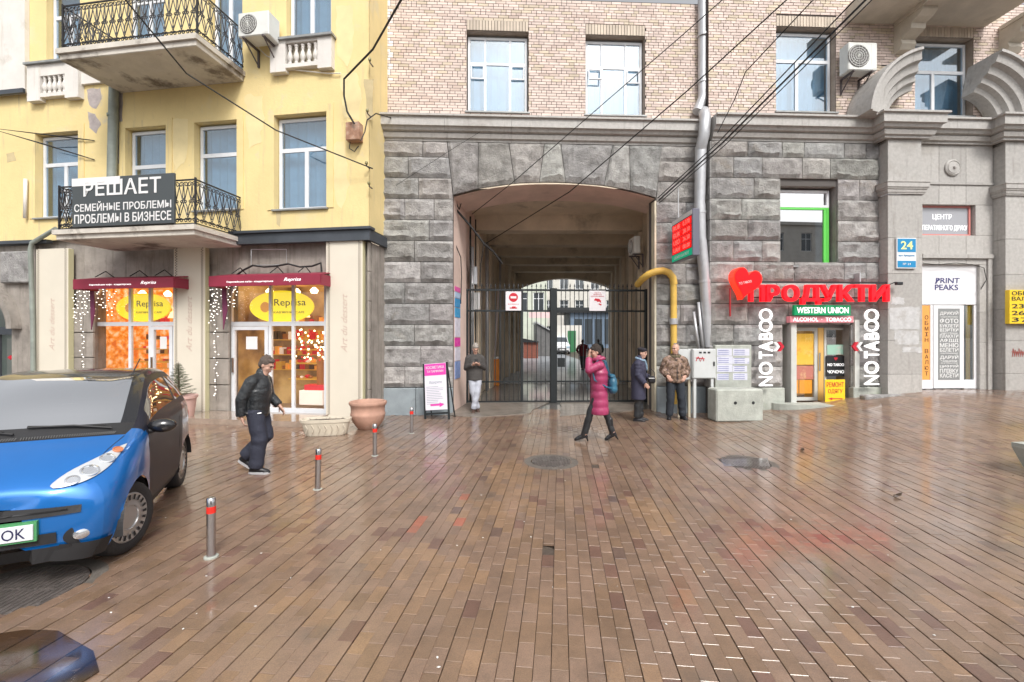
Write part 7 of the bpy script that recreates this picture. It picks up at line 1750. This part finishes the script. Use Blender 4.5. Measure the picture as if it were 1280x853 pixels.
# =====================================================================
#  BLUE CITY CAR (x forward, y left, rear axle at x=0)
# =====================================================================
def car():
    t = thing('parked_car', 'small bright blue two seat city car with dark doors parked nose towards the camera', 'car')
    fw = Vector((.43, -.903)).normalized(); ang = math.atan2(fw.y, fw.x)
    left = Vector((-fw.y, fw.x)); rc = Vector((G(222, 608)))-left*.69
    t.location = (rc.x, rc.y, 0); t.rotation_euler = (0, 0, ang)
    TB = [  # (xlow, [(x,y,z) x 8])
     [(2.36, .38, .24), (2.37, .45, .34), (2.375, .47, .47), (2.37, .46, .58), (2.36, .42, .66), (2.35, .36, .70), (2.345, .2, .715), (2.345, 0, .72)],
     [(2.29, .57, .19), (2.31, .64, .31), (2.325, .66, .48), (2.31, .65, .62), (2.28, .59, .715), (2.27, .49, .755), (2.28, .28, .775), (2.285, 0, .78)],
     [(2.15, .66, .18), (2.18, .725, .31), (2.2, .745, .50), (2.17, .735, .68), (2.13, .67, .785), (2.13, .56, .825), (2.15, .32, .85), (2.16, 0, .855)],
     [(1.95, .69, .18), (1.96, .765, .31), (1.97, .785, .54), (1.95, .775, .75), (1.94, .71, .875), (1.95, .60, .91), (1.97, .35, .935), (1.98, 0, .94)],
     [(1.7, .7, .18), (1.7, .77, .31), (1.7, .79, .57), (1.7, .785, .83), (1.7, .745, .95), (1.73, .655, .985), (1.80, .38, 1.00), (1.83, 0, 1.005)],
     [(1.5, .7, .18), (1.5, .77, .32), (1.5, .785, .58), (1.5, .78, .86), (1.5, .755, .985), (1.55, .68, 1.06), (1.66, .39, 1.09), (1.70, 0, 1.095)],
     [(1.28, .7, .18), (1.28, .765, .32), (1.28, .78, .6), (1.28, .775, .88), (1.26, .75, 1.01), (1.24, .645, 1.27), (1.35, .375, 1.31), (1.39, 0, 1.32)],
     [(1.0, .7, .18), (1.0, .765, .32), (1.0, .775, .6), (1.0, .775, .89), (1.0, .75, 1.02), (.95, .6, 1.435), (1.0, .36, 1.475), (1.03, 0, 1.485)],
     [(.65, .7, .18), (.65, .765, .32), (.65, .775, .6), (.65, .775, .9), (.65, .755, 1.04), (.62, .585, 1.48), (.64, .345, 1.525), (.65, 0, 1.54)],
     [(.32, .7, .18), (.32, .77, .33), (.32, .785, .62), (.32, .785, .91), (.3, .765, 1.06), (.27, .575, 1.475), (.26, .34, 1.52), (.26, 0, 1.535)],
     [(.0, .7, .2), (.0, .775, .34), (.0, .795, .62), (.0, .79, .9), (-.02, .755, 1.07), (-.04, .56, 1.43), (-.06, .33, 1.475), (-.06, 0, 1.49)],
     [(-.22, .68, .24), (-.22, .74, .36), (-.22, .755, .62), (-.22, .745, .88), (-.23, .7, 1.04), (-.2, .54, 1.3), (-.22, .32, 1.34), (-.23, 0, 1.35)],
     [(-.33, .6, .28), (-.34, .65, .38), (-.35, .66, .6), (-.35, .64, .84), (-.34, .6, .98), (-.32, .52, 1.04), (-.33, .3, 1.06), (-.33, 0, 1.07)]]
    def cr(p0, p1, p2, p3, f): return .5*((2*p1)+(p2-p0)*f+(2*p0-5*p1+4*p2-p3)*f*f+(3*p1-p0-3*p2+p3)*f**3)
    T3 = [[Vector(p) for p in r] for r in TB]; NK, NJ = len(T3), 8
    for r_ in T3:
        for p_ in r_:
            if p_.z > 1.02: p_.z = 1.02+(p_.z-1.02)*.93
    T4 = [[Vector((p.x+.016-.004*abs(p.y)/.5, p.y*.55, .5+(p.z-.5)*.55)) for p in T3[0]]]+T3
    def get(k, j):
        k = max(0, min(NK, k+1))
        if j > 7: q = T4[k][14-j]; return Vector((q.x, -q.y, q.z))
        return T4[k][max(0, j)]
    def S(u, w):
        k, j = min(math.floor(u), NK-2), min(int(w), 6); fu, fw_ = u-k, w-j
        return cr(*[cr(*[get(kk, jj) for jj in (j-1, j, j+1, j+2)], fw_) for kk in (k-1, k, k+1, k+2)], fu)
    def Nn(u, w):
        e = .02; a = S(min(u+e, NK-1.001), w)-S(max(u-e, -1), w); b_ = S(u, min(w+e, 6.999))-S(u, max(w-e, 0)); n = b_.cross(a); 
        return (n if n.y >= 0 or abs(n.y) < .3*n.length else -n).normalized()
    SUB = 5
    WH = [(1.867, .30), (0, .30)]; AR = .335
    def region(k, j):     # k,j real positions of the face centre
        x = S(k, j)
        if k < 1: return 'front_bumper'
        if j > 4 and j < 7 and k < 4: return 'bonnet'
        if k < 1.2 and j <= 4: return 'front_bumper'
        if 4 <= k < 5 and j >= 5.0: return 'cowl'
        if 5 <= k < 7 and j >= 5.35: return 'windscreen'
        if j >= 5.0: return 'rear_window' if (10.2 <= k < 11.8 and j > 5.5) else ('roof' if k < 10.2 else 'tailgate')
        if 4 <= j < 5:
            if 5.6 <= k < 8.6 and 4.12 < j < 4.88: return 'side_window'
            if 8.9 <= k < 10.0 and 4.15 < j < 4.8: return 'quarter_window'
            if k < 4.6: return 'front_wing'
            return 'safety_cell'
        if k < 4.7: return 'front_wing'
        if k < 8.8 and j > .75: return 'door'
        if k >= 9.3 and j > .2: return 'rear_wing'
        return 'safety_cell'
    parts = {('front_bumper', 0): MB()}
    P = [tuple(p) for p in T4[0]]+[(p.x, -p.y, p.z) for p in reversed(T4[0][:-1])]; parts[('front_bumper', 0)].quad(*P)
    for k in range(-SUB, (NK-1)*SUB):
        for j in range(7*SUB):
            u0, u1, w0, w1 = k/SUB, (k+1)/SUB, j/SUB, (j+1)/SUB
            ps = [S(min(u, NK-1), min(w, 7)) for u, w in ((u0, w0), (u1, w0), (u1, w1), (u0, w1))]
            ws = WH[0] if ps[0].x > .9 else WH[1]
            ins = [math.hypot(p.x-ws[0], p.z-ws[1]) < AR and w < 3.6*1 for p, w in zip(ps, (w0, w0, w1, w1))]
            if all(ins): continue
            for i in range(4):
                if ins[i]:
                    p = ps[i]; d = Vector((p.x-ws[0], p.z-ws[1])); d = d.normalized()*AR if d.length > 1e-4 else d; ps[i] = Vector((ws[0]+d.x, p.y, ws[1]+d.y))
            nm = region((u0+u1)/2, (w0+w1)/2)
            if nm == 'windscreen' and (w0+w1)/2 < 5.0+.35: nm = 'safety_cell'
            for s in (1, -1):
                key = (nm, 0 if nm in ('bonnet', 'cowl', 'windscreen', 'roof', 'rear_window', 'tailgate', 'front_bumper', 'safety_cell') else s)
                b = parts.setdefault(key, MB()); q = [(p.x, p.y*s, p.z) for p in ps]
                b.quad(*(q if s > 0 else q[::-1]))
    blue = mat('blue_car_paint', (.005, .15, .50), .3, .35, coat=1.0, nz=.05, ns=2, stain=((.25, .3, .38), 12, .66, .12)); dblue = mat('deep_blue_car_paint', (.015, .045, .13), .3, .3, coat=1.0)
    dark = mat('anthracite_car_paint', (.018, .019, .03), .45, .0, coat=.1, spec=.2); blackp = mat('gloss_black', (.012, .012, .014), .25, coat=.8); plast = mat('black_plastic', (.02, .02, .022), .6)
    cg = glassmat('car_glass', (.16, .2, .2), .16); wg = glassmat('windscreen_glass', (.55, .62, .64), .85, refl=(1, 1, 1))
    MM = dict(bonnet=blue, front_bumper=blue, cowl=plast, windscreen=wg, roof=blackp, tailgate=blackp, rear_window=cg, side_window=cg, quarter_window=cg, front_wing=blue, safety_cell=dark, door=dark, rear_wing=dblue)
    for (nm, s), b in parts.items():
        me = b.mesh(nm, MM[nm]); bm = bmesh.new(); bm.from_mesh(me); bmesh.ops.remove_doubles(bm, verts=bm.verts, dist=.0008); bmesh.ops.recalc_face_normals(bm, faces=bm.faces)
        # shells open: point the normals outwards
        c = Vector((1.0, 0, .75)); 
        sgn = sum((f.calc_center_median()-c).dot(f.normal)*f.calc_area() for f in bm.faces)
        if sgn < 0: bmesh.ops.reverse_faces(bm, faces=bm.faces)
        bm.to_mesh(me); bm.free(); me.shade_smooth(); obj(nm, me, t)
    # nose cap and tail cap
    for r0, nm, m_ in ((T3[-1], 'rear_bumper', dblue),):
        P = [tuple(p) for p in r0]+[(p.x, -p.y, p.z) for p in reversed(r0[:-1])]; b = MB(); b.v = P; b.face(*range(len(P))); b.build(nm, m_, t)
    # sills, floor and black strips
    MB().box(.35, 1.5, -.69, .69, .17, .24).build('floor', plast, t)
    bs2 = {1: MB(), -1: MB()}
    for k in range(30):
        a0, a1 = .0+k*1.75/30, .0+(k+1)*1.75/30
        if True:
            p, q = S(a0, 0), S(a1, 0); P2, Q2 = S(a0, 1.05), S(a1, 1.05)
            for s in (1, -1):
                f = [(p.x+.03*(1 if a0 < 1.2 else .3), p.y*s*1.03, p.z-.02), (q.x+.03*(1 if a1 < 1.2 else .3), q.y*s*1.03, q.z-.02), (Q2.x+.012, Q2.y*s*1.012, Q2.z-.02), (P2.x+.012, P2.y*s*1.012, P2.z-.02)]; bs2[s].quad(*f)
    for b in bs2.values(): b.build('bumper_skirt', plast, t)
    P0 = S(0, 0); 
    # upper grille, lower intake, fog lights, plate
    SG = [S(-1+i*.05, j*.1) for i in range(76) for j in range(55)]; SG += [Vector((2.378, y_*.03, z_*.03)) for y_ in range(9) for z_ in range(11, 23)]; SG = [p for p in SG if p.x > 2.05]
    def wrap(z0, z1, y0, y1, off, n=16, taper=0):
        b = MB()
        def X(y, z):
            y = abs(y); sw = sx = 0
            for p in SG:
                d2 = (p.y-y)**2+(p.z-z)**2
                if d2 < .006: w_ = math.exp(-d2/.0005); sw += w_; sx += w_*p.x
            return sx/max(sw, 1e-9)+off if sw > 1e-6 else 2.3
        for k in range(n):
            ya, yb_ = y0+(y1-y0)*k/n, y0+(y1-y0)*(k+1)/n
            za = z1-taper*abs(ya), z1-taper*abs(yb_)
            b.quad((X(ya, z0), ya, z0), (X(yb_, z0), yb_, z0), (X(yb_, z1), yb_, za[1]), (X(ya, z1), ya, za[0]))
        return b
    wrap(.54, .625, -.57, .57, .012, 28, .06).build('upper_grille', plast, t); wrap(.572, .581, -.5, .5, .017, 24).build('grille_bar', blackp, t)
    wrap(.34, .42, -.44, .44, .011).build('lower_intake', plast, t); wrap(.21, .32, -.52, .52, .022, 20).build('lower_bumper', plast, t)
    for s in (1, -1):
        c = S(.9, 1.3); d_ = Vector((.85, s*.55, 0)).normalized(); pos = Vector((2.335, s*.56, .37))
        def disc(nm, m_, r, h, pp, parent=None):
            q = MB(); up = Vector((0, 0, 1)); la = up.cross(d_).normalized(); q.rings([[pp+la*math.cos(a)*rr+up*math.sin(a)*rr*.7+d_*hh for a in [i*math.pi/10 for i in range(20)]] for rr, hh in ((r, 0), (r, h), (r*.7, h*1.3))]); return q.build(nm, m_, parent or t, sm=40)
        fr_ = disc('fog_light_recess', plast, .1, .005, pos); disc('lens', M['headglass'], .05, .02, pos+d_*.006, fr_)
    b = MB().bbox(2.415, 2.427, -.19, .33, .40, .51, .003).build('number_plate', M['plate'], t)
    b2 = MB().box(2.38, 2.415, -.205, .345, .385, .525).build('plate_frame', mat('plate_green_edge', (.08, .3, .12), .5), t)
    q = text_mb('AE 4157 OK', .44, .075, .002); q2 = MB(); q2.add(q, Matrix.Translation((2.4275, .07, .455)) @ Matrix.Rotation(R(90), 4, 'Z')); q2.build('lettering', mat('plate_ink', (.02, .02, .08), .5), b)
    # headlights : leaf-shaped lens on the corner
    for s in (1, -1):
        b = MB(); rows, cols_ = 22, 7; g = []
        for i in range(rows+1):
            f = i/rows; u = .35+f*3.0; wc = 5.05-.75*f+.1*math.sin(f*3.1); hw = .68*math.sin(math.pi*min(1, max(0.0, f))**.75)**.7+.02
            rw = []
            for j in range(cols_+1):
                w = wc+hw*(2*j/cols_-1)*(.85); p = S(u, w); n = Nn(u, w); bulge = .010+.006*(1-(2*j/cols_-1)**2)*math.sin(math.pi*f); n = n if n.x+n.z+n.y > 0 else -n; p = p+n*bulge; rw.append((p.x, p.y*s, p.z))
            g.append(rw)
        b.rings(g, close=False, cap=False) if s < 0 else b.rings([r_[::-1] for r_ in g], close=False, cap=False)
        h_ = b.build('headlight', M['headshell'], t, sm=True)
        for f, rr, m_, zz in ((.2, .045, 'headglass', 0), (.42, .06, 'headglass', 0), (.68, .052, 'headglass', 0), (.86, .036, 'amber', 0)):
            u = .35+f*3.0; w = 5.05-.75*f+.1*math.sin(f*3.1); p = S(u, w); n = Nn(u, w); n = n if n.x+n.z+n.y > 0 else -n; p = p+n*.012; p = Vector((p.x, p.y*s, p.z)); n = Vector((n.x, n.y*s, n.z)); a_ = n.cross(Vector((0, 0, 1))).normalized(); b_ = n.cross(a_)
            q = MB(); q.rings([[p+a_*r0*math.cos(a)+b_*r0*math.sin(a)+n*h0 for a in [i*math.pi/10 for i in range(20)]] for r0, h0 in ((rr, 0), (rr, .007), (rr*.8, .010), (rr*.7, .004), (.002, .004))]); q.build('lamp', M[m_], h_, sm=40)
    # wheels
    tyre = mat('tyre_rubber', (.022, .022, .024), .6, bump=.2, bs=30); hub = mat('hubcap_silver', (.5, .5, .5), .35, .7)
    for ax, s, st in ((1.867, 1, -22), (1.867, -1, -22), (0, 1, 0), (0, -1, 0)):
        w = bpy.data.objects.new('wheel', None); link(w, t); w.location = (ax, s*.655, .3); w.rotation_euler = (0, 0, R(st))
        def yr(prof, n=36): q = MB(); q.rings([[(r*math.cos(a), s*y, r*math.sin(a)) for a in [2*math.pi*k/n for k in range(n)]] for r, y in prof]); return q
        yr([(.19, -.08), (.27, -.085), (.295, -.07), (.3, 0), (.295, .06), (.28, .082), (.24, .088), (.205, .078), (.2, .06)]).build('tyre', tyre, w, sm=50)
        yr([(.2, .06), (.205, .078), (.195, .085), (.14, .078), (.12, .085), (.1, .088), (.095, .078), (.002, .082)]).build('hubcap', hub, w, sm=30)
        q = MB()
        for k in range(20):
            a = 2*math.pi*k/20; c_, s_ = math.cos(a), math.sin(a); P = []
            for r, dw in ((.145, -.009), (.145, .009), (.188, .013), (.188, -.013)): P.append((r*c_-dw*s_, s*.0865, r*s_+dw*c_))
            q.quad(*(P if s < 0 else P[::-1]))
        tag(q.build('hubcap_slots', plast, w), kind='stuff')
        # arch liner
        q = MB(); n = 18
        for k in range(n):
            a0, a1 = math.pi*k/n-.15, math.pi*(k+1)/n-.1; q.quad((ax+AR*math.cos(a0), s*.5, .3+AR*math.sin(a0)), (ax+AR*math.cos(a1), s*.5, .3+AR*math.sin(a1)), (ax+AR*math.cos(a1), s*.772, .3+AR*math.sin(a1)), (ax+AR*math.cos(a0), s*.772, .3+AR*math.sin(a0)))
        q.box(ax-AR, ax+AR, s*.5-.005, s*.5+.005, .15, .3+AR); q.build('wheel_arch_liner', plast, t)
    # mirrors, wipers, cowl grille, handle, seams
    for s in (1, -1):
        b = MB(); b.ell((1.47, s*.87, 1.0), .065, .11, .066, 16, 10); b.ell((1.455, s*.84, 1.0), .06, .1, .06, 12, 8); m_ = remesh(b, 'door_mirror', blackp, t, .01, 2); MB().tube([(1.46, s*.74, .95), (1.47, s*.82, .97)], [.03, .022], 8).build('stalk', plast, m_)
    def on(u, w, s, o_=.01): p = S(u, w); n = Nn(u, w); n = n if n.x+n.z > 0 else -n; p = p+n*o_; return (p.x, p.y*s, p.z)
    for s, w0_, w1_ in ((1, 5.5, 6.95), (-1, 6.9, 5.9)):
        MB().tube([on(4.55, w0_, s, .02), on(4.85, (w0_+w1_)/2, s, .028), on(4.95, w1_, s, .02)], .009, 6).build('wiper', plast, t); MB().tube([on(4.7, w0_+.15*(1 if s > 0 else -1), s, .03), on(4.98, w1_, s, .024)], .006, 5).build('wiper_blade', M['cable'], t)
    b = MB()
    for s in (1, -1):
        for k in range(40): w = 5.35+k*.041; p, q = on(4.05, w, s, .006), on(4.3, w+.012, s, .006); b.tube([p, q], .0035, 3, False)
    tag(b.build('cowl_grille', mat('grille_grey', (.12, .12, .12), .5), t), kind='stuff')
    b = MB(); b.tube([on(9.0, 3.35, 1, .012), on(8.3, 3.3, 1, .014)], .012, 6); b.build('door_handle', blackp, t)
    for pts in ([(4.75, w) for w in (1, 2, 3, 3.9)], [(8.85, w) for w in (1, 2, 3, 4)], [(u, .78) for u in (4.75, 6, 7.5, 8.85)]):
        for s in (1, -1): MB().tube([on(u, w, s, .0005) for u, w in pts], .003, 4).build('panel_seam', plast, t)
    for s in (1, -1): MB().tube([on(u, 4.98, s, .0015) for u in (.4, 1.2, 2, 3, 3.9)], .003, 4).build('panel_seam', plast, t)
    for s in (1, -1): b = MB(); p = S(10.9, 3.4); b.ell((p.x-.02, s*(p.y-.01), .86), .035, .03, .07, 10, 8); b.ell((p.x-.03, s*(p.y-.01), .70), .03, .03, .05, 10, 8); b.build('tail_lamp', M['signred'], t, sm=True)
    # roof antenna, cabin inside
    MB().tube([(.98, .5, 1.45), (.9, .55, 1.62)], .005, 5).build('antenna', plast, t)
    intr = mat('car_interior', (.05, .05, .055), .8)
    MB().box(.25, .35, -.6, .6, .3, 1.0).build('bulkhead', intr, t)
    for s in (1, -1):
        b = MB(); b.bbox(.45, .95, s*.35-.22, s*.35+.22, .4, .6, .05); b.bbox(.36, .5, s*.35-.2, s*.35+.2, .5, 1.1, .05); b.bbox(.36, .45, s*.35-.1, s*.35+.1, 1.1, 1.3, .03); b.build('seat', intr, t)
    MB().rings([[(1.3, -.68, .6), (1.3, .68, .6), (1.28, .68, .93), (1.28, -.68, .93)], [(1.62, -.68, .6), (1.62, .68, .6), (1.66, .68, .98), (1.66, -.68, .98)]]).build('dashboard', mat('dash_grey', (.35, .37, .38), .7), t)
    b = MB(); b.tube([(1.16+.06*math.sin(a)*.4, .35+.18*math.cos(a), .95+.17*math.sin(a)) for a in [k*math.pi/10 for k in range(21)]], .014, 6); b.build('steering_wheel', intr, t)
    return t
M['headglass'] = mat('lamp_reflector', (.75, .77, .8), .08, .8, coat=1); M['headshell'] = mat('clear_lamp_shell', (.62, .64, .66), .1, .3, coat=1.0); M['amber'] = mat('amber_lamp', (.5, .18, .08), .2, coat=1); M['plate'] = mat('plate_white', (.72, .75, .78), .35)
car()
